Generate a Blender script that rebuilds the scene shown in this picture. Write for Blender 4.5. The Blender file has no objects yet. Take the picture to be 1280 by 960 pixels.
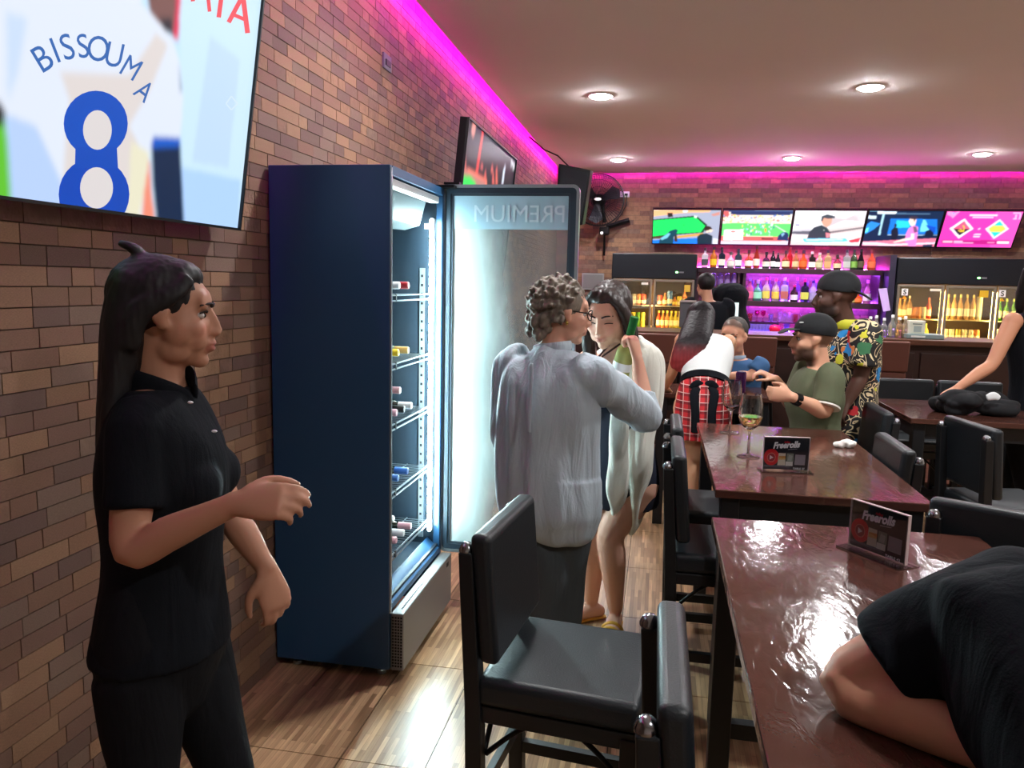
import bpy, bmesh, math, random
import numpy as np
from mathutils import Vector, Matrix
random.seed(7); np.random.seed(7)
S = bpy.context.scene
COL = S.collection
PI = math.pi

# ---------------------------------------------------------------- camera
F_PX, CAM_H = 968.05, 1.6
RIGHT = np.array([0.98239321, 0.18551117, 0.02211744])
FWD = np.array([-0.18118729, 0.9749115, -0.12930097])
UP = np.array([-0.04554932, 0.123017, 0.9913587])
CAMP = np.array([0.0, 0.0, CAM_H])
cd = bpy.data.cameras.new('camera'); cam = bpy.data.objects.new('camera', cd); COL.objects.link(cam)
cd.sensor_width = 36.0; cd.lens = F_PX / 1280 * 36.0; cd.clip_start = 0.02
mw = Matrix.Identity(4)
for i in range(3):
    mw[i][0], mw[i][1], mw[i][2], mw[i][3] = RIGHT[i], UP[i], -FWD[i], CAMP[i]
cam.matrix_world = mw
S.camera = cam

# ---------------------------------------------------------------- world, exposure
w = bpy.data.worlds.new('room_ambience'); S.world = w; w.use_nodes = True
w.node_tree.nodes['Background'].inputs[0].default_value = (0.02, 0.02, 0.025, 1)
w.node_tree.nodes['Background'].inputs[1].default_value = 0.3
S.view_settings.view_transform = 'Standard'; S.view_settings.look = 'None'
S.view_settings.gamma = 1.0; S.view_settings.exposure = 0.6
S.view_settings.use_curve_mapping = False

DOWNLIGHT_W = 15.0
LED_MAGENTA = 90.0
LED_FRIDGE = 340.0
COOLER_GLOW = 80.0
SHELF_GLOW = 64.0

# ---------------------------------------------------------------- helpers: where a pixel's ray meets the room
def ray(u, v):
    return RIGHT * ((u - 640) / F_PX) - UP * ((v - 480) / F_PX) + FWD
def atY(u, v, Y):
    d = ray(u, v); return CAMP + d * (Y / d[1])
def atZ(u, v, z):
    d = ray(u, v); return CAMP + d * ((z - CAM_H) / d[2])
def atX(u, v, X):
    d = ray(u, v); return CAMP + d * (X / d[0])
def project(p):
    q = np.array(p, float) - CAMP; z = q @ FWD
    return 640 + F_PX * (q @ RIGHT) / z, 480 - F_PX * (q @ UP) / z, z
def V(*a): return np.array(a, float)
def unit(a):
    a = np.array(a, float); return a / (np.linalg.norm(a) + 1e-12)

# ---------------------------------------------------------------- materials
def lin(c):
    return tuple(((x / 255) / 12.92 if x / 255 <= 0.04045 else ((x / 255 + 0.055) / 1.055) ** 2.4) for x in c)
MATS = {}
def mat(name, rgb, rough=0.5, metal=0.0, bump=0.0, bscale=60.0, vary=0.0, vscale=8.0, trans=0.0, emit=None, es=1.0,
        coat=0.0, folds=0.0, attr=None, alpha=1.0, ior=1.45, spec=0.5, sheen=0.0):
    if name in MATS: return MATS[name]
    m = bpy.data.materials.new(name); m.use_nodes = True; MATS[name] = m
    nt = m.node_tree; b = nt.nodes['Principled BSDF']; I = b.inputs
    c = lin(rgb) + (1,)
    I['Base Color'].default_value = c; I['Roughness'].default_value = rough; I['Metallic'].default_value = metal
    I['Transmission Weight'].default_value = trans; I['IOR'].default_value = ior; I['Coat Weight'].default_value = coat
    I['Alpha'].default_value = alpha; I['Specular IOR Level'].default_value = spec
    if sheen: I['Sheen Weight'].default_value = sheen
    tc = None
    if attr:
        a = nt.nodes.new('ShaderNodeVertexColor'); a.layer_name = attr
        nt.links.new(a.outputs[0], I['Base Color'])
    if vary or bump or folds:
        tc = nt.nodes.new('ShaderNodeTexCoord')
    if vary:
        n = nt.nodes.new('ShaderNodeTexNoise'); n.inputs['Scale'].default_value = vscale; n.inputs['Detail'].default_value = 5
        nt.links.new(tc.outputs['Object'], n.inputs['Vector'])
        r = nt.nodes.new('ShaderNodeValToRGB')
        r.color_ramp.elements[0].position = 0.3; r.color_ramp.elements[1].position = 0.7
        r.color_ramp.elements[0].color = tuple(x * (1 - vary) for x in c[:3]) + (1,)
        r.color_ramp.elements[1].color = tuple(min(1, x * (1 + vary)) for x in c[:3]) + (1,)
        nt.links.new(n.outputs['Fac'], r.inputs['Fac']); nt.links.new(r.outputs[0], I['Base Color'])
    if bump:
        n = nt.nodes.new('ShaderNodeTexNoise'); n.inputs['Scale'].default_value = bscale; n.inputs['Detail'].default_value = 4
        nt.links.new(tc.outputs['Object'], n.inputs['Vector'])
        bp = nt.nodes.new('ShaderNodeBump'); bp.inputs['Strength'].default_value = bump; bp.inputs['Distance'].default_value = 0.01
        nt.links.new(n.outputs['Fac'], bp.inputs['Height']); nt.links.new(bp.outputs[0], I['Normal'])
    if folds:
        mpf = nt.nodes.new('ShaderNodeMapping'); mpf.inputs['Scale'].default_value = (1, 1, 0.22); nt.links.new(tc.outputs['Object'], mpf.inputs[0])
        nf = nt.nodes.new('ShaderNodeTexNoise'); nf.inputs['Scale'].default_value = 16; nf.inputs['Detail'].default_value = 3; nf.inputs['Distortion'].default_value = 0.8
        nt.links.new(mpf.outputs[0], nf.inputs['Vector'])
        bf = nt.nodes.new('ShaderNodeBump'); bf.inputs['Strength'].default_value = folds; bf.inputs['Distance'].default_value = 0.03
        nt.links.new(nf.outputs['Fac'], bf.inputs['Height'])
        if bump: nt.links.new(bf.outputs[0], bp.inputs['Normal'])
        else: nt.links.new(bf.outputs[0], I['Normal'])
    if emit:
        I['Emission Color'].default_value = lin(emit) + (1,); I['Emission Strength'].default_value = es
    return m
def emission(name, rgb, strength):
    if name in MATS: return MATS[name]
    m = bpy.data.materials.new(name); m.use_nodes = True; MATS[name] = m
    nt = m.node_tree; nt.nodes.remove(nt.nodes['Principled BSDF'])
    e = nt.nodes.new('ShaderNodeEmission'); e.inputs[0].default_value = lin(rgb) + (1,); e.inputs[1].default_value = strength
    nt.links.new(e.outputs[0], nt.nodes['Material Output'].inputs[0])
    return m
def screen_mat(name, strength):
    if name in MATS: return MATS[name]
    m = bpy.data.materials.new(name); m.use_nodes = True; MATS[name] = m
    nt = m.node_tree; b = nt.nodes['Principled BSDF']; I = b.inputs
    I['Base Color'].default_value = (0.01, 0.01, 0.01, 1); I['Roughness'].default_value = 0.3; I['Specular IOR Level'].default_value = 0.12
    a = nt.nodes.new('ShaderNodeVertexColor'); a.layer_name = 'Col'
    nt.links.new(a.outputs[0], I['Emission Color']); I['Emission Strength'].default_value = strength
    return m
def pane_mat(name, tint=(220, 235, 240), rough=0.02, refl=0.1):
    # clear pane: mostly see-through with a little mirror reflection
    if name in MATS: return MATS[name]
    m = bpy.data.materials.new(name); m.use_nodes = True; MATS[name] = m
    nt = m.node_tree; nt.nodes.remove(nt.nodes['Principled BSDF'])
    t = nt.nodes.new('ShaderNodeBsdfTransparent'); t.inputs[0].default_value = lin(tint) + (1,)
    g = nt.nodes.new('ShaderNodeBsdfGlossy'); g.inputs['Roughness'].default_value = rough
    lw = nt.nodes.new('ShaderNodeLayerWeight'); lw.inputs[0].default_value = 0.3
    mp = nt.nodes.new('ShaderNodeMapRange'); mp.inputs[3].default_value = refl; mp.inputs[4].default_value = 0.9
    nt.links.new(lw.outputs['Fresnel'], mp.inputs[0])
    mx = nt.nodes.new('ShaderNodeMixShader'); nt.links.new(mp.outputs[0], mx.inputs[0])
    nt.links.new(t.outputs[0], mx.inputs[1]); nt.links.new(g.outputs[0], mx.inputs[2])
    nt.links.new(mx.outputs[0], nt.nodes['Material Output'].inputs[0])
    return m

# ---------------------------------------------------------------- helpers: objects
def tag(o, label=None, cat=None, group=None, kind=None):
    if label: o['label'] = label
    if cat: o['category'] = cat
    if group: o['group'] = group
    if kind: o['kind'] = kind
    return o
def wloc(o):
    p = np.zeros(3)
    while o is not None:
        p += np.array(o.location); o = o.parent
    return p
def thing(name, label, cat, loc=(0, 0, 0), rz=0.0, group=None):
    o = bpy.data.objects.new(name, None); COL.objects.link(o)
    o.empty_display_size = 0.1
    o.location = tuple(loc); o.rotation_euler = (0, 0, rz)
    return tag(o, label, cat, group)
class MB:
    """collects shapes of ONE part"""
    def __init__(s): s.v = []; s.f = []; s.m = []; s.k = 0
    def add(s, vs, fs, mi=None):
        o = len(s.v); s.v += [tuple(map(float, p)) for p in vs]
        for f in fs: s.f.append(tuple(i + o for i in f)); s.m.append(s.k if mi is None else mi)
        return s
    def box(s, c, size, R=None):
        c = np.array(c, float); h = np.array(size, float) / 2
        P = [V(x, y, z) * h for x in (-1, 1) for y in (-1, 1) for z in (-1, 1)]
        if R is not None: P = [R @ p for p in P]
        return s.add([c + p for p in P], [(0, 1, 3, 2), (4, 6, 7, 5), (0, 4, 5, 1), (2, 3, 7, 6), (0, 2, 6, 4), (1, 5, 7, 3)])
    def b2(s, lo, hi):
        lo = np.array(lo, float); hi = np.array(hi, float); return s.box((lo + hi) / 2, hi - lo)
    def tube(s, pts, r, n=10):
        pts = [np.array(p, float) for p in pts]; rr = r if isinstance(r, (list, tuple)) else [r] * len(pts)
        vs, fs = loft([(p, q, q) for p, q in zip(pts, rr)], None, n=n, cap='flat', sub=1); return s.add(vs, fs)
    def loft(s, secs, wide=None, n=20, cap='dome', sub=4):
        vs, fs = loft(secs, wide, n, cap, sub); return s.add(vs, fs)
    def ell(s, c, ax, n=18, m=12):
        vs, fs = ellipsoid(c, ax, n, m); return s.add(vs, fs)
    def lathe(s, prof, c=(0, 0, 0), n=20):
        c = np.array(c, float); vs = []; fs = []
        for r, z in prof:
            for k in range(n):
                a = 2 * PI * k / n; vs.append(c + V(r * math.cos(a), r * math.sin(a), z))
        for i in range(len(prof) - 1):
            for k in range(n):
                k2 = (k + 1) % n; fs.append((i * n + k, i * n + k2, (i + 1) * n + k2, (i + 1) * n + k))
        fs.append(tuple(reversed(range(n)))); fs.append(tuple((len(prof) - 1) * n + k for k in range(n)))
        return s.add(vs, fs)
    def poly(s, pts, th, nrm):
        """flat outline extruded by th along nrm"""
        n = len(pts); nrm = np.array(nrm, float) * th
        P = [np.array(p, float) for p in pts]
        vs = P + [p + nrm for p in P]
        fs = [tuple(range(n)), tuple(reversed(range(n, 2 * n)))] + [(i, n + i, n + (i + 1) % n, (i + 1) % n) for i in range(n)]
        return s.add(vs, fs)
    def build(s, name, m, parent=None, world=False, smooth=False, bevel=0.0, seg=2, loc=None):
        me = bpy.data.meshes.new(name)
        off = wloc(parent) if (world and parent is not None) else np.zeros(3)
        if loc is not None: off = np.array(loc, float)
        me.from_pydata([tuple(np.array(p) - off) for p in s.v], [], s.f)
        ms = m if isinstance(m, (list, tuple)) else [m]
        for x in ms: me.materials.append(x)
        if len(ms) > 1: me.polygons.foreach_set('material_index', s.m)
        bm = bmesh.new(); bm.from_mesh(me); bmesh.ops.recalc_face_normals(bm, faces=bm.faces); bm.to_mesh(me); bm.free()
        if smooth: me.polygons.foreach_set('use_smooth', [True] * len(me.polygons))
        o = bpy.data.objects.new(name, me); COL.objects.link(o)
        if parent is not None: o.parent = parent
        if loc is not None: o.location = tuple(loc)
        if bevel:
            b = o.modifiers.new('bevel', 'BEVEL'); b.width = bevel; b.segments = seg; b.limit_method = 'ANGLE'; b.angle_limit = 0.6
            if hasattr(b, 'harden_normals'): pass
        if smooth:
            try: me.set_sharp_from_angle(angle=0.9)
            except Exception: pass
        return o
def catmull(P, sub):
    P = np.array(P, float)
    if len(P) < 3 or sub <= 1: 
        return P
    out = []
    n = len(P)
    for i in range(n - 1):
        p0 = P[max(i - 1, 0)]; p1 = P[i]; p2 = P[i + 1]; p3 = P[min(i + 2, n - 1)]
        for k in range(sub):
            t = k / sub
            out.append(0.5 * ((2 * p1) + (-p0 + p2) * t + (2 * p0 - 5 * p1 + 4 * p2 - p3) * t * t + (-p0 + 3 * p1 - 3 * p2 + p3) * t ** 3))
    out.append(P[-1]); return np.array(out)
def loft(secs, wide=None, n=20, cap='dome', sub=4):
    """closed tube through (point, a, b); a is the half width along `wide`, b across it. wide may be one vector or a list"""
    k = len(secs)
    if wide is None: W = [None] * k
    elif isinstance(wide, list): W = wide
    else: W = [wide] * k
    rows = []
    for (p, a, b), ww in zip(secs, W):
        rows.append(list(p) + [a, b] + (list(ww) if ww is not None else [0, 0, 0]))
    R = catmull(rows, sub)
    P = R[:, :3]; A = np.maximum(R[:, 3], 1e-4); B = np.maximum(R[:, 4], 1e-4); WW = R[:, 5:8]
    T = np.zeros_like(P); T[1:-1] = P[2:] - P[:-2]; T[0] = P[1] - P[0]; T[-1] = P[-1] - P[-2]
    T = T / (np.linalg.norm(T, axis=1)[:, None] + 1e-12)
    rings = []; prev = None
    for i in range(len(P)):
        t = T[i]
        u = WW[i].copy() if np.linalg.norm(WW[i]) > 1e-6 else (prev if prev is not None else (V(0, 0, 1) if abs(t[2]) < 0.9 else V(1, 0, 0)))
        u = u - t * (u @ t); u = unit(u); prev = u
        rings.append((P[i], u, np.cross(t, u), A[i], B[i], t))
    if cap == 'dome':
        def dome(r, sgn):
            p, u, q, a, b, t = r; out = []
            for ang in (0.45, 0.9, 1.3):
                c = math.cos(ang); out.append((p + t * sgn * min(a, b) * math.sin(ang), u, q, a * c, b * c, t))
            return out
        rings = list(reversed(dome(rings[0], -1))) + rings + dome(rings[-1], 1)
    vs = []; fs = []
    for p, u, q, a, b, t in rings:
        for j in range(n):
            g = 2 * PI * j / n; vs.append(p + u * a * math.cos(g) + q * b * math.sin(g))
    for i in range(len(rings) - 1):
        for j in range(n):
            j2 = (j + 1) % n; fs.append((i * n + j, i * n + j2, (i + 1) * n + j2, (i + 1) * n + j))
    fs.append(tuple(reversed(range(n)))); m = (len(rings) - 1) * n; fs.append(tuple(range(m, m + n)))
    return vs, fs
def ellipsoid(c, ax, n=18, m=12):
    c = np.array(c, float)
    if np.ndim(ax) == 1: ax = np.diag(ax)
    ax = np.array(ax, float); vs = [c + ax[2]]; fs = []
    for i in range(1, m):
        t = PI * i / m
        for j in range(n):
            g = 2 * PI * j / n
            vs.append(c + ax[0] * math.sin(t) * math.cos(g) + ax[1] * math.sin(t) * math.sin(g) + ax[2] * math.cos(t))
    vs.append(c - ax[2])
    for j in range(n): fs.append((0, 1 + j, 1 + (j + 1) % n))
    for i in range(m - 2):
        for j in range(n):
            a = 1 + i * n; j2 = (j + 1) % n; fs.append((a + j, a + n + j, a + n + j2, a + j2))
    a = 1 + (m - 2) * n; e = len(vs) - 1
    for j in range(n): fs.append((a + j, e, a + (j + 1) % n))
    return vs, fs
def copy_tree(o, parent=None):
    c = o.copy(); COL.objects.link(c)
    if parent is not None: c.parent = parent
    for ch in [x for x in bpy.data.objects if x.parent == o]: copy_tree(ch, c)
    return c
def rotz(a):
    return np.array([[math.cos(a), -math.sin(a), 0], [math.sin(a), math.cos(a), 0], [0, 0, 1]])
ORD = ['first', 'second', 'third', 'fourth', 'fifth', 'sixth', 'seventh', 'eighth', 'ninth', 'tenth', 'eleventh', 'twelfth', 'thirteenth',
       'fourteenth', 'fifteenth', 'sixteenth', 'seventeenth', 'eighteenth', 'nineteenth', 'twentieth', 'twenty-first', 'twenty-second',
       'twenty-third', 'twenty-fourth', 'twenty-fifth', 'twenty-sixth', 'twenty-seventh', 'twenty-eighth']
def glyph(ch, bold=0.0):
    """flat outline mesh of a string, returned as (verts2d, faces)"""
    cu = bpy.data.curves.new('lettering', 'FONT'); cu.body = ch; cu.size = 1.0; cu.offset = bold; cu.resolution_u = 4
    o = bpy.data.objects.new('lettering', cu); COL.objects.link(o)
    dg = bpy.context.evaluated_depsgraph_get(); me = bpy.data.meshes.new_from_object(o.evaluated_get(dg))
    v = [(p.co.x, p.co.y) for p in me.vertices]; f = [tuple(p.vertices) for p in me.polygons]
    bpy.data.objects.remove(o); bpy.data.curves.remove(cu); bpy.data.meshes.remove(me)
    return np.array(v).reshape(-1, 2), f
# ---------------------------------------------------------------- the room
XW, YB, ZC = -1.5, 11.36, 3.165        # left wall, back wall, ceiling
XR, YF = 6.0, -3.2
def structure(o): o['kind'] = 'structure'; return o
brick_tones = [(126, 94, 76), (136, 102, 79), (119, 90, 76), (107, 83, 73), (146, 112, 86), (122, 98, 84)]
BRICK = [mat('brick_tone_%d' % i, c, rough=0.8, bump=0.35, bscale=70, vary=0.16, vscale=22) for i, c in enumerate(brick_tones)]
M_mortar = mat('mortar', (98, 80, 70), rough=0.95)
M_ceil = mat('ceiling_paint', (226, 218, 214), rough=0.85, vary=0.03, vscale=0.6)
M_plain = mat('pale_wall_paint', (226, 216, 204), rough=0.9)

def wood_strips():
    m = bpy.data.materials.new('wood_strip_tile'); m.use_nodes = True
    nt = m.node_tree; b = nt.nodes['Principled BSDF']
    g = nt.nodes.new('ShaderNodeNewGeometry')
    mp = nt.nodes.new('ShaderNodeMapping'); mp.inputs['Rotation'].default_value = (0, 0, PI / 2)
    nt.links.new(g.outputs['Position'], mp.inputs['Vector'])
    br = nt.nodes.new('ShaderNodeTexBrick'); br.inputs['Scale'].default_value = 1.0
    br.inputs['Brick Width'].default_value = 0.26; br.inputs['Row Height'].default_value = 0.0183
    br.inputs['Mortar Size'].default_value = 0.0006; br.inputs['Mortar Smooth'].default_value = 0.3; br.inputs['Bias'].default_value = -0.05
    br.offset = 0.37; br.squash = 1.0
    br.inputs['Color1'].default_value = lin((182, 148, 112)) + (1,); br.inputs['Color2'].default_value = lin((122, 92, 66)) + (1,)
    br.inputs['Mortar'].default_value = lin((116, 84, 58)) + (1,)
    nt.links.new(mp.outputs[0], br.inputs['Vector'])
    mp2 = nt.nodes.new('ShaderNodeMapping'); mp2.inputs['Scale'].default_value = (90, 5, 20)
    nt.links.new(g.outputs['Position'], mp2.inputs['Vector'])
    n = nt.nodes.new('ShaderNodeTexNoise'); n.inputs['Scale'].default_value = 1.0; n.inputs['Detail'].default_value = 5
    nt.links.new(mp2.outputs[0], n.inputs['Vector'])
    mx = nt.nodes.new('ShaderNodeMix'); mx.data_type = 'RGBA'; mx.blend_type = 'OVERLAY'; mx.inputs[0].default_value = 0.55
    nt.links.new(br.outputs['Color'], mx.inputs[6]); nt.links.new(n.outputs['Fac'], mx.inputs[7])
    nt.links.new(mx.outputs[2], b.inputs['Base Color'])
    b.inputs['Roughness'].default_value = 0.33
    return m
M_tile = wood_strips()
M_grout = mat('tile_joint', (44, 34, 28), rough=0.9)

# floor slab and its tiles
floor = structure(MB().b2((XW - 0.1, YF, -0.1), (XR, YB + 0.1, -0.004)).build('floor', M_grout))
tw, tl = 0.293, 0.681
tile_m = MB().b2((-tw / 2 + 0.0018, -tl / 2 + 0.0018, -0.004), (tw / 2 - 0.0018, tl / 2 - 0.0018, 0.0))
first = None; rest = MB()
for i in range(-3, 23):
    for j in range(-8, 14):
        x = -0.69 + tw * (i + 0.5); y = 2.279 + tl * (j + 0.5)
        if x - tw / 2 < XW - 0.2 or x > XR or y < YF or y > YB: continue
        u, v, d = project((x, y, 0))
        if d > 0.5 and -60 < u < 1340 and 560 < v < 1060 and y < 6.4 and x < 3.2:
            if first is None:
                first = tile_m.build('tile', M_tile, floor, loc=(x, y, 0)) if False else None
                me = bpy.data.meshes.new('tile'); me.from_pydata(tile_m.v, [], tile_m.f); me.materials.append(M_tile); first = me
            o = bpy.data.objects.new('tile', first); COL.objects.link(o); o.parent = floor; o.location = (x, y, 0)
        else:
            rest.b2((x - tw / 2 + 0.0018, y - tl / 2 + 0.0018, -0.004), (x + tw / 2 - 0.0018, y + tl / 2 - 0.0018, 0))
tag(rest.build('tile_field', M_tile, floor), kind='stuff')

# brick walls
def brick_rows(length, height, bl, bh, z0=0.0):
    rows = int(math.ceil(height / bh)); out = []
    for r in range(rows):
        p = -random.random() * bl
        if r % 2: p -= bl / 2
        while p < length:
            L = bl * random.choice([1, 1, 1, 1.25, 0.55, 0.8]); a = max(p, 0); e = min(p + L, length)
            if e - a > 0.02: out.append((a, e, z0 + r * bh, min(z0 + (r + 1) * bh, z0 + height), random.randrange(len(BRICK)), random.random()))
            p += L
    return out
wall_left = structure(MB().b2((XW - 0.2, YF, -0.1), (XW - 0.006, YB + 0.2, 3.45)).build('wall_left', M_mortar))
bl, bh, jt = 0.15, 0.0505, 0.0032
allb = brick_rows(YB - 0.35, 3.40, bl, bh)
cand = []
for k, (a, e, z0, z1, t, rr) in enumerate(allb):
    y = 0.35 + (a + e) / 2; z = (z0 + z1) / 2
    u, v, d = project((XW, y, z))
    vis = d > 0.4 and -20 < u < 700 and -20 < v < 980
    if vis and u < 320 and v < 288: vis = False                       # behind the large television
    if vis and 340 < u < 720 and v > 215: vis = False                  # behind the fridge and its door
    if vis and 130 < u < 285 and v > 420: vis = False                  # behind the waitress
    if vis: cand.append((d / math.sqrt(e - a), k))
cand.sort(); near = {k for _, k in cand[:300]}
cube_me = []
for i, m in enumerate(BRICK):
    me = bpy.data.meshes.new('brick'); b = MB().box((0, 0, 0), (1, 1, 1)); me.from_pydata(b.v, [], b.f); me.materials.append(m)
    bm = bmesh.new(); bm.from_mesh(me); bmesh.ops.recalc_face_normals(bm, faces=bm.faces); bm.to_mesh(me); bm.free(); cube_me.append(me)
rest = MB()
for k, (a, e, z0, z1, t, rr) in enumerate(allb):
    y0, y1 = 0.35 + a + jt / 2, 0.35 + e - jt / 2; x1 = XW + 0.0015 * rr
    if k in near:
        o = bpy.data.objects.new('brick', cube_me[t]); COL.objects.link(o); o.parent = wall_left
        o.scale = (0.03 + x1 - XW, y1 - y0, z1 - z0 - jt); o.location = (x1 - o.scale[0] / 2, (y0 + y1) / 2, (z0 + z1) / 2)
    else:
        rest.k = t; rest.b2((XW - 0.03, y0, z0 + jt / 2), (x1, y1, z1 - jt / 2))
tag(rest.build('brick_field', BRICK, wall_left), kind='stuff')
wall_back = structure(MB().b2((XW - 0.2, YB + 0.006, -0.1), (XR + 0.2, YB + 0.2, 3.45)).build('wall_back', M_mortar))
rest = MB()
for (a, e, z0, z1, t, rr) in brick_rows(XR - XW, 2.2, bl * 1.6, bh * 1.25, 1.2):
    rest.k = t; rest.b2((XW + a + 0.002, YB - 0.0015 * rr, z0 + 0.002), (XW + e - 0.002, YB + 0.02, z1 - 0.002))
tag(rest.build('brick_field', BRICK, wall_back), kind='stuff')
structure(MB().b2((XR, YF, -0.1), (XR + 0.2, YB + 0.2, 3.45)).build('wall_right', M_plain))
structure(MB().b2((XW - 0.2, YF - 0.2, -0.1), (XR + 0.2, YF, 3.45)).build('wall_front', M_plain))

# dropped ceiling with a light slot along the left and the back wall
SLX, SLY = -1.42, 11.28
ce = MB().b2((SLX, YF, ZC), (XR, SLY, ZC + 0.08)); ce.b2((XW - 0.2, YF, 3.38), (XR, YB + 0.2, 3.45))
structure(ce.build('ceiling', M_ceil))

def led_strip(name, a, b, m, label, segs, sz=(0.012, 0.012, 0.012)):
    a = np.array(a, float); b = np.array(b, float); mb = MB()
    for i in range(segs):
        p, q = a + (b - a) * i / segs, a + (b - a) * (i + 0.98) / segs
        mb.b2(np.minimum(p, q) - np.array(sz) / 2, np.maximum(p, q) + np.array(sz) / 2)
    o = mb.build(name, m); tag(o, label, 'led strip', 'cove lighting in the ceiling slots'); return o
M_mag = emission('magenta_led', (255, 20, 225), LED_MAGENTA)
M_vio = emission('violet_led', (245, 20, 240), LED_MAGENTA * 0.5)
led_strip('led_strip', (-1.4275, 0.2, 3.205), (-1.4275, 11.2, 3.205), M_mag, 'magenta light strip in the ceiling slot of the left brick wall', 30)
led_strip('led_strip', (-1.3, 11.2875, 3.205), (5.9, 11.2875, 3.205), M_vio, 'magenta light strip in the ceiling slot above bar wall', 20)

# recessed ceiling downlights
M_ring = mat('downlight_ring', (225, 222, 216), rough=0.4)
M_lens = emission('downlight_lens', (250, 252, 255), 260.0)
spots = [(751, 119, 'recessed ceiling light above the open fridge, nearer of the left pair'),
         (1088, 108, 'recessed ceiling light nearest to the camera on the right, above the tables'),
         (773, 199, 'recessed ceiling light by the bar wall, leftmost of the far row above the fan'),
         (990, 197, 'recessed ceiling light by the bar wall, middle one of the far row'),
         (1228, 192, 'recessed ceiling light by the bar wall, rightmost of the far row')]
lx = [(tuple(atZ(u, v, ZC)[:2]), lab) for u, v, lab in spots]
for x, y, lab in ((3.75, 6.8, 'recessed ceiling light beyond the right edge, in the middle row'), (-0.55, 3.5, 'recessed ceiling light overhead in front of the fridge'),
                  (1.6, 3.4, 'recessed ceiling light overhead above the near tables'), (3.75, 3.4, 'recessed ceiling light beyond the right edge above the tables'),
                  (1.6, 0.2, 'recessed ceiling light overhead behind the camera on the right')):
    lx.append(((x, y), lab))
for (x, y), lab in lx:
    t = thing('ceiling_light', lab, 'ceiling light', (x, y, ZC), group='recessed ceiling lights')
    MB().lathe([(0.075, 0.0), (0.105, 0.0), (0.108, -0.004), (0.1, -0.012), (0.078, -0.008)], n=28).build('trim_ring', M_ring, t, smooth=True)
    MB().lathe([(0.078, -0.002), (0.078, -0.014), (0.07, -0.022), (0.04, -0.03), (0.001, -0.032)], n=28).build('lens', M_lens, t, smooth=True)
    L = bpy.data.lights.new('downlight_beam', 'AREA'); L.shape = 'DISK'; L.size = 0.14; L.energy = DOWNLIGHT_W; L.color = (1.0, 0.99, 0.97); L.spread = 2.6
    lo = bpy.data.objects.new('downlight_beam', L); COL.objects.link(lo); lo.parent = t; lo.location = (0, 0, -0.036)

# raised step along the bar
M_step = mat('dark_step_wood', (92, 52, 40), rough=0.4, vary=0.2, vscale=6, bump=0.05)
M_stepf = mat('dark_step_riser', (44, 34, 34), rough=0.6)
st = structure(MB().b2((-1.5, 6.1, 0.0), (5.95, 6.92, 0.19)).build('trim_1', M_stepf))
for k in range(5):
    MB().b2((-1.5, 6.1 + k * 0.164 - (0.01 if k == 0 else 0), 0.19), (5.95, 6.1 + (k + 1) * 0.164 - 0.004, 0.2)).build('plank', M_step, st)
# ---------------------------------------------------------------- furniture
M_black = mat('black_painted_wood', (15, 17, 21), rough=0.45, bump=0.04, bscale=40)
M_vinyl = mat('black_vinyl', (22, 27, 32), rough=0.42, bump=0.12, bscale=220)
M_chrome = mat('chrome', (150, 152, 158), rough=0.2, metal=1.0)
M_dkmetal = mat('black_metal', (20, 20, 22), rough=0.4, metal=0.6)

def make_chair():
    t = thing('counter_chair', 'x', 'chair')
    for s in (-1, 1):
        MB().b2((0.165, s * 0.18 - 0.02, 0), (0.205, s * 0.18 + 0.02, 0.53)).build('front_leg', M_black, t, bevel=0.004)
        b = MB(); b.poly([(-0.215, s * 0.185 - 0.021, 0), (-0.172, s * 0.185 - 0.021, 0), (-0.185, s * 0.185 - 0.021, 0.55), (-0.213, s * 0.185 - 0.021, 0.94),
                          (-0.25, s * 0.185 - 0.021, 0.94), (-0.228, s * 0.185 - 0.021, 0.55)], 0.042, (0, 1, 0))
        p = b.build('back_post', M_black, t, bevel=0.004)
        MB().lathe([(0.02, 0.94), (0.02, 0.946), (0.016, 0.956), (0.009, 0.962), (0.001, 0.963)], (-0.2335, s * 0.185, 0), 14).build('post_cap', M_chrome, p, smooth=True)
        MB().b2((-0.19, s * 0.18 - 0.012, 0.2), (0.175, s * 0.18 + 0.012, 0.235)).build('side_stretcher', M_black, t)
        MB().tube([(-0.18 + 0.35 * k / 14, s * 0.165, 0.40 + 0.115 * math.sin(PI * k / 14)) for k in range(15)], 0.007, 8).build('arched_brace', M_dkmetal, t, smooth=True)
    MB().b2((0.175, -0.17, 0.25), (0.197, 0.17, 0.29)).build('foot_rail', M_black, t)
    MB().b2((-0.2, -0.17, 0.28), (-0.18, 0.17, 0.315)).build('rear_rail', M_black, t)
    for x in (0.175, -0.185):
        MB().tube([(x, -0.17 + 0.34 * k / 14, 0.40 + 0.115 * math.sin(PI * k / 14)) for k in range(15)], 0.007, 8).build('arched_brace', M_dkmetal, t, smooth=True)
    MB().b2((-0.195, -0.195, 0.50), (0.2, 0.195, 0.545)).build('seat_frame', M_black, t, bevel=0.004)
    MB().b2((-0.2, -0.205, 0.545), (0.212, 0.205, 0.622)).build('seat', M_vinyl, t, bevel=0.022, seg=4, smooth=True)
    b = MB(); b.poly([(-0.192, -0.207, 0.66), (-0.14, -0.207, 0.66), (-0.168, -0.207, 0.99), (-0.222, -0.207, 0.99)], 0.414, (0, 1, 0))
    b.build('backrest', M_vinyl, t, bevel=0.018, seg=4, smooth=True)
    return t
chair0 = make_chair()
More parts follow.
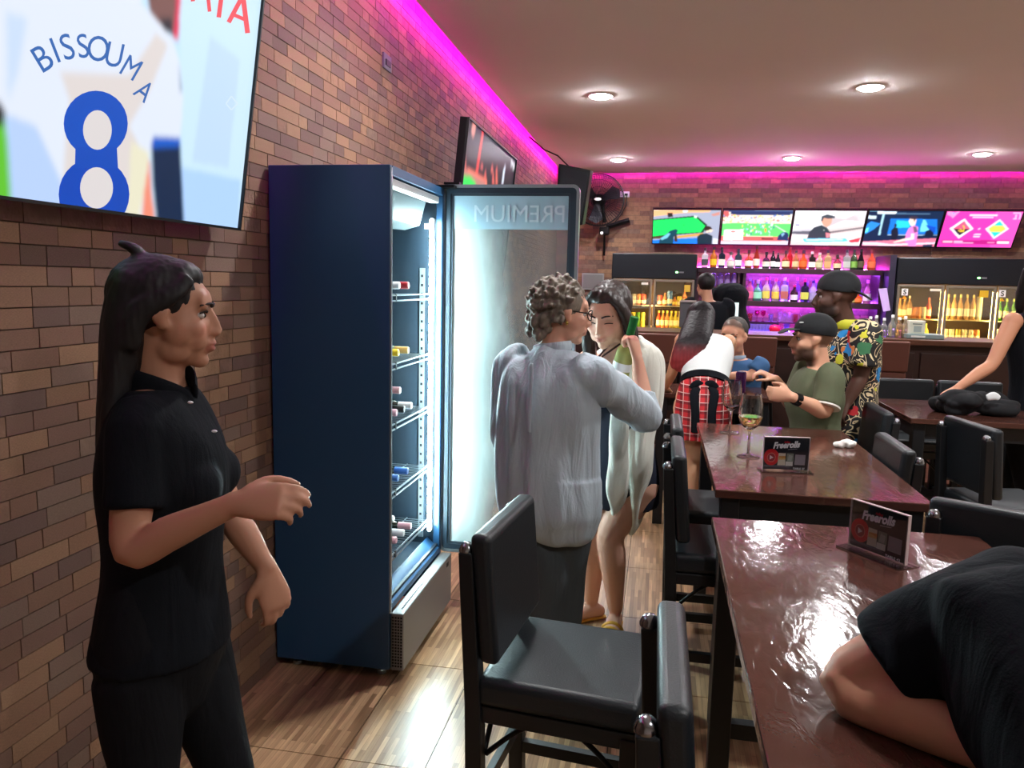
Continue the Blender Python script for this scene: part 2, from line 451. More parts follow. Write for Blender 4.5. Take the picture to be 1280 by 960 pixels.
chairs = [  # x, y, direction it faces, label
    (-0.185, 1.955, math.radians(-6.5), 'black vinyl counter chair pulled out in the foreground, its seat empty before the fridge'),
    (0.245, 1.29, 0.0, 'black counter chair cut off at the bottom edge, pushed under the nearest table'),
    (0.295, 3.03, 0.0, 'nearer black chair tucked under the left side of the wine glass table'),
    (0.30, 3.60, 0.0, 'farther black chair tucked under the left of the wine glass table'),
    (0.79, 3.38, PI, 'black chair on the right side of the wine glass table, back to the right'),
    (1.11, 2.545, math.radians(61), 'black chair turned askew at the right far corner of the nearest table'),
    (1.69, 4.03, math.radians(11), 'black chair with its back to the camera at the table with the black bag'),
    (1.72, 5.67, math.radians(-90), 'black chair on the far side of the table with the black bag, left of two'),
    (2.16, 5.67, math.radians(-90), 'black chair on the far side of the table with the black bag, right of two'),
    (0.98, 4.36, PI, 'black chair carrying the seated person in the green shirt'),
    (0.56, 5.84, -PI / 2 - 0.1, 'black chair carrying the seated person in the blue shirt'),
]
for i, (x, y, r, lab) in enumerate(chairs):
    o = chair0 if i == 0 else copy_tree(chair0)
    o.location = (x, y, 0); o.rotation_euler = (0, 0, r); tag(o, lab, 'chair', 'black counter chairs')

def table_top_mat():
    m = bpy.data.materials.new('lacquered_red_brown'); m.use_nodes = True
    nt = m.node_tree; b = nt.nodes['Principled BSDF']; I = b.inputs
    tc = nt.nodes.new('ShaderNodeTexCoord')
    n = nt.nodes.new('ShaderNodeTexNoise'); n.inputs['Scale'].default_value = 3; n.inputs['Detail'].default_value = 6
    nt.links.new(tc.outputs['Object'], n.inputs['Vector'])
    r = nt.nodes.new('ShaderNodeValToRGB'); r.color_ramp.elements[0].color = lin((66, 40, 34)) + (1,); r.color_ramp.elements[1].color = lin((84, 52, 44)) + (1,)
    nt.links.new(n.outputs['Fac'], r.inputs[0]); nt.links.new(r.outputs[0], I['Base Color'])
    # thin film of clear varnish with shallow ripples and scratches
    mp = nt.nodes.new('ShaderNodeMapping'); mp.inputs['Scale'].default_value = (14, 5, 5); mp.inputs['Rotation'].default_value = (0, 0, 0.5)
    nt.links.new(tc.outputs['Object'], mp.inputs[0])
    n2 = nt.nodes.new('ShaderNodeTexNoise'); n2.inputs['Scale'].default_value = 2.2; n2.inputs['Detail'].default_value = 4; n2.inputs['Distortion'].default_value = 1.2
    nt.links.new(mp.outputs[0], n2.inputs['Vector'])
    bp = nt.nodes.new('ShaderNodeBump'); bp.inputs['Strength'].default_value = 0.22; bp.inputs['Distance'].default_value = 0.006
    nt.links.new(n2.outputs['Fac'], bp.inputs['Height']); nt.links.new(bp.outputs[0], I['Normal'])
    n3 = nt.nodes.new('ShaderNodeTexNoise'); n3.inputs['Scale'].default_value = 5; n3.inputs['Detail'].default_value = 5
    nt.links.new(tc.outputs['Object'], n3.inputs['Vector'])
    mr = nt.nodes.new('ShaderNodeMapRange'); mr.inputs[1].default_value = 0.35; mr.inputs[2].default_value = 0.7; mr.inputs[3].default_value = 0.07; mr.inputs[4].default_value = 0.17
    nt.links.new(n3.outputs['Fac'], mr.inputs[0]); nt.links.new(mr.outputs[0], I['Roughness'])
    I['Specular IOR Level'].default_value = 0.45; I['Coat Weight'].default_value = 0.22; I['Coat Roughness'].default_value = 0.07
    return m
M_top = table_top_mat()
M_edge = mat('worn_table_edge', (80, 44, 38), rough=0.5, vary=0.4, vscale=40)
def table(x0, x1, y0, y1, label, h=0.9):
    t = thing('counter_table', label, 'table', ((x0 + x1) / 2, (y0 + y1) / 2, 0), group='red-brown counter tables')
    hx, hy = (x1 - x0) / 2, (y1 - y0) / 2
    MB().b2((-hx, -hy, h - 0.03), (hx, hy, h)).build('table_top', M_top, t, bevel=0.004)
    for sx in (-1, 1):
        for sy in (-1, 1):
            cx, cy = sx * (hx - 0.055), sy * (hy - 0.055)
            MB().b2((cx - 0.032, cy - 0.032, 0), (cx + 0.032, cy + 0.032, h - 0.03)).build('leg', M_black, t, bevel=0.004)
    for s in (-1, 1):
        MB().b2((-hx + 0.08, s * (hy - 0.055) - 0.012, h - 0.12), (hx - 0.08, s * (hy - 0.055) + 0.012, h - 0.03)).build('apron', M_black, t)
        MB().b2((s * (hx - 0.055) - 0.012, -hy + 0.08, h - 0.12), (s * (hx - 0.055) + 0.012, hy - 0.08, h - 0.03)).build('apron', M_black, t)
    MB().b2((-hx + 0.08, hy - 0.07, 0.22), (hx - 0.08, hy - 0.035, 0.27)).build('stretcher', M_black, t)
    return t
table(0.19, 0.945, 1.0, 2.39, 'nearest red-brown glossy table with the closer card stand and an elbow on it')
table(0.225, 0.935, 2.725, 4.09, 'red-brown glossy table with two wine glasses and the farther card stand')
table(0.0, 0.756, 5.17, 5.72, 'violet-lit table the waitress in the plaid skirt leans over')
table(1.415, 2.3, 4.605, 5.42, 'dark red-brown table on the right with a black bag on it')

# ---------------------------------------------------------------- bar counter and stools
M_bar = mat('dark_bar_wood', (54, 30, 24), rough=0.45, vary=0.3, vscale=5, bump=0.06, bscale=30)
M_bartop = mat('bar_top_wood', (82, 50, 36), rough=0.3, vary=0.25, vscale=5)
M_leather = mat('brown_leather', (98, 56, 44), rough=0.5, bump=0.1, bscale=180)
bar = thing('bar_counter', 'long dark wooden bar counter in front of the bottle shelves', 'bar counter', (2.4, 7.2, 0))
MB().b2((-0.9, 6.86, 1.165), (5.9, 7.5, 1.21)).build('counter_top', M_bartop, bar, world=True, bevel=0.006)
MB().b2((-0.85, 6.95, 0.0), (5.88, 7.42, 1.165)).build('body', M_bar, bar, world=True)
for k in range(9):
    x = -0.82 + k * 0.745
    MB().b2((x, 6.93, 0.24), (x + 0.7, 6.95, 1.1)).build('front_panel', M_bar, bar, world=True, bevel=0.008)
MB().b2((-0.85, 6.925, 0.2), (5.88, 6.95, 0.235)).build('base_rail', M_bar, bar, world=True)
def make_stool():
    t = thing('bar_stool', 'x', 'stool')
    MB().b2((-0.19, -0.19, 0.72), (0.19, 0.19, 0.79)).build('seat', M_leather, t, bevel=0.02, seg=3, smooth=True)
    b = MB(); b.poly([(-0.19, -0.21, 0.78), (-0.19, -0.17, 0.78), (-0.19, -0.2, 1.02), (-0.19, -0.235, 1.02)], 0.38, (1, 0, 0))
    b.build('backrest', M_leather, t, bevel=0.014, seg=3, smooth=True)
    for sx in (-1, 1):
        for sy in (-1, 1):
            MB().tube([(sx * 0.21, sy * 0.21, 0), (sx * 0.16, sy * 0.16, 0.73)], 0.013, 8).build('leg', M_dkmetal, t, smooth=True)
    for s in (-1, 1):
        MB().tube([(-0.195, s * 0.195, 0.24), (0.195, s * 0.195, 0.24)], 0.01, 8).build('foot_rail', M_dkmetal, t)
        MB().tube([(s * 0.195, -0.195, 0.24), (s * 0.195, 0.195, 0.24)], 0.01, 8).build('foot_rail', M_dkmetal, t)
    return t
st0 = make_stool()
for i, (u, lab) in enumerate(((826, 'brown leather bar stool left of the chrome beer tap'), (940, 'brown leather bar stool behind the seated person in blue'),
                              (1104, 'brown leather bar stool right of the person in the floral shirt'))):
    p = atY(u, 420, 6.44); o = st0 if i == 0 else copy_tree(st0)
    o.location = (p[0], 6.62, 0.2); tag(o, lab, 'stool', 'brown bar stools')
# ---------------------------------------------------------------- upright display fridge with its door open
M_fr = mat('fridge_dark_blue_black', (32, 70, 106), rough=0.42, bump=0.02, bscale=200)
M_frin = mat('fridge_inner_liner', (30, 42, 54), rough=0.45)
M_frtrim = mat('fridge_trim_grey', (150, 158, 164), rough=0.3, metal=0.7)
M_grille = mat('fridge_grille_grey', (118, 118, 120), rough=0.45, metal=0.4)
M_white = mat('white_plastic', (225, 228, 230), rough=0.4)
M_led = emission('fridge_led', (212, 246, 248), LED_FRIDGE)
FX0, FX1, FY0, FY1, FZ = -1.488, -1.0, 2.81, 3.56, 2.026
fr = thing('display_fridge', 'tall dark display fridge with its lit door standing open', 'fridge', (-1.24, 3.185, 0))
def fb(name, lo, hi, m, bev=0.0, par=None): return MB().b2(lo, hi).build(name, m, par or fr, world=True, bevel=bev)
fb('side_panel', (FX0, FY0, 0.04), (FX1, FY0 + 0.03, FZ), M_fr, 0.004)
fb('side_panel', (FX0, FY1 - 0.03, 0.04), (FX1, FY1, FZ), M_fr, 0.004)
fb('back_panel', (FX0, FY0 + 0.03, 0.04), (FX0 + 0.03, FY1 - 0.03, FZ), M_frin)
fb('top_panel', (FX0 + 0.03, FY0 + 0.03, FZ - 0.035), (FX1, FY1 - 0.03, FZ), M_fr)
fb('inner_deck', (FX0 + 0.03, FY0 + 0.03, 0.3), (FX1 - 0.01, FY1 - 0.03, 0.33), M_frin)
b = MB(); b.poly([(FX1 - 0.07, FY0 + 0.031, 0.33), (FX1 + 0.0, FY0 + 0.031, 0.285), (FX1 + 0.0, FY0 + 0.031, 0.31), (FX1 - 0.06, FY0 + 0.031, 0.36)], 0.685, (0, 1, 0))
b.build('door_sill', M_fr, fr, world=True)
fb('inner_liner', (FX0 + 0.031, FY1 - 0.036, 0.33), (FX1 - 0.03, FY1 - 0.031, FZ - 0.04), M_frin)
fb('inner_liner', (FX0 + 0.031, FY0 + 0.031, 0.33), (FX1 - 0.03, FY0 + 0.036, FZ - 0.04), M_frin)
fb('edge_trim', (FX1, FY0 + 0.002, 0.28), (FX1 + 0.006, FY0 + 0.014, FZ - 0.01), M_frtrim)
# condenser base with punched side
base = fb('base_grille', (FX1 + 0.001, FY0 + 0.012, 0.035), (FX1 + 0.055, FY1, 0.278), M_grille, 0.006)
M_hole = mat('punched_hole', (16, 18, 22), rough=0.8)
for r in range(17):
    for c in range(4):
        MB().b2((FX1 + 0.008 + c * 0.0115, FY0 + 0.0105, 0.052 + r * 0.0128), (FX1 + 0.0155 + c * 0.0115, FY0 + 0.0125, 0.0595 + r * 0.0128)).build('vent_hole', M_hole, base, world=True)
for k in range(26):
    MB().b2((FX1 + 0.030, FY0 + 0.06 + k * 0.012, 0.2775), (FX1 + 0.036, FY0 + 0.065 + k * 0.012, 0.2792)).build('vent_slot', M_hole, base, world=True)
fb('badge', (FX1 + 0.054, FY1 - 0.09, 0.235), (FX1 + 0.0565, FY1 - 0.06, 0.255), M_hole, par=base)
for x in (FX0 + 0.07, FX1 - 0.05):
    for y in (FY0 + 0.05, FY1 - 0.05):
        MB().lathe([(0.017, 0), (0.02, 0.004), (0.02, 0.016), (0.012, 0.02), (0.012, 0.04)], (x, y, 0), 12).build('foot', M_frtrim, fr, world=True)
# evaporator housing and ceiling light at the top of the cabinet
b = MB(); b.poly([(FX0 + 0.05, FY0 + 0.06, 1.96), (FX1 - 0.06, FY0 + 0.06, 1.96), (FX1 - 0.09, FY0 + 0.06, 1.85), (FX1 - 0.16, FY0 + 0.06, 1.83), (FX0 + 0.05, FY0 + 0.06, 1.85)], 0.6, (0, 1, 0))
ev = b.build('evaporator_cover', mat('fridge_grey_plastic', (84, 94, 100), rough=0.5), fr, world=True, bevel=0.006)
for y in (3.05, 3.3):
    MB().lathe([(0.06, 0.0), (0.062, -0.006), (0.045, -0.012), (0.02, -0.012), (0.018, 0.0)], (FX0 + 0.27, y, 1.838), 20).build('fan_guard', M_dkmetal, ev, world=True, smooth=True)
fb('light_housing', (FX1 - 0.055, FY0 + 0.05, 1.955), (FX1 - 0.012, FY1 - 0.05, 1.985), M_white, 0.004)
# shelf standards with square holes
for y, s in ((FY1 - 0.039, -1), (FY0 + 0.039, 1)):
    pil = fb('shelf_standard', (FX1 - 0.105, y - 0.003, 0.36), (FX1 - 0.08, y + 0.003, 1.66), M_frtrim)
    if s < 0:
        for k in range(30):
            z = 0.385 + k * 0.0425
            MB().b2((FX1 - 0.098, y - 0.0045, z), (FX1 - 0.088, y - 0.0025, z + 0.012)).build('slot', M_hole, pil, world=True)
led = fb('led_bar', (FX1 - 0.045, FY1 - 0.075, 0.40), (FX1 - 0.033, FY1 - 0.036, 1.885), mat('led_rail', (210, 215, 220), rough=0.4))
mb = MB()
for k in range(34):
    z = 0.41 + k * 0.0434
    mb.b2((FX1 - 0.046, FY1 - 0.081, z), (FX1 - 0.03, FY1 - 0.0755, z + 0.034))
mb.build('led_diode_row', M_led, led, world=True)
fb('caution_sticker', (FX1 - 0.085, FY1 - 0.0385, 1.84), (FX1 - 0.05, FY1 - 0.0365, 1.865), M_white)
# shelves of wire with a price rail
SH = [1.54, 1.262, 1.012, 0.727, 0.46]
for z in SH:
    sh = thing('shelf', None, None); sh.parent = fr; sh.location = (0, 0, z)
    def sb(name, lo, hi, m):
        mbx = MB().b2(lo, hi); return mbx.build(name, m, sh, world=True)
    z0 = z
    for dz in (0.0, -0.022):
        sb('front_wire', (FX1 - 0.052, FY0 + 0.05, z0 + dz - 0.003), (FX1 - 0.046, FY1 - 0.055, z0 + dz + 0.003), M_frtrim)
    sb('price_rail', (FX1 - 0.05, FY0 + 0.2, z0 - 0.024), (FX1 - 0.045, FY0 + 0.215, z0 + 0.006), M_dkmetal)
    mbx = MB()
    for k in range(22):
        y = FY0 + 0.06 + k * 0.029; mbx.b2((FX0 + 0.04, y - 0.0015, z0 - 0.003), (FX1 - 0.05, y + 0.0015, z0))
    for x in (FX0 + 0.05, FX0 + 0.2, FX0 + 0.33): mbx.b2((x, FY0 + 0.05, z0 - 0.006), (x + 0.004, FY1 - 0.055, z0 - 0.003))
    mbx.build('wire_grid', M_frtrim, sh, world=True)
# lying wine bottles, necks towards the door
def lying_bottle(y, z, body, cap, label, L=0.0):
    x1 = FX1 - 0.055 - L
    t = thing('wine_bottle', label, 'bottle', (x1 - 0.15, y, z + 0.003), group='bottles lying in the fridge')
    def cyl(prof):
        m = MB(); m.lathe(prof, n=16); m.v = [(a[2], a[0], a[1] + 0.037) for a in m.v]; return m
    cyl([(0.03, -0.15), (0.0365, -0.143), (0.0365, 0.03), (0.033, 0.05), (0.018, 0.08), (0.0145, 0.095), (0.0145, 0.145), (0.013, 0.15)]).build('glass', body, t, smooth=True)
    cyl([(0.0152, 0.085), (0.0158, 0.148), (0.0135, 0.152)]).build('capsule', cap, t, smooth=True)
    cyl([(0.0369, -0.10), (0.0369, 0.0)]).build('paper_label', M_white, t, smooth=True)
M_gdark = mat('dark_green_glass', (22, 34, 22), rough=0.1, trans=0.0, coat=0.5)
M_gclear = mat('pale_bottle_glass', (170, 180, 150), rough=0.1, coat=0.5)
capc = {'white': (225, 225, 228), 'red': (170, 30, 45), 'yellow': (235, 200, 40), 'gold': (205, 165, 90), 'pink': (205, 150, 160), 'blue': (60, 110, 190), 'black': (24, 24, 28)}
CAP = {k: mat('capsule_' + k, v, rough=0.35) for k, v in capc.items()}
rows = [(0, [('white', 2.97), ('white', 3.08), ('red', 3.2)]), (1, [('yellow', 2.96), ('yellow', 3.07), ('gold', 3.2)]),
        (2, [('white', 2.95), ('pink', 3.05), ('black', 3.15), ('white', 3.25)]), (3, [('yellow', 2.96), ('blue', 3.07), ('blue', 3.2)]),
        (4, [('white', 2.95), ('pink', 3.05), ('white', 3.15), ('pink', 3.25)])]
names = ['top', 'second', 'third', 'fourth', 'bottom']
for si, lst in rows:
    for k, (c, y) in enumerate(lst):
        lying_bottle(y, SH[si], M_gclear if c in ('yellow', 'gold') else M_gdark, CAP[c], '%s-capped wine bottle lying on the %s fridge shelf, %s from the front' % (c, names[si], ORD[k]))
lying_bottle(3.18, SH[2] + 0.076, M_gdark, CAP['pink'], 'pink-capped wine bottle lying on top of others on the third fridge shelf', 0.03)
lying_bottle(3.1, SH[4] + 0.076, M_gdark, CAP['white'], 'white-capped wine bottle lying on top of others on the bottom fridge shelf', 0.03)

# the open door, hinged at the far front corner
DX0, DX1, DY, DZ0, DZ1 = -1.008, -0.37, 3.572, 0.285, 2.045
door = thing('door', None, None); door.parent = fr; door.location = tuple(V(DX0, DY, DZ0) - V(-1.24, 3.185, 0))
door['label'] = 'fogged glass fridge door swung open'
def rrect(x0, x1, z0, z1, r, n=5):
    P = []
    for cx, cz, a0 in ((x1 - r, z1 - r, 0), (x0 + r, z1 - r, PI / 2), (x0 + r, z0 + r, PI), (x1 - r, z0 + r, 1.5 * PI)):
        for k in range(n + 1):
            a = a0 + PI / 2 * k / n; P.append((cx + r * math.cos(a), cz + r * math.sin(a)))
    return P
def ring_frame(name, outer, inner, y0, y1, m):
    n = len(outer); vs = []; fs = []
    for P in (outer, inner):
        for y in (y0, y1):
            vs += [(x, y, z) for x, z in P]
    for i in range(n):
        j = (i + 1) % n
        fs += [(i, j, n + j, n + i), (2 * n + i, 3 * n + i, 3 * n + j, 2 * n + j), (i, 2 * n + i, 2 * n + j, j), (n + i, n + j, 3 * n + j, 3 * n + i)]
    mb = MB(); mb.add(vs, fs); return mb.build(name, m, door, world=True, smooth=False)
o1 = rrect(DX0, DX1, DZ0, DZ1, 0.03); o2 = rrect(DX0 + 0.014, DX1 - 0.014, DZ0 + 0.014, DZ1 - 0.014, 0.02)
o3 = rrect(DX0 + 0.04, DX1 - 0.04, DZ0 + 0.04, DZ1 - 0.04, 0.004); o4 = rrect(DX0 + 0.05, DX1 - 0.05, DZ0 + 0.05, DZ1 - 0.05, 0.004)
ring_frame('chrome_edge', o1, o2, DY - 0.022, DY + 0.022, M_frtrim)
ring_frame('gasket_frame', o2, o3, DY - 0.018, DY + 0.02, mat('dark_gasket', (34, 48, 60), rough=0.45))
ring_frame('inner_bead', o3, o4, DY - 0.012, DY + 0.018, mat('dark_bead', (60, 70, 80), rough=0.35, metal=0.4))
def fog_glass():
    m = bpy.data.materials.new('fogged_glass'); m.use_nodes = True
    nt = m.node_tree; nt.nodes.remove(nt.nodes['Principled BSDF'])
    tc = nt.nodes.new('ShaderNodeTexCoord'); sx = nt.nodes.new('ShaderNodeSeparateXYZ'); nt.links.new(tc.outputs['Object'], sx.inputs[0])
    n = nt.nodes.new('ShaderNodeTexNoise'); n.inputs['Scale'].default_value = 3.0; n.inputs['Detail'].default_value = 6
    mpn = nt.nodes.new('ShaderNodeMapping'); mpn.inputs['Scale'].default_value = (1.6, 1, 0.5); nt.links.new(tc.outputs['Object'], mpn.inputs[0]); nt.links.new(mpn.outputs[0], n.inputs['Vector'])
    ad = nt.nodes.new('ShaderNodeMath'); ad.operation = 'MULTIPLY_ADD'; ad.inputs[1].default_value = 0.25
    nt.links.new(n.outputs['Fac'], ad.inputs[0]); nt.links.new(sx.outputs['X'], ad.inputs[2])
    mr = nt.nodes.new('ShaderNodeMapRange'); mr.interpolation_type = 'SMOOTHSTEP'
    mr.inputs[1].default_value = 0.27; mr.inputs[2].default_value = 0.47; mr.inputs[3].default_value = 0.72; mr.inputs[4].default_value = 0.1
    nt.links.new(ad.outputs[0], mr.inputs[0])
    t = nt.nodes.new('ShaderNodeBsdfTransparent'); t.inputs[0].default_value = (0.75, 0.8, 0.82, 1)
    g = nt.nodes.new('ShaderNodeBsdfGlossy'); g.inputs['Roughness'].default_value = 0.12
    mx1 = nt.nodes.new('ShaderNodeMixShader'); mx1.inputs[0].default_value = 0.18; nt.links.new(t.outputs[0], mx1.inputs[1]); nt.links.new(g.outputs[0], mx1.inputs[2])
    d = nt.nodes.new('ShaderNodeBsdfDiffuse'); d.inputs[0].default_value = (0.72, 0.82, 0.82, 1)
    tr = nt.nodes.new('ShaderNodeBsdfTranslucent'); tr.inputs[0].default_value = (0.72, 0.82, 0.82, 1)
    mx2 = nt.nodes.new('ShaderNodeMixShader'); mx2.inputs[0].default_value = 0.4; nt.links.new(d.outputs[0], mx2.inputs[1]); nt.links.new(tr.outputs[0], mx2.inputs[2])
    mx3 = nt.nodes.new('ShaderNodeMixShader'); nt.links.new(mr.outputs[0], mx3.inputs[0]); nt.links.new(mx1.outputs[0], mx3.inputs[1]); nt.links.new(mx2.outputs[0], mx3.inputs[2])
    nt.links.new(mx3.outputs[0], nt.nodes['Material Output'].inputs[0]); return m
MB().b2((DX0 + 0.05, DY - 0.002, DZ0 + 0.05), (DX1 - 0.05, DY + 0.006, 1.845)).build('glass_pane', fog_glass(), door, world=True)
hp = MB().b2((DX0 + 0.05, DY - 0.006, 1.845), (DX1 - 0.05, DY + 0.01, DZ1 - 0.05)).build('header_panel', mat('pale_blue_header', (160, 190, 206), rough=0.3), door, world=True)
gv, gf = glyph('PREMIUM', 0.0)
mb = MB(); gx0, gx1 = gv[:, 0].min(), gv[:, 0].max(); sc = 0.42 / (gx1 - gx0)
mb.add([(DX1 - 0.068 - (x - gx0) * sc, DY - 0.0075, 1.878 + y * sc * 1.05) for x, y in gv], gf)
mb.build('lettering', mat('header_letter', (196, 216, 226), rough=0.4), door, world=True)
MB().b2((DX0 + 0.006, DY - 0.02, DZ1 + 0.001), (DX0 + 0.08, DY + 0.02, DZ1 + 0.012)).build('hinge', M_dkmetal, door, world=True)
fb('hinge_bracket', (FX1 - 0.03, FY1 - 0.06, FZ), (FX1 + 0.06, FY1 + 0.012, FZ + 0.012), M_dkmetal)

# ---------------------------------------------------------------- televisions
def clip(P, w, h):
    for ax, lim, sg in ((0, 0, 1), (0, w, -1), (1, 0, 1), (1, h, -1)):
        out = []
        for i in range(len(P)):
            a, b_ = P[i - 1], P[i]; da, db = (a[ax] - lim) * sg, (b_[ax] - lim) * sg
            if (da < 0) != (db < 0):
                t = da / (da - db); out.append((a[0] + (b_[0] - a[0]) * t, a[1] + (b_[1] - a[1]) * t))
            if db >= 0: out.append(b_)
        P = out
        if not P: return P
    return P
class Screen:
    """a flat picture on a television: coloured outlines in screen metres"""
    def __init__(s, O, ex, ey, w, h, org=(0, 0), sc=1.0):
        s.O = np.array(O, float); s.ex = unit(ex); s.ey = unit(ey); s.n = np.cross(s.ex, s.ey); s.w = w; s.h = h; s.org = org; s.sc = sc
        s.v = []; s.f = []; s.c = []; s.layer = 0
    def loc(s, p):
        u, v = s.org[0] + p[0] / s.sc, s.org[1] + p[1] / s.sc; d = ray(u, v)
        q = CAMP + d * (((s.O - CAMP) @ s.n) / (d @ s.n)) - s.O
        return (q @ s.ex, q @ s.ey)
    def raw(s, P, c, step=True):
        P = clip(list(P), s.w, s.h)
        if len(P) < 3: return
        if step: s.layer += 1
        o = len(s.v); z = 0.0003 + 0.00015 * s.layer
        s.v += [tuple(s.O + s.ex * x + s.ey * y + s.n * z) for x, y in P]; s.f.append(tuple(range(o, o + len(P)))); s.c.append(lin(c))
    def px(s, P, c, step=True): s.raw([s.loc(p) for p in P], c, step)
    def ellp(s, c0, rx, ry, c, n=28, rot=0.0, step=True):
        s.px([(c0[0] + rx * math.cos(t) * math.cos(rot) - ry * math.sin(t) * math.sin(rot), c0[1] + rx * math.cos(t) * math.sin(rot) + ry * math.sin(t) * math.cos(rot))
              for t in [2 * PI * k / n for k in range(n)]], c, step)
    def stroke(s, P, wd, c):
        for a, b_ in zip(P[:-1], P[1:]):
            d = unit(V(b_[0] - a[0], b_[1] - a[1])); q = V(-d[1], d[0]) * wd / 2
            s.px([(a[0] + q[0], a[1] + q[1]), (b_[0] + q[0], b_[1] + q[1]), (b_[0] - q[0], b_[1] - q[1]), (a[0] - q[0], a[1] - q[1])], c, step=False)
        s.layer += 1
    def letter(s, ch, c0, up, h, c, wx=1.0, bold=0.0):
        gv, gf = glyph(ch, bold); gv = gv - (gv.min(0) + gv.max(0)) / 2; gv = gv / (gv[:, 1].max() - gv[:, 1].min())
        up = unit(V(*up)); rt = V(-up[1], up[0])
        s.layer += 1
        for f in gf: s.px([(c0[0] + rt[0] * gv[i, 0] * h * wx + up[0] * gv[i, 1] * h, c0[1] + rt[1] * gv[i, 0] * h * wx + up[1] * gv[i, 1] * h) for i in f], c, step=False)
    def soften(s, nx, ny, blur=1, grain=0.0):
        """turn the outlines drawn so far into one fine grid of pixels with soft transitions"""
        gx, gy = (np.arange(nx) + 0.5) / nx * s.w, (np.arange(ny) + 0.5) / ny * s.h; img = np.zeros((ny, nx, 3))
        base = s.n * 0.0
        for f, c in zip(s.f, s.c):
            Q = np.array([s.v[i] for i in f]) - s.O; Q = np.stack([Q @ s.ex, Q @ s.ey], 1)
            i0, i1 = np.searchsorted(gx, [Q[:, 0].min(), Q[:, 0].max()]); j0, j1 = np.searchsorted(gy, [Q[:, 1].min(), Q[:, 1].max()])
            if i1 <= i0 or j1 <= j0: continue
            X, Y_ = np.meshgrid(gx[i0:i1], gy[j0:j1]); ins = np.zeros(X.shape, bool)
            for k in range(len(Q)):
                (xa, ya), (xb, yb) = Q[k - 1], Q[k]
                if ya == yb: continue
                ins ^= ((ya > Y_) != (yb > Y_)) & (X < (xb - xa) * (Y_ - ya) / (yb - ya) + xa)
            img[j0:j1, i0:i1][ins] = c
        for _ in range(2):
            for ax in (0, 1):
                if blur:
                    p = np.pad(img, [(blur, blur) if a == ax else (0, 0) for a in range(3)], mode='edge'); img = sum(np.take(p, range(k, k + img.shape[ax]), axis=ax) for k in range(2 * blur + 1)) / (2 * blur + 1)
        if grain: img = img * (1 + grain * (np.random.rand(ny, nx, 1) - 0.5))
        s.v = []; s.f = []; s.c = []
        xs = np.arange(nx + 1) / nx * s.w; ys = np.arange(ny + 1) / ny * s.h
        for y in ys: s.v += [tuple(s.O + s.ex * x + s.ey * y + s.n * 0.0005) for x in xs]
        for j in range(ny):
            for i in range(nx):
                a = j * (nx + 1) + i; s.f.append((a, a + 1, a + nx + 2, a + nx + 1)); s.c.append(tuple(img[j, i]))
        s.layer = 4
    def build(s, parent, strength, name, material=None):
        me = bpy.data.meshes.new('picture'); off = wloc(parent)
        me.from_pydata([tuple(np.array(p) - off) for p in s.v], [], s.f)
        ca = me.color_attributes.new('Col', 'FLOAT_COLOR', 'CORNER')
        dat = []
        for f, c in zip(s.f, s.c): dat += list(c + (1.0,)) * len(f)
        ca.data.foreach_set('color', dat)
        me.materials.append(material or screen_mat('screen_' + name, strength))
        o = bpy.data.objects.new('picture', me); COL.objects.link(o); o.parent = parent; return o
def make_tv(label, O, ex, ey, w, h, bez=0.008, depth=0.045, group=None):
    O = np.array(O, float); ex = unit(ex); ey = unit(ey); n = np.cross(ex, ey)
    t = thing('television', label, 'television', O + ex * w / 2 - n * depth, group=group)
    R = np.stack([ex, ey, n], axis=1)
    MB().box(O + ex * w / 2 + ey * h / 2 - n * (depth / 2 + 0.001), (w, h, depth), R).build('housing', M_dkmetal, t, world=True, bevel=0.003)
    for c, sz in ((ex * w / 2 - ey * bez / 2 * 0 + ey * bez / 2, (w, bez, 0.012)), (ex * w / 2 + ey * (h - bez / 2), (w, bez, 0.012)),
                  (ex * bez / 2 + ey * h / 2, (bez, h - 2 * bez, 0.012)), (ex * (w - bez / 2) + ey * h / 2, (bez, h - 2 * bez, 0.012))):
        MB().box(O + c + n * 0.004, sz, R).build('bezel', M_black, t, world=True)
    MB().box(O + ex * w / 2 + ey * h * 0.5 - n * (depth + 0.03), (w * 0.3, h * 0.4, 0.06), R).build('wall_bracket', M_dkmetal, t, world=True)
    return t, Screen(O + ex * bez + ey * bez, ex, ey, w - 2 * bez, h - 2 * bez)

# large television on the left wall
ey = unit(V(0.104, 0, 0.741)); BR = V(-1.42, 2.468, 1.757)
t, s = make_tv('huge wall television at top left showing a white football shirt with number eight', BR - V(0, 1.45, 0), (0, 1, 0), ey, 1.45, 0.83)
s.sc = 2.667
s.raw([(0, 0), (s.w, 0), (s.w, s.h), (0, s.h)], (190, 222, 246))
s.px([(560, -800), (900, -800), (900, 620), (800, 598), (610, 556), (600, 100)], (198, 226, 246))
s.px([(700, 120), (800, 200), (760, 560), (640, 540)], (188, 214, 250))
s.px([(600, 556), (800, 600), (790, 800), (600, 780)], (172, 206, 250))
s.px([(-900, -500), (465, -500), (470, 10), (520, 60), (575, 130), (600, 210), (610, 330), (602, 462), (512, 455), (496, 540), (470, 760), (40, 700), (30, 480), (20, 390), (-20, 330), (-900, 300)], (218, 226, 240))
s.px([(20, 380), (120, 420), (220, 640), (200, 760), (40, 760)], (178, 202, 246))
s.px([(200, 240), (430, 250), (520, 110), (560, 150), (500, 300), (430, 420), (470, 500), (440, 760), (200, 760), (230, 330)], (216, 208, 206))
s.px([(20, 40), (90, 60), (60, 240), (25, 340)], (196, 214, 246))
s.px([(-900, 330), (15, 390), (25, 480), (40, 720), (-900, 640)], (96, 190, 50))
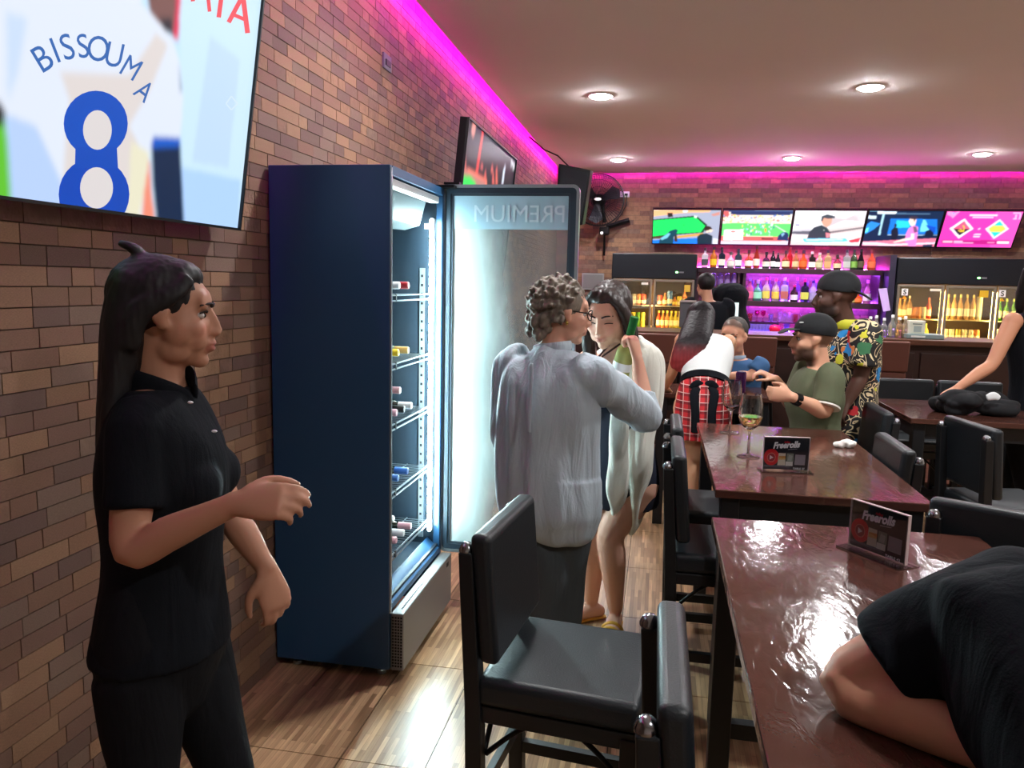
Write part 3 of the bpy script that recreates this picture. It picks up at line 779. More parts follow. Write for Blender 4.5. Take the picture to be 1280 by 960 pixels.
s.px([(-900, 300), (-10, 330), (18, 372), (8, 420), (-900, 400)], (40, 30, 34))
s.px([(460, -200), (604, -200), (588, 40), (585, 120), (550, 100), (500, 40)], (120, 80, 76))
s.px([(530, 60), (572, 60), (574, 118), (548, 100)], (44, 34, 46))
s.px([(596, -200), (612, -200), (594, 132), (578, 130), (585, 40)], (222, 40, 84))
s.px([(590, 130), (594, 200), (606, 300), (600, 310)], (120, 140, 170))
s.px([(505, 480), (600, 470), (604, 560), (614, 760), (525, 760), (510, 620)], (20, 40, 72))
s.px([(510, 455), (600, 460), (598, 490), (502, 494)], (22, 90, 196))
s.px([(498, 520), (504, 640), (518, 740), (470, 740), (480, 640)], (236, 140, 116))
s.px([(438, 470), (498, 510), (480, 640), (460, 740), (420, 740)], (226, 222, 196))
s.soften(400, 224, 2)
s.ellp((318, 412), 107, 110, (20, 78, 184)); s.ellp((312, 648), 118, 122, (18, 70, 178))
s.px([(250, 490), (388, 490), (392, 560), (248, 560)], (20, 74, 180))
s.ellp((323, 433), 48, 66, (214, 208, 208)); s.ellp((320, 626), 55, 69, (214, 208, 208))
s.sc = 3.879
for ch, c0, up, hh in (('B', (204, 280), (-.52, -.86), 128), ('I', (263, 243), (-.36, -.93), 124), ('S', (322, 226), (-.28, -.96), 128), ('S', (398, 222), (-.14, -.99), 118),
                       ('O', (472, 235), (0.02, -1), 124), ('U', (550, 265), (.2, -.98), 118), ('M', (632, 328), (.5, -.87), 104), ('A', (696, 440), (.62, -.78), 96)):
    s.letter(ch, c0, up, hh, (52, 100, 170), 0.8)
s.stroke([(1000, -60), (1012, 56)], 18, (232, 72, 84)); s.stroke([(1075, -60), (1056, 84)], 22, (232, 72, 84))
s.stroke([(1172, -20), (1104, 108)], 22, (232, 72, 84)); s.stroke([(1172, -30), (1196, 160)], 24, (232, 72, 84)); s.stroke([(1122, 68), (1186, 96)], 18, (232, 72, 84))
s.stroke([(925, -40), (930, 6)], 20, (232, 72, 84))
s.sc = 2.667
s.stroke([(750, 345), (768, 320), (788, 345), (768, 366), (750, 345)], 4, (206, 224, 236))
s.build(t, 0.76, 'large')

# second television, on an arm above the fridge door
TL = atX(585, 146, -1.1); TR = atX(645, 200, -1.1); e = unit(atY(585, 146, TL[1]) - atY(577, 222, TL[1]))
w2 = TR[1] - TL[1]; h2 = w2 * 0.5625
t, s = make_tv('wall television above the fridge door showing a dark snooker scene with a red bar', TL - e * h2, (0, 1, 0), e, w2, h2)
s.org = (560, 140); s.sc = 7.11
s.raw([(0, 0), (s.w, 0), (s.w, s.h), (0, s.h)], (26, 20, 36))
s.px([(160, 260), (580, 500), (600, 430), (220, 60)], (34, 26, 52))
s.px([(330, 190), (460, 300), (380, 300), (330, 240)], (52, 62, 72))
s.px([(210, 130), (230, 75), (248, 100), (240, 190), (225, 230), (208, 200)], (214, 140, 130))
s.px([(305, 150), (322, 155), (262, 560), (240, 560)], (226, 60, 56))
s.px([(130, 500), (180, 505), (345, 600), (345, 720), (120, 720)], (240, 120, 100))
s.px([(128, 515), (170, 520), (330, 620), (330, 700), (128, 640)], (180, 120, 112))
s.px([(112, 565), (200, 570), (245, 630), (260, 900), (90, 900)], (24, 214, 84))
for x, y, hh in ((150, 450, 60), (330, 560, 50), (400, 590, 60), (430, 560, 90), (300, 480, 30), (390, 500, 40)):
    s.px([(x - 10, y + hh), (x - 6, y - hh * .5), (x + 6, y - hh), (x + 12, y + hh)], (206, 92, 84))
s.px([(490, 520), (505, 470), (512, 480), (490, 640), (474, 640)], (206, 220, 236))
s.stroke([(562, 430), (570, 455), (588, 470), (580, 510)], 12, (230, 236, 240))
s.stroke([(555, 480), (575, 470)], 10, (230, 236, 240))
s.soften(150, 84, 1); s.build(t, 0.9, 'arm')
MB().b2((XW, TL[1] + w2 / 2 - 0.1, TL[2] - h2 * 0.6), (TL[0] - 0.16, TL[1] + w2 / 2 + 0.1, TL[2] - h2 * 0.45)).build('wall_arm', M_dkmetal, t, world=True)

# five televisions above the bar
tvx = [(814.5, 898), (899.5, 985.5), (986.5, 1075), (1076, 1168.5), (1169.5, 1264.5)]
tvl = ['television above the bar showing a green snooker table, leftmost of five', 'television above the bar showing a stadium crowd and pitch, second from left',
       'television above the bar showing a man in a dark cap, middle of five', 'television above the bar showing a blue stage and a figure in pink, fourth from left',
       'television above the bar with a pink screen and two diamond flags, rightmost of five']
YBt, YTt = 11.24, 10.96
scr = []
for (u0, u1), lab in zip(tvx, tvl):
    A = atY(u0, 305.5, YBt); B_ = atY(u1, 305.5, YBt); x0, x1 = A[0], B_[0]; zb = 2.19
    eyb = unit(V(0, YTt - YBt, 0.455))
    t, s = make_tv(lab, (x0, YBt, zb), (1, 0, 0), eyb, x1 - x0, 0.535, bez=0.011, group='televisions above the bar')
    scr.append((t, s))
def full(s, c): s.raw([(0, 0), (s.w, 0), (s.w, s.h), (0, s.h)], c)
t, s = scr[0]; s.org = (815, 255); s.sc = 7.314
full(s, (150, 156, 176))
s.px([(0, 30), (560, 30), (525, 75), (300, 80), (0, 115)], (246, 168, 120)); s.px([(280, 45), (330, 45), (325, 75), (285, 78)], (255, 236, 226)); s.px([(0, 30), (560, 30), (550, 48), (0, 58)], (255, 214, 190))
s.px([(140, 80), (190, 78), (190, 118), (145, 120)], (40, 34, 36))
s.px([(0, 142), (400, 106), (412, 112), (505, 190), (470, 262), (240, 280), (0, 312)], (14, 60, 40))
s.px([(0, 152), (398, 120), (486, 200), (446, 256), (240, 268), (0, 296)], (30, 226, 92))
s.px([(385, 105), (415, 110), (405, 130), (385, 122)], (214, 226, 220)); s.ellp((290, 194), 5, 4, (10, 70, 30)); s.ellp((44, 214), 5, 4, (10, 70, 30))
s.px([(230, 292), (470, 264), (474, 284), (232, 312)], (206, 146, 70)); s.px([(0, 300), (110, 292), (80, 316), (0, 318)], (80, 60, 40))
s.px([(0, 330), (240, 318), (420, 310), (410, 380), (0, 380)], (26, 112, 232)); s.px([(205, 280), (225, 280), (235, 345), (205, 345)], (60, 40, 30))
s.px([(55, 380), (70, 325), (110, 290), (165, 245), (215, 228), (238, 240), (225, 270), (200, 300), (190, 380)], (20, 62, 80)); s.px([(75, 315), (150, 265), (170, 270), (140, 310), (90, 330)], (110, 180, 200))
s.px([(412, 380), (412, 300), (440, 275), (500, 268), (555, 292), (545, 380)], (16, 44, 56)); s.ellp((515, 232), 34, 30, (44, 30, 26)); s.px([(500, 230), (545, 232), (560, 244), (540, 258), (490, 262)], (226, 196, 180)); s.ellp((505, 222), 26, 20, (44, 30, 26))
s.px([(560, 310), (610, 320), (605, 380), (550, 380)], (200, 206, 216)); s.px([(540, 95), (620, 70), (620, 100), (560, 112)], (190, 130, 120))
s.soften(170, 92, 1); s.build(t, 1.2, 'bar')
t, s = scr[1]; s.org = (815, 255); s.sc = 7.314
full(s, (224, 214, 206))
s.px([(640, 20), (1290, 20), (1290, 92), (640, 70)], (50, 66, 108)); s.px([(640, 30), (1290, 45), (1290, 62), (740, 55)], (140, 170, 206)); s.px([(720, 68), (1270, 72), (1265, 104), (720, 98)], (34, 48, 92))
s.px([(640, 60), (700, 60), (710, 110), (640, 130)], (190, 90, 90))
random.seed(5)
for k in range(170):
    x = random.uniform(650, 1265); y = random.uniform(102, 182); d = random.uniform(5, 11)
    c = random.choice([(250, 226, 120), (255, 246, 240), (240, 190, 170), (120, 140, 190), (250, 240, 220), (206, 120, 110), (250, 214, 90)])
    s.px([(x - d, y - d * .7), (x + d, y - d * .8), (x + d, y + d * .6), (x - d, y + d * .7)], c, step=False)
s.layer += 1
s.px([(620, 180), (760, 172), (1000, 178), (1290, 180), (1290, 300), (615, 295)], (92, 222, 104)); s.px([(1120, 196), (1130, 196), (1240, 262), (1225, 262)], (226, 246, 226)); s.px([(860, 290), (1250, 300), (1250, 306), (860, 297)], (226, 246, 226))
for k in range(46):
    x = random.uniform(760, 1000) if k < 32 else random.uniform(1000, 1120); y = random.uniform(185, 285); d = random.uniform(4, 11)
    c = random.choice([(240, 244, 250), (110, 170, 220), (246, 200, 110), (60, 90, 140), (190, 226, 240)])
    s.px([(x - d * .5, y - d), (x + d * .6, y - d * .8), (x + d * .5, y + d), (x - d * .6, y + d)], c, step=False)
s.layer += 1
s.ellp((1038, 240), 9, 20, (240, 120, 70))
s.px([(612, 290), (1290, 302), (1290, 340), (612, 340)], (224, 96, 92)); s.px([(1000, 308), (1110, 312), (1110, 330), (1000, 326)], (110, 50, 50)); s.px([(612, 335), (1290, 338), (1290, 380), (612, 380)], (196, 190, 200))
s.px([(660, 235), (835, 232), (830, 328), (650, 330)], (250, 246, 244)); s.ellp((742, 252), 24, 9, (240, 110, 110)); s.px([(705, 272), (785, 272), (785, 284), (705, 284)], (190, 196, 200)); s.px([(720, 298), (765, 298), (765, 308), (720, 308)], (150, 190, 200))
s.px([(1140, 330), (1155, 290), (1185, 260), (1225, 255), (1250, 270), (1245, 336)], (22, 48, 92)); s.px([(1180, 275), (1200, 262), (1215, 270), (1190, 300)], (120, 170, 200))
s.soften(170, 92, 1); s.build(t, 1.2, 'bar')
t, s = scr[2]; s.org = (985, 255); s.sc = 6.919
full(s, (250, 250, 254))
s.px([(700, 40), (440, 40), (350, 170), (330, 215), (700, 150)], (226, 218, 222))
for k in range(7): s.px([(330 + k * 6, 200 - k * 14), (700, 40 + k * 18), (700, 46 + k * 18), (330 + k * 6, 206 - k * 12)], (190, 178, 184), step=False)
s.px([(330, 215), (700, 165), (700, 262), (330, 275)], (206, 190, 190)); s.px([(340, 240), (700, 190), (700, 206), (340, 258)], (120, 108, 112)); s.px([(340, 262), (700, 232), (700, 300), (330, 300)], (232, 206, 204))
s.px([(20, 225), (200, 205), (190, 270), (10, 268)], (190, 186, 196)); s.px([(20, 238), (190, 232), (180, 264), (15, 258)], (92, 92, 104)); s.px([(5, 265), (200, 268), (190, 300), (0, 300)], (246, 214, 214)); s.px([(62, 172), (104, 174), (102, 188), (62, 186)], (120, 110, 150))
s.px([(160, 310), (185, 240), (225, 200), (290, 180), (340, 205), (368, 250), (352, 345), (215, 350), (220, 310)], (46, 56, 66)); s.px([(326, 248), (366, 255), (352, 292), (330, 290)], (236, 130, 140)); s.px([(300, 215), (318, 228), (312, 230)], (220, 220, 220))
s.px([(285, 150), (300, 115), (360, 110), (384, 130), (376, 165), (358, 188), (330, 200), (300, 180)], (214, 150, 130)); s.px([(284, 145), (290, 105), (340, 88), (385, 98), (410, 108), (404, 122), (350, 128), (310, 120), (298, 150)], (62, 68, 78))
s.px([(0, 300), (700, 300), (700, 360), (0, 360)], (240, 224, 226)); s.px([(125, 298), (500, 296), (525, 325), (140, 332)], (90, 190, 236)); s.px([(150, 304), (480, 302), (470, 314), (160, 318)], (190, 230, 250)); s.px([(0, 330), (130, 325), (215, 345), (215, 365), (0, 365)], (244, 190, 190)); s.px([(520, 315), (630, 290), (612, 330), (540, 335)], (206, 60, 76)); s.px([(355, 330), (520, 328), (510, 360), (350, 362)], (246, 206, 190))
s.soften(170, 92, 1); s.build(t, 1.2, 'bar')
t, s = scr[3]; s.org = (985, 255); s.sc = 6.919
full(s, (14, 34, 66))
s.px([(690, 170), (720, 150), (800, 170), (740, 220), (670, 260), (650, 230)], (40, 130, 226)); s.px([(660, 220), (700, 200), (690, 240), (665, 250)], (100, 220, 250)); s.px([(690, 98), (768, 104), (762, 130), (690, 126)], (190, 214, 226))
s.px([(700, 38), (838, 40), (834, 62), (700, 60)], (140, 206, 236)); s.px([(775, 62), (940, 66), (936, 84), (775, 86)], (226, 240, 250)); s.px([(940, 76), (1230, 82), (1230, 90), (940, 88)], (70, 100, 130)); s.px([(820, 80), (838, 84), (796, 270), (780, 270)], (160, 206, 226))
s.px([(890, 125), (1290, 132), (1290, 262), (860, 258)], (20, 110, 214)); s.px([(940, 140), (1060, 150), (1050, 206), (930, 206)], (40, 190, 246)); s.px([(1150, 190), (1170, 135), (1190, 140), (1230, 235), (1140, 240)], (110, 206, 240)); s.px([(1190, 180), (1280, 200), (1270, 250), (1230, 235)], (14, 70, 180)); s.px([(860, 262), (1290, 268), (1290, 272), (860, 268)], (160, 190, 220))
s.px([(895, 320), (890, 230), (920, 200), (950, 205), (955, 260), (930, 320)], (22, 24, 44)); s.ellp((930, 185), 12, 18, (30, 40, 60)); s.px([(1180, 280), (1190, 235), (1230, 220), (1260, 250), (1250, 290)], (16, 24, 50))
s.px([(630, 325), (1290, 295), (1290, 400), (620, 400)], (206, 110, 136)); s.px([(630, 328), (760, 330), (880, 345), (1290, 330), (1290, 345), (880, 362), (620, 352)], (226, 196, 214)); s.px([(1165, 352), (1250, 348), (1245, 375), (1165, 375)], (40, 40, 70))
s.px([(1010, 330), (1020, 260), (1045, 210), (1090, 185), (1125, 200), (1120, 260), (1105, 372), (1040, 372), (1035, 340)], (236, 120, 190)); s.px([(1080, 195), (1110, 195), (1122, 240), (1090, 250)], (110, 70, 110)); s.px([(905, 330), (1000, 300), (1060, 290), (1065, 255), (1092, 255), (1090, 305), (1000, 320), (920, 335)], (240, 206, 196))
s.px([(1045, 150), (1055, 120), (1095, 112), (1110, 140), (1100, 180), (1075, 195), (1060, 185)], (236, 200, 190)); s.px([(1038, 128), (1060, 104), (1120, 106), (1126, 124), (1100, 132), (1095, 160), (1085, 130)], (50, 40, 56))
s.soften(170, 92, 1); s.build(t, 1.2, 'bar')
t, s = scr[4]; s.org = (1165, 255); s.sc = 11.13
full(s, (240, 60, 176))
s.px([(900, 70), (1300, 80), (1200, 620), (800, 600)], (246, 84, 186))
for A, in (([(245, 340), (455, 200), (575, 345), (370, 480)],), ([(742, 345), (945, 210), (1070, 348), (862, 485)],)): s.px(A, (250, 240, 250))
s.px([(292, 342), (450, 236), (532, 345), (378, 440)], (238, 90, 130)); s.px([(294, 344), (532, 346), (378, 440)], (44, 24, 54)); s.stroke([(365, 365), (400, 385), (440, 370), (452, 330), (430, 296)], 16, (246, 206, 60)); s.stroke([(385, 345), (445, 388)], 13, (246, 206, 60))
s.px([(784, 346), (945, 238), (1030, 348), (866, 460)], (240, 240, 90)); s.px([(852, 302), (945, 236), (1000, 304)], (40, 220, 206)); s.px([(816, 390), (960, 392), (866, 460)], (40, 220, 206))
s.stroke([(525, 156), (912, 156)], 20, (252, 224, 244)); s.stroke([(565, 186), (856, 186)], 16, (252, 214, 240)); s.stroke([(580, 424), (678, 424)], 16, (252, 224, 244)); s.stroke([(575, 455), (665, 455)], 15, (252, 224, 244)); s.stroke([(640, 352), (672, 340)], 18, (252, 200, 236))
s.px([(125, 520), (150, 500), (1070, 505), (1085, 530), (1060, 565), (140, 548)], (190, 30, 130)); s.stroke([(150, 524), (285, 526)], 26, (252, 190, 210)); s.stroke([(300, 520), (425, 522)], 12, (246, 200, 230)); s.stroke([(300, 540), (575, 542)], 8, (246, 190, 226)); s.stroke([(905, 536), (1070, 538)], 34, (254, 244, 252)); s.stroke([(770, 536), (870, 538)], 14, (240, 140, 190))
s.px([(215, 110), (270, 102), (300, 130), (350, 105), (390, 105), (340, 150), (290, 200), (255, 165), (215, 150)], (250, 150, 206)); s.px([(290, 110), (325, 125), (310, 150), (285, 135)], (140, 170, 236))
s.stroke([(1130, 125), (1235, 130), (1215, 215)], 18, (252, 190, 226)); s.stroke([(1175, 150), (1160, 208)], 22, (252, 190, 226)); s.stroke([(1128, 205), (1180, 210)], 14, (252, 190, 226))
s.soften(170, 92, 1); s.build(t, 1.0, 'bar_pink')

# ---------------------------------------------------------------- things on the walls
# loudspeaker hung in the corner of the ceiling
C = V(-0.93, 8.15, 2.5)
sp = thing('loudspeaker', 'black loudspeaker hanging near the ceiling behind the fridge door', 'speaker', C)
b = MB(); b.poly([(-0.15, -0.14, -0.3), (0.13, -0.12, -0.3), (0.2, -0.16, 0.24), (-0.12, -0.2, 0.3)], 0.3, (0, 1, 0.1)); b.build('cabinet', M_dkmetal, sp, bevel=0.01)
b = MB(); b.poly([(-0.13, -0.155, -0.27), (0.11, -0.135, -0.27), (0.175, -0.172, 0.21), (-0.1, -0.21, 0.27)], 0.012, (0, -1, 0)); b.build('front_grille', mat('speaker_cloth', (26, 28, 34), rough=0.9), sp)
MB().tube([(-0.1, 0.1, -0.16), (-0.4, 0.1, -0.16), (-0.57, 0.1, -0.16)], 0.014, 8).build('wall_arm', M_dkmetal, sp)
a = atX(682, 192, -1.46)
MB().tube([(-0.02, -0.05, 0.28), (-0.15, -0.05, 0.4), (-0.3, -0.02, 0.47), (-0.48, 0.1, 0.62)], 0.007, 6).build('cable', M_dkmetal, sp, smooth=True)
# wall fan
c = atY(748, 250, 11.05)
fan = thing('wall_fan', 'black wall fan with round wire cage on the bar wall', 'fan', c)
for rr, yy in ((0.355, 0.0), (0.35, -0.05), (0.27, -0.085), (0.17, -0.1), (0.34, 0.06)):
    MB().tube([(rr * math.cos(t_), yy, rr * math.sin(t_)) for t_ in [2 * PI * k / 40 for k in range(41)]], 0.007 if rr > 0.35 else 0.003, 6).build('cage_ring', M_dkmetal, fan, smooth=True)
mb = MB()
for k in range(60):
    t_ = 2 * PI * k / 60; cx, cz = math.cos(t_), math.sin(t_)
    mb.tube([(0.05 * cx, -0.105, 0.05 * cz), (0.2 * cx, -0.1, 0.2 * cz), (0.35 * cx, -0.045, 0.35 * cz), (0.34 * cx, 0.06, 0.34 * cz), (0.08 * cx, 0.1, 0.08 * cz)], 0.0022, 4)
tag(mb.build('cage_wires', M_dkmetal, fan), kind='stuff')
for k in range(3):
    t_ = 2 * PI * k / 3 + 0.4; R = rotz(0)
    d = V(math.cos(t_), 0, math.sin(t_)); q = V(-math.sin(t_), 0, math.cos(t_))
    mb = MB(); mb.poly([d * 0.05 - q * 0.03 + V(0, -0.02, 0), d * 0.28 - q * 0.10 + V(0, -0.035, 0), d * 0.32 + q * 0.02 + V(0, 0, 0), d * 0.25 + q * 0.1 + V(0, 0.03, 0), d * 0.05 + q * 0.03 + V(0, 0.02, 0)], 0.004, (0, 1, 0)); mb.build('blade', mat('fan_blade', (34, 32, 44), rough=0.3), fan)
MB().ell((0, -0.112, 0), (0.05, 0.012, 0.022)).build('badge', M_white, fan, smooth=True)
MB().ell((0, 0.1, 0), (0.1, 0.1, 0.1)).build('motor_housing', M_dkmetal, fan, smooth=True)
MB().b2((0.02, 0.05, -0.47), (0.16, 0.2, -0.36)).build('switch_box', M_dkmetal, fan, bevel=0.02)
MB().lathe([(0.022, 0), (0.022, 0.012)], (0.06, 0, 0), 14).build('dial', M_white, fan).matrix_local = Matrix.Translation((0.06, 0.05, -0.45)) @ Matrix.Rotation(PI / 2, 4, 'X') @ Matrix.Translation((-0.06, 0, 0))
MB().tube([(0.09, 0.16, -0.4), (0.09, 0.24, -0.75)], 0.016, 8).build('mount_pole', M_dkmetal, fan)
MB().tube([(0.09, 0.12, -0.3), (0.05, 0.1, -0.05)], 0.025, 8).build('neck', M_dkmetal, fan)
# outlet with the plugged-in fan cord
c = atY(781, 243, 11.345)
ot = thing('wall_outlet', 'white wall outlet with a black plug beside the fan', 'outlet', c)
MB().box((0, 0, 0), (0.13, 0.02, 0.08)).build('plate', M_white, ot, bevel=0.004)
MB().box((0.02, -0.02, -0.005), (0.045, 0.03, 0.03)).build('plug', M_dkmetal, ot, bevel=0.004)
MB().tube([(0.03, -0.03, -0.01), (0.03, -0.035, -0.15), (-0.05, -0.04, -0.3), (-0.13, -0.045, -0.4)], 0.007, 6).build('cord', M_dkmetal, ot, smooth=True)
MB().tube([(-0.24, -0.05, -0.46), (-0.1, -0.05, -0.42), (0.08, -0.05, -0.36)], 0.035, 8).build('adapter', M_dkmetal, ot)
# small plate high on the left wall
c = (atX(478, 66, XW + 0.006) + atX(489, 90, XW + 0.006)) / 2
sw = thing('wall_socket', 'small violet-lit socket plate high on the left brick wall', 'outlet', c)
MB().box((0, 0, 0), (0.012, 0.12, 0.08)).build('plate', mat('grey_plate', (96, 92, 104), rough=0.5), sw, bevel=0.003)
MB().box((0.008, 0, -0.005), (0.006, 0.07, 0.03)).build('socket', M_dkmetal, sw)
# framed notice on the bar wall
c = atY(741, 352, 11.34)
nt_ = thing('framed_notice', 'grey framed notice on the bar wall behind the person in the shawl', 'notice', c)
MB().box((0, 0, 0), (0.32, 0.02, 0.24)).build('frame', mat('notice_frame', (150, 150, 150), rough=0.5), nt_, bevel=0.004)
MB().box((0, -0.011, 0), (0.28, 0.004, 0.2)).build('sheet', mat('notice_sheet', (120, 122, 120), rough=0.6), nt_)
# ---------------------------------------------------------------- bottles of every kind
def prof(kind, r, h):
    if kind == 'can': return [(r * .8, 0), (r, 0.006), (r, h - 0.01), (r * .85, h)], h * 0.98, h
    if kind == 'square': return [(r * .95, 0), (r, 0.004), (r, h * .6), (r * .9, h * .66), (r * .36, h * .72), (r * .34, h * .9)], h * .86, h
    if kind == 'tall': return [(r * .9, 0), (r, 0.006), (r, h * .58), (r * .8, h * .66), (r * .42, h * .76), (r * .36, h * .92)], h * .88, h
    if kind == 'cone': return [(r * .95, 0), (r, 0.006), (r * .95, h * .4), (r * .6, h * .62), (r * .36, h * .78), (r * .34, h * .92)], h * .86, h
    if kind == 'squat': return [(r * .8, 0), (r, 0.01), (r, h * .42), (r * .75, h * .56), (r * .3, h * .66), (r * .28, h * .9)], h * .82, h
    return [(r * .9, 0), (r, 0.006), (r, h * .52), (r * .85, h * .6), (r * .4, h * .74), (r * .37, h * .93)], h * .88, h
GL = {}
def glassy(rgb, tr=0.55):
    k = (rgb, tr)
    if k not in GL: GL[k] = mat('glass_%d_%d_%d_%d' % (rgb + (int(tr * 100),)), rgb, rough=0.08, trans=tr, ior=1.3, spec=0.6)
    return GL[k]
def plain(rgb, rough=0.5):
    return mat('plain_%d_%d_%d' % rgb, rgb, rough=rough)
def bottle(loc, kind, r, h, glass, lab, cap, label, group, name='bottle', tr=0.55, cat='bottle', parts=True):
    P, zc, zt = prof(kind, r, h); n = 4 if kind == 'square' else 14
    def rot(m):
        if n == 4: m.v = [tuple(rotz(PI / 4) @ np.array(p) * V(1, 0.75, 1)) for p in m.v]
        return m
    q = 1.3 if n == 4 else 1.0
    g = rot(MB().lathe([(a * q, b_) for a, b_ in P], n=n))
    if parts:
        t = thing(name, label, cat, loc, group=group)
        g.build('glass', glassy(glass, tr), t, smooth=n > 4)
        if lab: rot(MB().lathe([(r * 1.02 * q, h * .12), (r * 1.02 * q, h * .42)], n=n)).build('paper_label', plain(lab), t, smooth=n > 4)
        if cap: MB().lathe([(r * .4, zc), (r * .4, zt), (r * .3, zt + 0.003)], n=12).build('cap', plain(cap), t, smooth=True)
        return t
    k1 = len(g.f)
    if lab: g.k = 1; g.add(*(lambda m: (m.v, m.f))(rot(MB().lathe([(r * 1.02 * q, h * .15), (r * 1.02 * q, h * .45)], n=n))))
    if cap: g.k = 2; g.lathe([(r * .4, zc), (r * .4, zt)], n=10)
    o = g.build(name, [glassy(glass, tr), plain(lab or (200, 200, 200)), plain(cap or (200, 200, 200))], smooth=n > 4); o.location = tuple(loc)
    return tag(o, label, cat, group)

# ---------------------------------------------------------------- back bar shelving with bottles
M_shelf = mat('back_bar_dark_wood', (58, 34, 48), rough=0.4, vary=0.15)
bb = thing('back_bar_shelf', 'violet-lit back bar shelving full of bottles', 'shelf', (1.66, 11.0, 0))
SX0, SX1, SXM = 0.5, 2.84, 1.12
def bx(name, lo, hi, m=M_shelf, par=None, bev=0.003): return MB().b2(lo, hi).build(name, m, par or bb, world=True, bevel=bev)
bx('top_shelf', (SX0, 10.88, 1.835), (SX1, 11.34, 1.868)); bx('middle_shelf', (SXM, 10.88, 1.40), (SX1, 11.34, 1.432)); bx('low_shelf', (SXM, 11.05, 1.125), (SX1, 11.34, 1.15))
bx('counter', (SX0, 10.78, 0.975), (SX1, 11.34, 1.01)); bx('cabinet_body', (SX0, 10.82, 0.0), (SX1, 11.34, 0.975))
bx('shelf_fascia', (SXM + 0.02, 10.862, 1.362), (SX1, 10.88, 1.434)); bx('shelf_fascia', (SX0, 10.862, 1.80), (SX1, 10.88, 1.87)); bx('shelf_fascia', (SXM + 0.02, 11.03, 1.10), (SX1, 11.05, 1.152))
for x in (SX0, SXM, SX1): bx('upright', (x - 0.02, 10.9, 1.01), (x + 0.02, 11.34, 1.835))
bx('upright', (SXM - 0.09, 10.9, 1.01), (SXM - 0.06, 11.34, 1.835))
M_vled = emission('violet_shelf_led', (165, 70, 255), SHELF_GLOW); M_mled = emission('pink_shelf_led', (255, 60, 225), SHELF_GLOW * 1.8); M_wled = emission('cool_violet_shelf_led', (190, 130, 255), SHELF_GLOW * 1.3)
def led(lo, hi, m): return MB().b2(lo, hi).build('led_strip', m, bb, world=True)
led((SX0 + 0.02, 11.31, 1.872), (SX1 - 0.02, 11.33, 1.885), M_mled)
led((SXM + 0.03, 11.25, 1.82), (SX1 - 0.03, 11.27, 1.834), M_vled); led((SX0 + 0.03, 10.95, 1.822), (SXM - 0.1, 10.97, 1.834), M_wled)
led((SXM + 0.03, 11.25, 1.385), (SX1 - 0.03, 11.27, 1.399), M_vled); led((SXM + 0.03, 11.06, 1.112), (SX1 - 0.03, 11.075, 1.124), M_vled)
led((SXM + 0.03, 11.315, 1.012), (SX1 - 0.03, 11.33, 1.024), M_wled); led((SXM + 0.03, 11.315, 1.436), (SX1 - 0.03, 11.33, 1.446), M_vled)  # the counter-back strip is an extra, added to brighten the glasses
led((SXM + 0.03, 10.785, 0.985), (SX1 - 0.03, 10.79, 1.0), M_wled)
led((SXM + 0.03, 10.9, 1.386), (SX1 - 0.03, 10.91, 1.399), M_vled); led((SXM + 0.03, 10.9, 1.822), (SX1 - 0.03, 10.91, 1.834), M_vled)
def X5(x, y=180): return atY(860 + x / 5.12, 300 + y / 5.12, 11.0)[0]
CL = (206, 214, 220); PALE = (226, 224, 206); CRM = (232, 216, 170)
top = [(105, 62, 'square', CL, (60, 64, 70), (40, 36, 40), 'clear bottle with dark crest label'), (160, 58, 'round', (190, 110, 40), (240, 190, 40), (40, 30, 30), 'amber bottle with yellow round label'),
       (212, 58, 'square', (34, 40, 60), PALE, (20, 20, 24), 'navy bottle with pale label'), (270, 84, 'squat', (190, 196, 190), (214, 216, 206), (70, 60, 60), 'squat clear bottle with pale label'),
       (318, 66, 'square', (52, 70, 84), (206, 214, 214), (40, 44, 60), 'steel blue bottle with pale label'), (385, 72, 'squat', (140, 66, 36), (240, 226, 214), (60, 30, 30), 'wide brown bottle with thin white label'),
       (435, 46, 'cone', (150, 50, 40), (240, 220, 200), (70, 26, 30), 'tall red-brown bottle with cream label'), (497, 82, 'squat', (36, 30, 34), PALE, (24, 22, 26), 'squat black bottle with cream label'),
       (540, 76, 'tall', (30, 34, 38), (230, 230, 226), (24, 22, 26), 'slim dark bottle with white label'), (572, 86, 'round', (40, 40, 46), (238, 236, 230), (60, 50, 60), 'dark bottle with round white label'),
       (622, 72, 'squat', (120, 70, 40), CRM, (60, 40, 40), 'wide amber bottle with cream label'), (655, 50, 'tall', (190, 40, 60), None, (120, 30, 40), 'plain red bottle'),
       (686, 72, 'round', (160, 110, 70), (214, 190, 140), (50, 34, 40), 'pale amber bottle with tan label'), (735, 68, 'squat', (226, 90, 40), (240, 110, 50), (60, 30, 60), 'orange bottle'),
       (790, 76, 'square', (50, 40, 40), (236, 232, 214), (200, 190, 190), 'dark bottle with white label'), (838, 82, 'round', (190, 190, 150), (206, 206, 160), (214, 206, 206), 'pale green bottle with patterned label'),
       (890, 66, 'square', (206, 180, 130), (206, 170, 110), (50, 40, 60), 'golden bottle with tan label'), (953, 94, 'squat', (90, 56, 44), CRM, (50, 34, 40), 'dark amber bottle with cream label'),
       (1012, 62, 'square', (170, 180, 180), (190, 200, 190), (60, 60, 70), 'clear bottle with grey-green label'), (1058, 60, 'round', (60, 90, 60), (130, 180, 80), (40, 40, 44), 'green-labelled bottle'),
       (1102, 56, 'cone', (26, 24, 28), (90, 80, 60), (30, 26, 30), 'black cone-shaped bottle'), (1172, 58, 'squat', (220, 90, 60), (230, 110, 70), (120, 40, 50), 'orange-red bottle')]
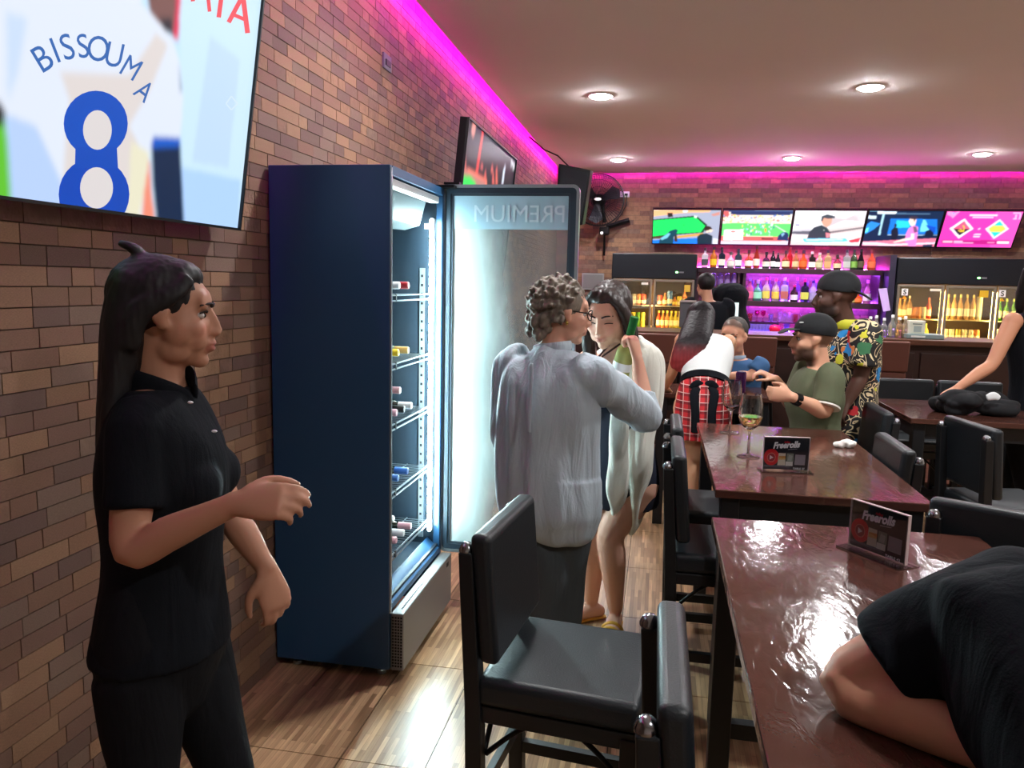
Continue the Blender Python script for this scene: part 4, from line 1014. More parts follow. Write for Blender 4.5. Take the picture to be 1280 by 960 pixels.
for k, (x, ty, kind, g, lab, cap, desc) in enumerate(top):
    h = (183 - ty) / 5.12 * 10.75 / 968; r = 0.052 if kind in ('squat',) else (0.034 if kind == 'tall' or x == 572 else 0.045)
    bottle((X5(x), 11.0 + (0.09 if 'plain red' in desc else 0), 1.869), kind, r, h, g, lab, cap, '%s, %s from left on the top bar shelf' % (desc, ORD[k]), 'spirit bottles on the top shelf', tr=0.4)
mid = [(390, 255, 'round', (236, 130, 170), (226, 110, 150), (190, 150, 236), 'pink gin bottle'), (440, 262, 'squat', (120, 200, 160), (150, 226, 190), (226, 214, 240), 'mint green bottle'), (495, 246, 'round', (226, 220, 190), (230, 206, 90), (236, 90, 130), 'clear bottle with yellow label'),
       (555, 252, 'round', (226, 220, 190), (226, 196, 80), (236, 100, 120), 'second clear bottle with yellow label'), (610, 244, 'square', (214, 206, 226), (180, 100, 90), (240, 236, 250), 'clear square bottle'), (675, 290, 'round', (60, 24, 40), (230, 220, 226), (200, 40, 80), 'dark red bottle with white label'),
       (740, 250, 'square', (50, 50, 70), (206, 214, 90), (226, 60, 120), 'dark bottle with yellow-green label'), (793, 260, 'round', (214, 200, 230), (160, 150, 190), (60, 50, 110), 'violet-lit clear bottle'), (850, 256, 'square', (70, 50, 90), (246, 246, 246), (70, 60, 120), 'violet bottle with white square label'),  # the violet-lit clear bottle has the violet light mixed into its colours
       (905, 256, 'round', (120, 90, 140), (230, 226, 230), (60, 50, 110), 'purple bottle behind the floral shirt'), (1045, 330, 'round', (150, 140, 70), (180, 170, 90), (90, 70, 60), 'olive bottle'), (1082, 320, 'squat', (236, 110, 40), (240, 130, 60), (90, 40, 60), 'orange liqueur bottle'), (1140, 250, 'cone', (236, 150, 200), (240, 236, 244), (240, 150, 220), 'tall pink bottle with white label')]
for k, (x, ty, kind, g, lab, cap, desc) in enumerate(mid):
    h = (392 - ty) / 5.12 * 10.75 / 968; r = 0.058 if kind == 'squat' else 0.05
    bottle((X5(x, 390), 10.98, 1.433), kind, r, h, g, lab, cap, '%s, %s from left on the middle bar shelf' % (desc, ORD[k]), 'spirit bottles on the middle shelf', tr=0.6)
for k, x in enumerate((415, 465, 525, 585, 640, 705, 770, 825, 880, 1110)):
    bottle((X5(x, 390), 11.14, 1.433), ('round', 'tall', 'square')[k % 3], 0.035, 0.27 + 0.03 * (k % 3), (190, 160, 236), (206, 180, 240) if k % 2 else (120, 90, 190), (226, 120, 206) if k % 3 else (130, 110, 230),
           'violet-lit bottle, %s from left in the rear row of the middle bar shelf' % ORD[k], 'rear bottles on the middle shelf', tr=0.6)  # violet shelf light is put into glass, label and cap colours
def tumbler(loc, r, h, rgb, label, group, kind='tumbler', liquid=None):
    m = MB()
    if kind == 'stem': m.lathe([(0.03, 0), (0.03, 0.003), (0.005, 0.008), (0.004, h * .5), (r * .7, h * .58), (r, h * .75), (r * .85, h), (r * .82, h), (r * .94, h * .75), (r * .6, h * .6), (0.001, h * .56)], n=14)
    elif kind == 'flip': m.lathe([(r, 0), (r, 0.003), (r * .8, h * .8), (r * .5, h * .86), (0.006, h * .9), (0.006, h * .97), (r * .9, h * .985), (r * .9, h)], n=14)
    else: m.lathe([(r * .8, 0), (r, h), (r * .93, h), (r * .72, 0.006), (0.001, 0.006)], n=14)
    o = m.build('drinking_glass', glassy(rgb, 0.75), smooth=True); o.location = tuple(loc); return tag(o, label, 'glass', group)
low = [(370, (236, 40, 110), 'stem', 'pink cocktail glass'), (405, (206, 140, 110), 'tumbler', 'tan-tinted glass'), (450, (226, 90, 140), 'stem', 'rose stemmed glass'), (490, (230, 60, 140), 'stem', 'magenta stemmed glass'), (540, (206, 196, 226), 'tumbler', 'large clear jar'),
       (597, (226, 220, 214), 'flip', 'upturned clear glass'), (630, (226, 220, 214), 'flip', 'upturned clear glass'), (660, (226, 220, 214), 'flip', 'upturned clear glass'), (700, (206, 120, 110), 'tumbler', 'reddish glass'), (738, (226, 200, 190), 'tumbler', 'pale glass'), (790, (206, 196, 206), 'flip', 'upturned smoky glass')]
for k, (x, rgb, kind, desc) in enumerate(low):
    tumbler((X5(x, 470), 11.12, 1.151), 0.034, 0.15 if kind != 'tumbler' else 0.11, rgb, '%s, %s from left on the low bar shelf' % (desc, ORD[k]), 'glasses on the low shelf', kind)
bb2 = MB().box((0, 0, 0.05), (0.13, 0.06, 0.1)).build('carton', plain((236, 170, 190)), bevel=0.003); bb2.location = (X5(848, 470), 11.12, 1.151); tag(bb2, 'small pink carton at the right end of the low bar shelf', 'carton')
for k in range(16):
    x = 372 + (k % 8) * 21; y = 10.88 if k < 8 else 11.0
    tumbler((X5(x, 560), y, 1.011), 0.032, 0.11, (200, 180, 250), 'violet-lit tumbler on the back bar counter, %s from left in the %s row' % (ORD[k % 8], 'front' if k < 8 else 'rear'), 'tumblers on the back counter')  # the violet of the shelf light is part of the glass colour
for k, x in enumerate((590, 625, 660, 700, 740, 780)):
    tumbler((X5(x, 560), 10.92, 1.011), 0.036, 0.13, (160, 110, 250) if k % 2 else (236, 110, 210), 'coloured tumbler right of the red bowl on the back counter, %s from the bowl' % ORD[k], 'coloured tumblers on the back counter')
rb = MB().lathe([(0.04, 0), (0.065, 0.02), (0.075, 0.06), (0.06, 0.1), (0.02, 0.115)], n=20).build('red_bowl', plain((230, 20, 70), 0.25), smooth=True); rb.location = (X5(545, 560), 10.85, 1.011); tag(rb, 'round red pot standing among glasses on the back bar counter', 'pot')
rk = thing('glass_rack', 'rack under the top shelf that holds hanging wine glasses', 'rack', (0.85, 10.98, 1.83))
for k in range(5): MB().b2((0.62 + k * 0.09, 10.9, 1.805), (0.635 + k * 0.09, 11.2, 1.834)).build('rail', M_dkmetal, rk, world=True)
for k in range(4):
    tumbler((0.72 + k * 0.09, 10.95, 1.62), 0.04, 0.2, (206, 170, 250), 'wine glass hanging upside down from the rack, %s from left' % ORD[k], 'hanging wine glasses', 'flip')
# column and white sheet, coloured as if lit violet, beside the right cooler
col_ = structure(MB().b2((2.865, 10.66, 0), (2.94, 11.35, 2.06)).build('trim_2', mat('dark_column', (38, 34, 56), rough=0.5)))
sh_ = MB(); P = [atY(u, v, 10.63) for u, v in ((1098, 361), (1108.5, 360), (1113, 388), (1104, 389.5))]; sh_.poly(P, 0.003, (0, -1, 0)); o = sh_.build('paper_sheet', plain((206, 180, 240))); tag(o, 'tilted white paper sheet coloured as violet-lit, hanging beside the right cooler', 'paper')

# ---------------------------------------------------------------- drinks coolers
M_cool = mat('cooler_black', (14, 18, 26), rough=0.35); M_coolin = mat('cooler_inner', (84, 60, 40), rough=0.5); M_goldfr = mat('cooler_door_frame', (136, 128, 116), rough=0.35, metal=0.5)
M_warm = emission('cooler_tube', (255, 196, 112), COOLER_GLOW)
M_pane = pane_mat('cooler_pane')
def cooler(x0, x1, doors, label, ledx, shelves):
    t = thing('drinks_cooler', label, 'cooler', ((x0 + x1) / 2, 10.97, 0)); y0, y1 = 10.66, 11.33
    def p(name, lo, hi, m=M_cool, par=None, bev=0.0): return MB().b2(lo, hi).build(name, m, par or t, world=True, bevel=bev)
    p('side_panel', (x0, y0, 0.05), (x0 + 0.03, y1, 2.03)); p('side_panel', (x1 - 0.03, y0, 0.05), (x1, y1, 2.03)); p('back_panel', (x0 + 0.03, y1 - 0.03, 0.05), (x1 - 0.03, y1, 2.03), M_coolin)
    p('base', (x0 + 0.03, y0, 0.05), (x1 - 0.03, y1 - 0.03, 0.3)); hd = p('header', (x0, y0 - 0.03, 1.7), (x1, y1 - 0.03, 2.03), bev=0.01)
    MB().ell((ledx, y0 - 0.032, 1.79), (0.02, 0.004, 0.012)).build('status_light', emission('green_status', (120, 255, 120), 6.0), hd, world=True)
    p('status_plate', (ledx + 0.03, y0 - 0.034, 1.78), (ledx + 0.09, y0 - 0.03, 1.8), plain((110, 110, 116)), hd)
    for z in shelves: p('shelf', (x0 + 0.03, y0 + 0.06, z - 0.012), (x1 - 0.03, y1 - 0.03, z), mat('cooler_shelf', (206, 190, 160), rough=0.4, metal=0.3))
    for i, (a, b_) in enumerate(doors):
        d = thing('door', None, None); d.parent = t; d.location = tuple(V((a + b_) / 2, y0 - 0.02, 0.3) - V((x0 + x1) / 2, 10.97, 0))
        for lo, hi in (((a, 0.3), (a + 0.03, 1.69)), ((b_ - 0.03, 0.3), (b_, 1.69)), ((a + 0.03, 1.66), (b_ - 0.03, 1.69)), ((a + 0.03, 0.3), (b_ - 0.03, 0.36))):
            p('frame_bar', (lo[0], y0 - 0.035, lo[1]), (hi[0], y0 - 0.002, hi[1]), M_goldfr, d, 0.004)
        p('glass_pane', (a + 0.03, y0 - 0.022, 0.36), (b_ - 0.03, y0 - 0.016, 1.66), M_pane, d)
        p('light_tube', (b_ - 0.022, y0 + 0.005, 0.4), (b_ - 0.008, y0 + 0.02, 1.62), M_warm); p('light_tube', (a + 0.008, y0 + 0.005, 0.4), (a + 0.022, y0 + 0.02, 1.62), M_warm)
    return t
cL = cooler(-0.64, 0.475, [(-0.62, -0.095), (-0.075, 0.455)], 'black two-door drinks cooler left of the bottle shelves', 0.22, (1.34, 1.04, 0.7))
cR = cooler(2.95, 4.78, [(2.97, 3.515), (3.535, 4.115), (4.135, 4.76)], 'black three-door drinks cooler right of the bottle shelves', 3.9, (1.26, 1.0, 0.7))
def sticker(u, v, w, h, rgb, par, ch=None, col=(40, 40, 40), shape='rect'):
    c = atY(u, v, 10.622)
    m = MB()
    if shape == 'tri': m.poly([c + V(-w / 2, 0, -h / 2), c + V(w / 2, 0, -h / 2), c + V(0, 0, h / 2)], 0.002, (0, -1, 0))
    else: m.b2(c - V(w / 2, 0.001, h / 2), c + V(w / 2, 0.001, h / 2))
    m.build('sticker', plain(rgb), par, world=True)
    if ch:
        gv, gf = glyph(ch, 0.02); gv = gv - (gv.min(0) + gv.max(0)) / 2; k = h * 0.75 / (gv[:, 1].max() - gv[:, 1].min())
        m = MB(); m.add([(c[0] + x * k, c[1] - 0.004, c[2] + y * k) for x, y in gv], gf); m.build('sticker_letter', plain(col), par, world=True)
sticker(1131, 365, 0.075, 0.085, (240, 240, 240), cR, 'S'); sticker(1253, 367, 0.075, 0.085, (240, 240, 240), cR, 'S'); sticker(1130.5, 371.5, 0.06, 0.04, (226, 150, 30), cR, shape='tri'); sticker(1252.5, 374.5, 0.06, 0.04, (226, 160, 40), cR, shape='tri')
sticker(1230, 367.5, 0.1, 0.085, (214, 170, 40), cR); sticker(1169.5, 362.5, 0.13, 0.03, (226, 220, 200), cR); sticker(806, 354.5, 0.09, 0.03, (214, 214, 206), cL); sticker(859, 360.5, 0.075, 0.09, (206, 170, 60), cL)
OR = (240, 150, 90); RD = (220, 80, 50); YL = (236, 206, 90); GR = (90, 150, 40); WH = (232, 210, 176); CLR = (214, 160, 96)
def fill(a, b_, z, items, y, where, depth2=True):
    n = len(items)
    for k, (kind, h, g, lab, cap, desc) in enumerate(items):
        x = a + 0.06 + (b_ - a - 0.14) * (k + 0.5) / n
        bottle((x, y, z + 0.001), kind, 0.034 if kind != 'can' else 0.034, h, g, lab, cap, '%s, %s from left %s' % (desc, ORD[k], where), 'drinks in the coolers', tr=0.35, parts=False, name='can' if kind == 'can' else 'bottle', cat='can' if kind == 'can' else 'bottle')
fill(-0.62, -0.095, 1.34, [('can', 0.15, c, WH, None, d) for c, d in ((RD, 'red can'), (OR, 'orange can'), (OR, 'orange can'), (WH, 'white can'), (OR, 'orange can'), (RD, 'red can'))], 10.8, 'on upper shelf of left cooler, left door')
fill(-0.62, -0.095, 1.04, [('can', 0.2, c, None, None, d) for c, d in ((RD, 'tall red can'), (OR, 'tall orange can'), (YL, 'tall yellow can'), (YL, 'tall yellow can'), (GR, 'tall green can'), (YL, 'tall yellow can'))], 10.8, 'on lower shelf of left cooler, left door')
fill(-0.075, 0.455, 1.34, [('can', 0.14, RD, WH, None, 'red can'), ('round', 0.17, OR, WH, OR, 'orange bottle'), ('can', 0.2, (120, 160, 226), WH, None, 'tall blue and white can'), ('round', 0.13, OR, YL, None, 'short orange bottle'), ('can', 0.13, YL, WH, None, 'golden can'), ('round', 0.23, OR, WH, RD, 'orange bottle with red top')], 10.8, 'on upper shelf of left cooler, right door')
fill(-0.075, 0.455, 1.04, [('round', 0.23, c, WH, YL, d) for c, d in ((RD, 'reddish bottle'), (OR, 'orange bottle'), (OR, 'orange bottle'), (YL, 'golden bottle'), (YL, 'golden bottle'), (YL, 'golden bottle'), (WH, 'pale bottle'))], 10.8, 'on lower shelf of left cooler, right door')
fill(2.97, 3.515, 1.26, [('round', 0.26, CLR, WH, (200, 120, 60), 'clear bottle'), ('round', 0.25, CLR, WH, (220, 150, 90), 'clear bottle'), ('tall', 0.29, CLR, WH, (240, 226, 200), 'tall clear bottle'), ('can', 0.15, OR, None, None, 'orange can'), ('can', 0.15, OR, None, None, 'orange can'), ('can', 0.15, WH, None, None, 'pale can'), ('round', 0.27, RD, WH, RD, 'red bottle')], 10.8, 'on upper shelf of right cooler, left door')
fill(2.97, 3.515, 1.0, [('round', 0.2, c, YL, YL, d) for c, d in ((YL, 'yellow bottle'), (CLR, 'clear bottle'), (YL, 'yellow bottle'), (GR, 'green bottle'), (YL, 'yellow bottle'))], 10.8, 'on lower shelf of right cooler, left door')
fill(3.535, 4.115, 1.2 - 0.0 + 0.06, [('tall', 0.32, CLR, WH, (206, 190, 120), 'tall clear bottle') for _ in range(5)] + [('can', 0.3, (250, 236, 200), None, None, 'tall cream carton')], 10.8, 'on upper shelf of right cooler, middle door')
fill(3.535, 4.115, 1.0, [('can', 0.14, c, WH, None, d) for c, d in ((WH, 'white can'), (WH, 'white can'), (YL, 'yellow can'), (WH, 'white can'), (WH, 'white can'), (OR, 'orange can'))], 10.8, 'on lower shelf of right cooler, middle door')
fill(4.135, 4.76, 1.26, [('round', 0.28, GR, WH, (206, 206, 90), 'green bottle') for _ in range(3)] + [('round', 0.28, (150, 160, 50), WH, YL, 'olive bottle') for _ in range(3)], 10.8, 'on upper shelf of right cooler, right door')
fill(4.135, 4.76, 1.0, [('can', 0.16, c, WH, None, d) for c, d in ((WH, 'white can'), (WH, 'white can'), (RD, 'red can'), (OR, 'orange can'), (WH, 'white can'))], 10.8, 'on lower shelf of right cooler, right door')

# ---------------------------------------------------------------- things on the bar counter
def X6(x, y=600, Y=7.12): return atY(1080 + x / 6.4, 320 + y / 6.4, Y)[0]
for k, (x, h, kind, g) in enumerate(((45, 0.17, 'tall', (190, 190, 200)), (92, 0.18, 'round', (196, 190, 190)), (155, 0.16, 'round', (170, 176, 176)), (222, 0.19, 'round', (180, 186, 182)), (278, 0.17, 'round', (206, 170, 130)), (325, 0.18, 'round', (206, 190, 160)))):
    bottle((X6(x), 7.12, 1.211), kind, 0.032, h, g, None, (226, 226, 226), 'clear bottle standing on the bar counter, %s right of the floral shirt' % ORD[k], 'clear bottles on the bar counter', tr=0.7)
nb = thing('napkin_dispenser', 'white napkin dispenser on a grey tray on the bar counter', 'dispenser', (X6(405), 7.1, 1.211))
MB().b2((-0.065, -0.05, 0.04), (0.06, 0.05, 0.15)).build('box', plain((206, 206, 190)), nb, bevel=0.006); MB().b2((-0.03, -0.0515, 0.055), (0.03, -0.05, 0.105)).build('front_print', plain((150, 160, 156)), nb); MB().b2((-0.04, -0.0515, 0.118), (0.035, -0.05, 0.126)).build('front_print', plain((90, 100, 100)), nb)
MB().b2((-0.09, -0.1, 0.0), (0.2, 0.1, 0.04)).build('tray', plain((120, 136, 136)), nb, bevel=0.006); MB().b2((-0.06, -0.1015, 0.012), (0.05, -0.1, 0.028)).build('tray_label', plain((214, 220, 214)), nb)
nb2 = thing('monitor', 'bright white monitor screen behind the bar beside the bartender', 'monitor', (atY(914, 398, 8.85)[0], 8.85, 1.12))
pA, pB = atY(908.5, 378, 8.85), atY(922.5, 400, 8.85)
MB().b2((pA[0] - 0.01, 8.86, pB[2] - 0.03), (pB[0] + 0.01, 8.89, pA[2] + 0.015)).build('housing', M_dkmetal, nb2, world=True); MB().b2((pA[0], 8.856, pB[2] - 0.02), (pB[0], 8.861, pA[2])).build('screen', emission('white_screen', (226, 244, 246), 0.9), nb2, world=True); MB().b2((pA[0] + 0.04, 8.87, 0.0), (pA[0] + 0.07, 8.89, pB[2])).build('stand', M_dkmetal, nb2, world=True)
q = atY(860, 376, 7.3)
ps = thing('till_display', 'grey back of a till display on the bar counter', 'till', (q[0], 7.3, 1.211)); MB().b2((-0.07, -0.02, 0.02), (0.07, 0.02, q[2] - 1.211)).build('panel', plain((70, 70, 74)), ps, bevel=0.006); MB().b2((-0.075, -0.025, q[2] - 1.211 - 0.012), (0.075, 0.025, q[2] - 1.211 + 0.004)).build('top_trim', plain((150, 140, 136)), ps); MB().b2((-0.05, -0.05, 0), (0.05, 0.05, 0.02)).build('foot', M_dkmetal, ps)
q = atY(836, 414, 6.84)
hk = thing('beer_tap', 'small chrome tap at the front edge of the bar counter', 'tap', (q[0], 6.83, 1.06)); MB().tube([(0, 0.03, 0.1), (0, 0.0, 0.09), (0, 0, 0.0)], 0.011, 8).build('pipe', M_chrome, hk, smooth=True); MB().tube([(-0.035, 0, 0.01), (0.03, 0, 0.01)], 0.013, 8).build('spout', M_chrome, hk, smooth=True)

# ---------------------------------------------------------------- things on the tables
M_acryl = pane_mat('clear_acrylic', (246, 248, 250), refl=0.02); M_acredge = mat('acrylic_edge', (226, 206, 206), rough=0.15, trans=0.3)
def card_stand(P1, P2, num, label):
    P1 = np.array(P1, float); P2 = np.array(P2, float); ex_ = unit(P2 - P1); w_, h_ = 0.176, 0.13; n_ = np.cross(ex_, V(0, 0, 1))
    mid_ = (P1 + P2) / 2; O = mid_ - ex_ * w_ / 2; O[2] = 0.9005
    t_ = thing('card_stand', label, 'card stand', mid_); R = np.stack([ex_, -n_, V(0, 0, 1)], axis=1)
    MB().box(O + ex_ * w_ / 2 + V(0, 0, 0.002), (w_ + 0.02, 0.08, 0.004), R).build('foot_plate', M_acryl, t_, world=True)
    MB().box(O + ex_ * w_ / 2 + V(0, 0, h_ / 2 + 0.004) + n_ * 0.005, (w_, 0.002, h_), R).build('clear_front', M_acryl, t_, world=True)
    MB().box(O + ex_ * w_ / 2 + V(0, 0, h_ / 2 + 0.004) - n_ * 0.004, (w_, 0.002, h_), R).build('clear_back', M_acryl, t_, world=True)
    for c_, sz in ((V(0, 0, h_ + 0.004) + ex_ * w_ / 2, (w_, 0.011, 0.0025)), (ex_ * 0.001 + V(0, 0, h_ / 2 + 0.004), (0.0025, 0.011, h_)), (ex_ * (w_ - 0.001) + V(0, 0, h_ / 2 + 0.004), (0.0025, 0.011, h_))):
        MB().box(O + c_, sz, R).build('edge', M_acredge, t_, world=True)
    iw, ih = w_ - 0.006, h_ - 0.006
    MB().box(O + ex_ * w_ / 2 + V(0, 0, h_ / 2 + 0.004), (iw, 0.002, ih), R).build('card', plain((24, 24, 32)), t_, world=True)
    s_ = Screen(O + ex_ * 0.003 + V(0, 0, 0.007) + n_ * 0.0012, ex_, V(0, 0, 1), iw, ih)
    def L(x, y): return ((x - 130) / 1050 * iw, (790 - y) / 700 * ih)
    def pg(P, c): s_.raw([L(*p) for p in P], c)
    def circ(cx, cy, r, c): pg([(cx + r * math.cos(2 * PI * k / 32), cy + r * 1.03 * math.sin(2 * PI * k / 32)) for k in range(32)], c)
    pg([(130, 90), (1180, 90), (1180, 790), (130, 790)], (22, 24, 34))
    pg([(130, 700), (640, 700), (800, 740), (130, 740)], (92, 90, 100)); pg([(130, 745), (760, 745), (760, 765), (130, 760)], (70, 60, 72))
    circ(312, 525, 178, (232, 16, 34)); circ(312, 530, 100, (244, 130, 120)); circ(312, 530, 88, (170, 18, 44)); pg([(275, 482), (362, 530), (275, 580)], (250, 214, 224))
    pg([(480, 430), (645, 430), (645, 700), (465, 700), (470, 600)], (226, 212, 190)); pg([(490, 495), (645, 490), (645, 565), (480, 570)], (206, 140, 60)); pg([(490, 520), (645, 535), (645, 570), (480, 575)], (226, 180, 110))
    pg([(672, 430), (835, 430), (835, 610), (668, 610)], (130, 140, 124)); pg([(720, 460), (810, 480), (790, 600), (690, 590)], (170, 176, 166)); pg([(655, 610), (822, 610), (820, 708), (650, 706)], (232, 222, 214))
    pg([(870, 450), (1112, 455), (1105, 682), (860, 678)], (158, 148, 156))
    pg([(590, 195), (605, 160), (640, 175), (665, 150), (695, 175), (735, 165), (722, 205)], (206, 30, 50)); pg([(690, 338), (905, 318), (905, 328), (690, 350)], (190, 180, 186))
    def txt(string, x0, x1, yb, hh, c, shear=0.0, slope=0.0, bold=0.0):
        gv, gf = glyph(string, bold); mn, mx = gv.min(0), gv.max(0); s_.layer += 1
        for f in gf:
            P = []
            for i in f:
                a_ = (gv[i, 0] - mn[0]) / (mx[0] - mn[0]); b_ = (gv[i, 1] - mn[1]) / (mx[1] - mn[1])
                P.append(L(x0 + (x1 - x0) * a_ + shear * b_ * hh, yb - hh * b_ - slope * a_ * (x1 - x0)))
            s_.raw(P, c, step=False)
    txt('Freerolls', 338, 950, 338, 150, (238, 232, 236), shear=0.22, slope=0.07, bold=0.045)
    txt('TABLE ' + num, 830, 1108, 790 - 8, 42, (226, 222, 228), bold=0.02)
    s_.build(t_, 1.0, 'card', mat('card_print', (255, 255, 255), rough=0.35, attr='Col'))
    return t_
card_stand(atZ(1066, 684, 0.9), atZ(1127, 707, 0.9), '42', 'card stand with a red circle on the nearest table')
card_stand(atZ(951, 588, 0.9), atZ(1011, 590, 0.9), '27', 'card stand with a red circle beside the glass of white wine')
M_clear = mat('clear_glass', (250, 252, 252), rough=0.02, trans=1.0, ior=1.45)
def wine_glass(p, label, wine=None, s_=1.0):
    t_ = thing('wine_glass', label, 'wine glass', p)
    prof_ = [(0.001, 0.004), (0.038, 0.002), (0.04, 0.0), (0.04, 0.003), (0.012, 0.007), (0.005, 0.014), (0.0042, 0.09), (0.012, 0.1), (0.034, 0.12), (0.043, 0.15), (0.041, 0.19), (0.034, 0.228), (0.033, 0.228), (0.0395, 0.19), (0.0415, 0.15), (0.033, 0.122), (0.01, 0.104), (0.001, 0.103)]
    MB().lathe([(r * s_, z * s_) for r, z in prof_], n=32).build('bowl_and_stem', M_clear, t_, smooth=True)
    if wine: MB().lathe([(r * s_, z * s_) for r, z in ((0.001, 0.1045), (0.0095, 0.1055), (0.0325, 0.1235), (0.0405, 0.146), (0.0405, 0.149), (0.001, 0.149))], n=32).build('wine', wine, t_, smooth=True)
wine_glass(atZ(912, 541, 0.9), 'empty wine glass at the far side of the table, nearest to the plaid skirt', None, 1.13)
wine_glass(atZ(935, 571, 0.9), 'wine glass holding white wine beside the card stand', mat('white_wine', (255, 232, 160), rough=0.02, trans=0.9, ior=1.34), 1.16)
q = atZ(931, 492, 0.9); bottle((0.56, 5.3, 0.9005), 'can', 0.034, 0.15, (110, 60, 130), None, None, 'violet-tinted tall drinking glass on the table before the person in blue', None, name='drinking_glass', tr=0.7, cat='glass')
def lump(name, p, size, rgb, label, cat, seed, n=7, voxel=0.004, rough=0.8, noise=0.35):
    rnd = random.Random(seed); mb = MB()
    for k in range(n):
        c = V(rnd.uniform(-1, 1) * size[0] * .6, rnd.uniform(-1, 1) * size[1] * .6, size[2] * rnd.uniform(.3, .75))
        mb.ell(c, V(size[0] * rnd.uniform(.3, .6), size[1] * rnd.uniform(.3, .6), size[2] * rnd.uniform(.25, .5)), 12, 8)
    return mb
# ---------------------------------------------------------------- people: bodies grown from tapered sections, fused into one skin
from mathutils import noise as mnoise
def fuse(mb, voxel, it=4):
    me = bpy.data.meshes.new('fuse'); me.from_pydata(mb.v, [], mb.f)
    bm = bmesh.new(); bm.from_mesh(me); bmesh.ops.recalc_face_normals(bm, faces=bm.faces); bm.to_mesh(me); bm.free()
    o = bpy.data.objects.new('fuse', me); COL.objects.link(o)
    r = o.modifiers.new('r', 'REMESH'); r.mode = 'VOXEL'; r.voxel_size = voxel
    if it:
        sm = o.modifiers.new('s', 'SMOOTH'); sm.factor = 0.5; sm.iterations = it
    dg = bpy.context.evaluated_depsgraph_get(); ev = bpy.data.meshes.new_from_object(o.evaluated_get(dg))
    n = len(ev.vertices); v = np.empty(n * 3); ev.vertices.foreach_get('co', v); v = v.reshape(-1, 3)
    nr = np.empty(n * 3); ev.vertices.foreach_get('normal', nr); nr = nr.reshape(-1, 3)
    f = [tuple(p.vertices) for p in ev.polygons]
    bpy.data.objects.remove(o); bpy.data.meshes.remove(me); bpy.data.meshes.remove(ev)
    return v, nr, f
def put(name, v, f, m, parent, colors=None):
    me = bpy.data.meshes.new(name); off = wloc(parent) if parent is not None else np.zeros(3)
    me.from_pydata((v - off).tolist(), [], f); me.materials.append(m)
    me.polygons.foreach_set('use_smooth', [True] * len(me.polygons))
    if colors is not None:
        ca = me.color_attributes.new('Col', 'FLOAT_COLOR', 'POINT'); ca.data.foreach_set('color', np.hstack([colors, np.ones((len(colors), 1))]).ravel())
    o = bpy.data.objects.new(name, me); COL.objects.link(o)
    if parent is not None: o.parent = parent
    return o
def crease(v, n, amp, sc, seed=0.0):
    out = v.copy()
    for i in range(len(v)):
        p = v[i]
        out[i] = p + n[i] * amp * mnoise.noise(Vector((p[0] * sc[0] + seed, p[1] * sc[1] + seed, p[2] * sc[2])))
    return out
def lerp(a, b, t): return np.array(a, float) * (1 - t) + np.array(b, float) * t
def P(u, v, Y): return atY(u, v, Y)

def hand(mb, Wp, Fd, N, thumb, s=1.0, curl=(0.5, 0.6, 0.4), spread=0.0):
    """palm, four fingers and a thumb. N is where the palm faces, thumb the side the thumb leaves"""
    Fd = unit(Fd); N = unit(np.array(N) - Fd * (np.array(N) @ Fd)); T = unit(np.array(thumb) - Fd * (np.array(thumb) @ Fd) - N * (np.array(thumb) @ N))
    mb.loft([(Wp - Fd * 0.015 * s, 0.024 * s, 0.017 * s), (Wp + Fd * 0.02 * s, 0.032 * s, 0.018 * s), (Wp + Fd * 0.06 * s, 0.041 * s, 0.016 * s), (Wp + Fd * 0.088 * s, 0.04 * s, 0.013 * s)], T, n=16)
    for off, ln, k in ((0.030, 0.072, 0), (0.0105, 0.080, 1), (-0.0095, 0.074, 2), (-0.029, 0.058, 3)):
        p = Wp + Fd * (0.086 - 0.004 * abs(k - 1)) * s + T * off * s; d = unit(Fd + T * spread * (1.5 - k) * 0.3); a = 0; pts = [(p - d * 0.012 * s, 0.0092 * s, 0.0092 * s), (p, 0.0092 * s, 0.0092 * s)]
        for fr_, c, r in ((0.46, curl[0], 0.0085), (0.3, curl[1], 0.0078), (0.24, curl[2], 0.0066)):
            a += c * (1 + 0.12 * k); q = d * math.cos(a) + N * math.sin(a); p = p + q * ln * fr_ * s; pts.append((p, r * s, r * s))
        mb.loft(pts, T, n=10, sub=3)
    p = Wp + Fd * 0.02 * s + T * 0.024 * s; d1 = unit(Fd * 0.62 + T * 0.62 + N * 0.35); d2 = unit(Fd * 0.85 + T * 0.15 + N * 0.45); d3 = unit(Fd * 0.8 - T * 0.15 + N * 0.5)
    p1 = p + d1 * 0.04 * s; p2 = p1 + d2 * 0.034 * s; p3 = p2 + d3 * 0.026 * s
    mb.loft([(p, 0.014 * s, 0.014 * s), (p1, 0.0115 * s, 0.0115 * s), (p2, 0.0098 * s, 0.0098 * s), (p3, 0.0078 * s, 0.0078 * s)], N, n=10, sub=3)
def frame(Fd, Ud=(0, 0, 1)):
    Fd = unit(Fd); R = unit(np.cross(Fd, np.array(Ud, float))); U = np.cross(R, Fd); return R, Fd, U
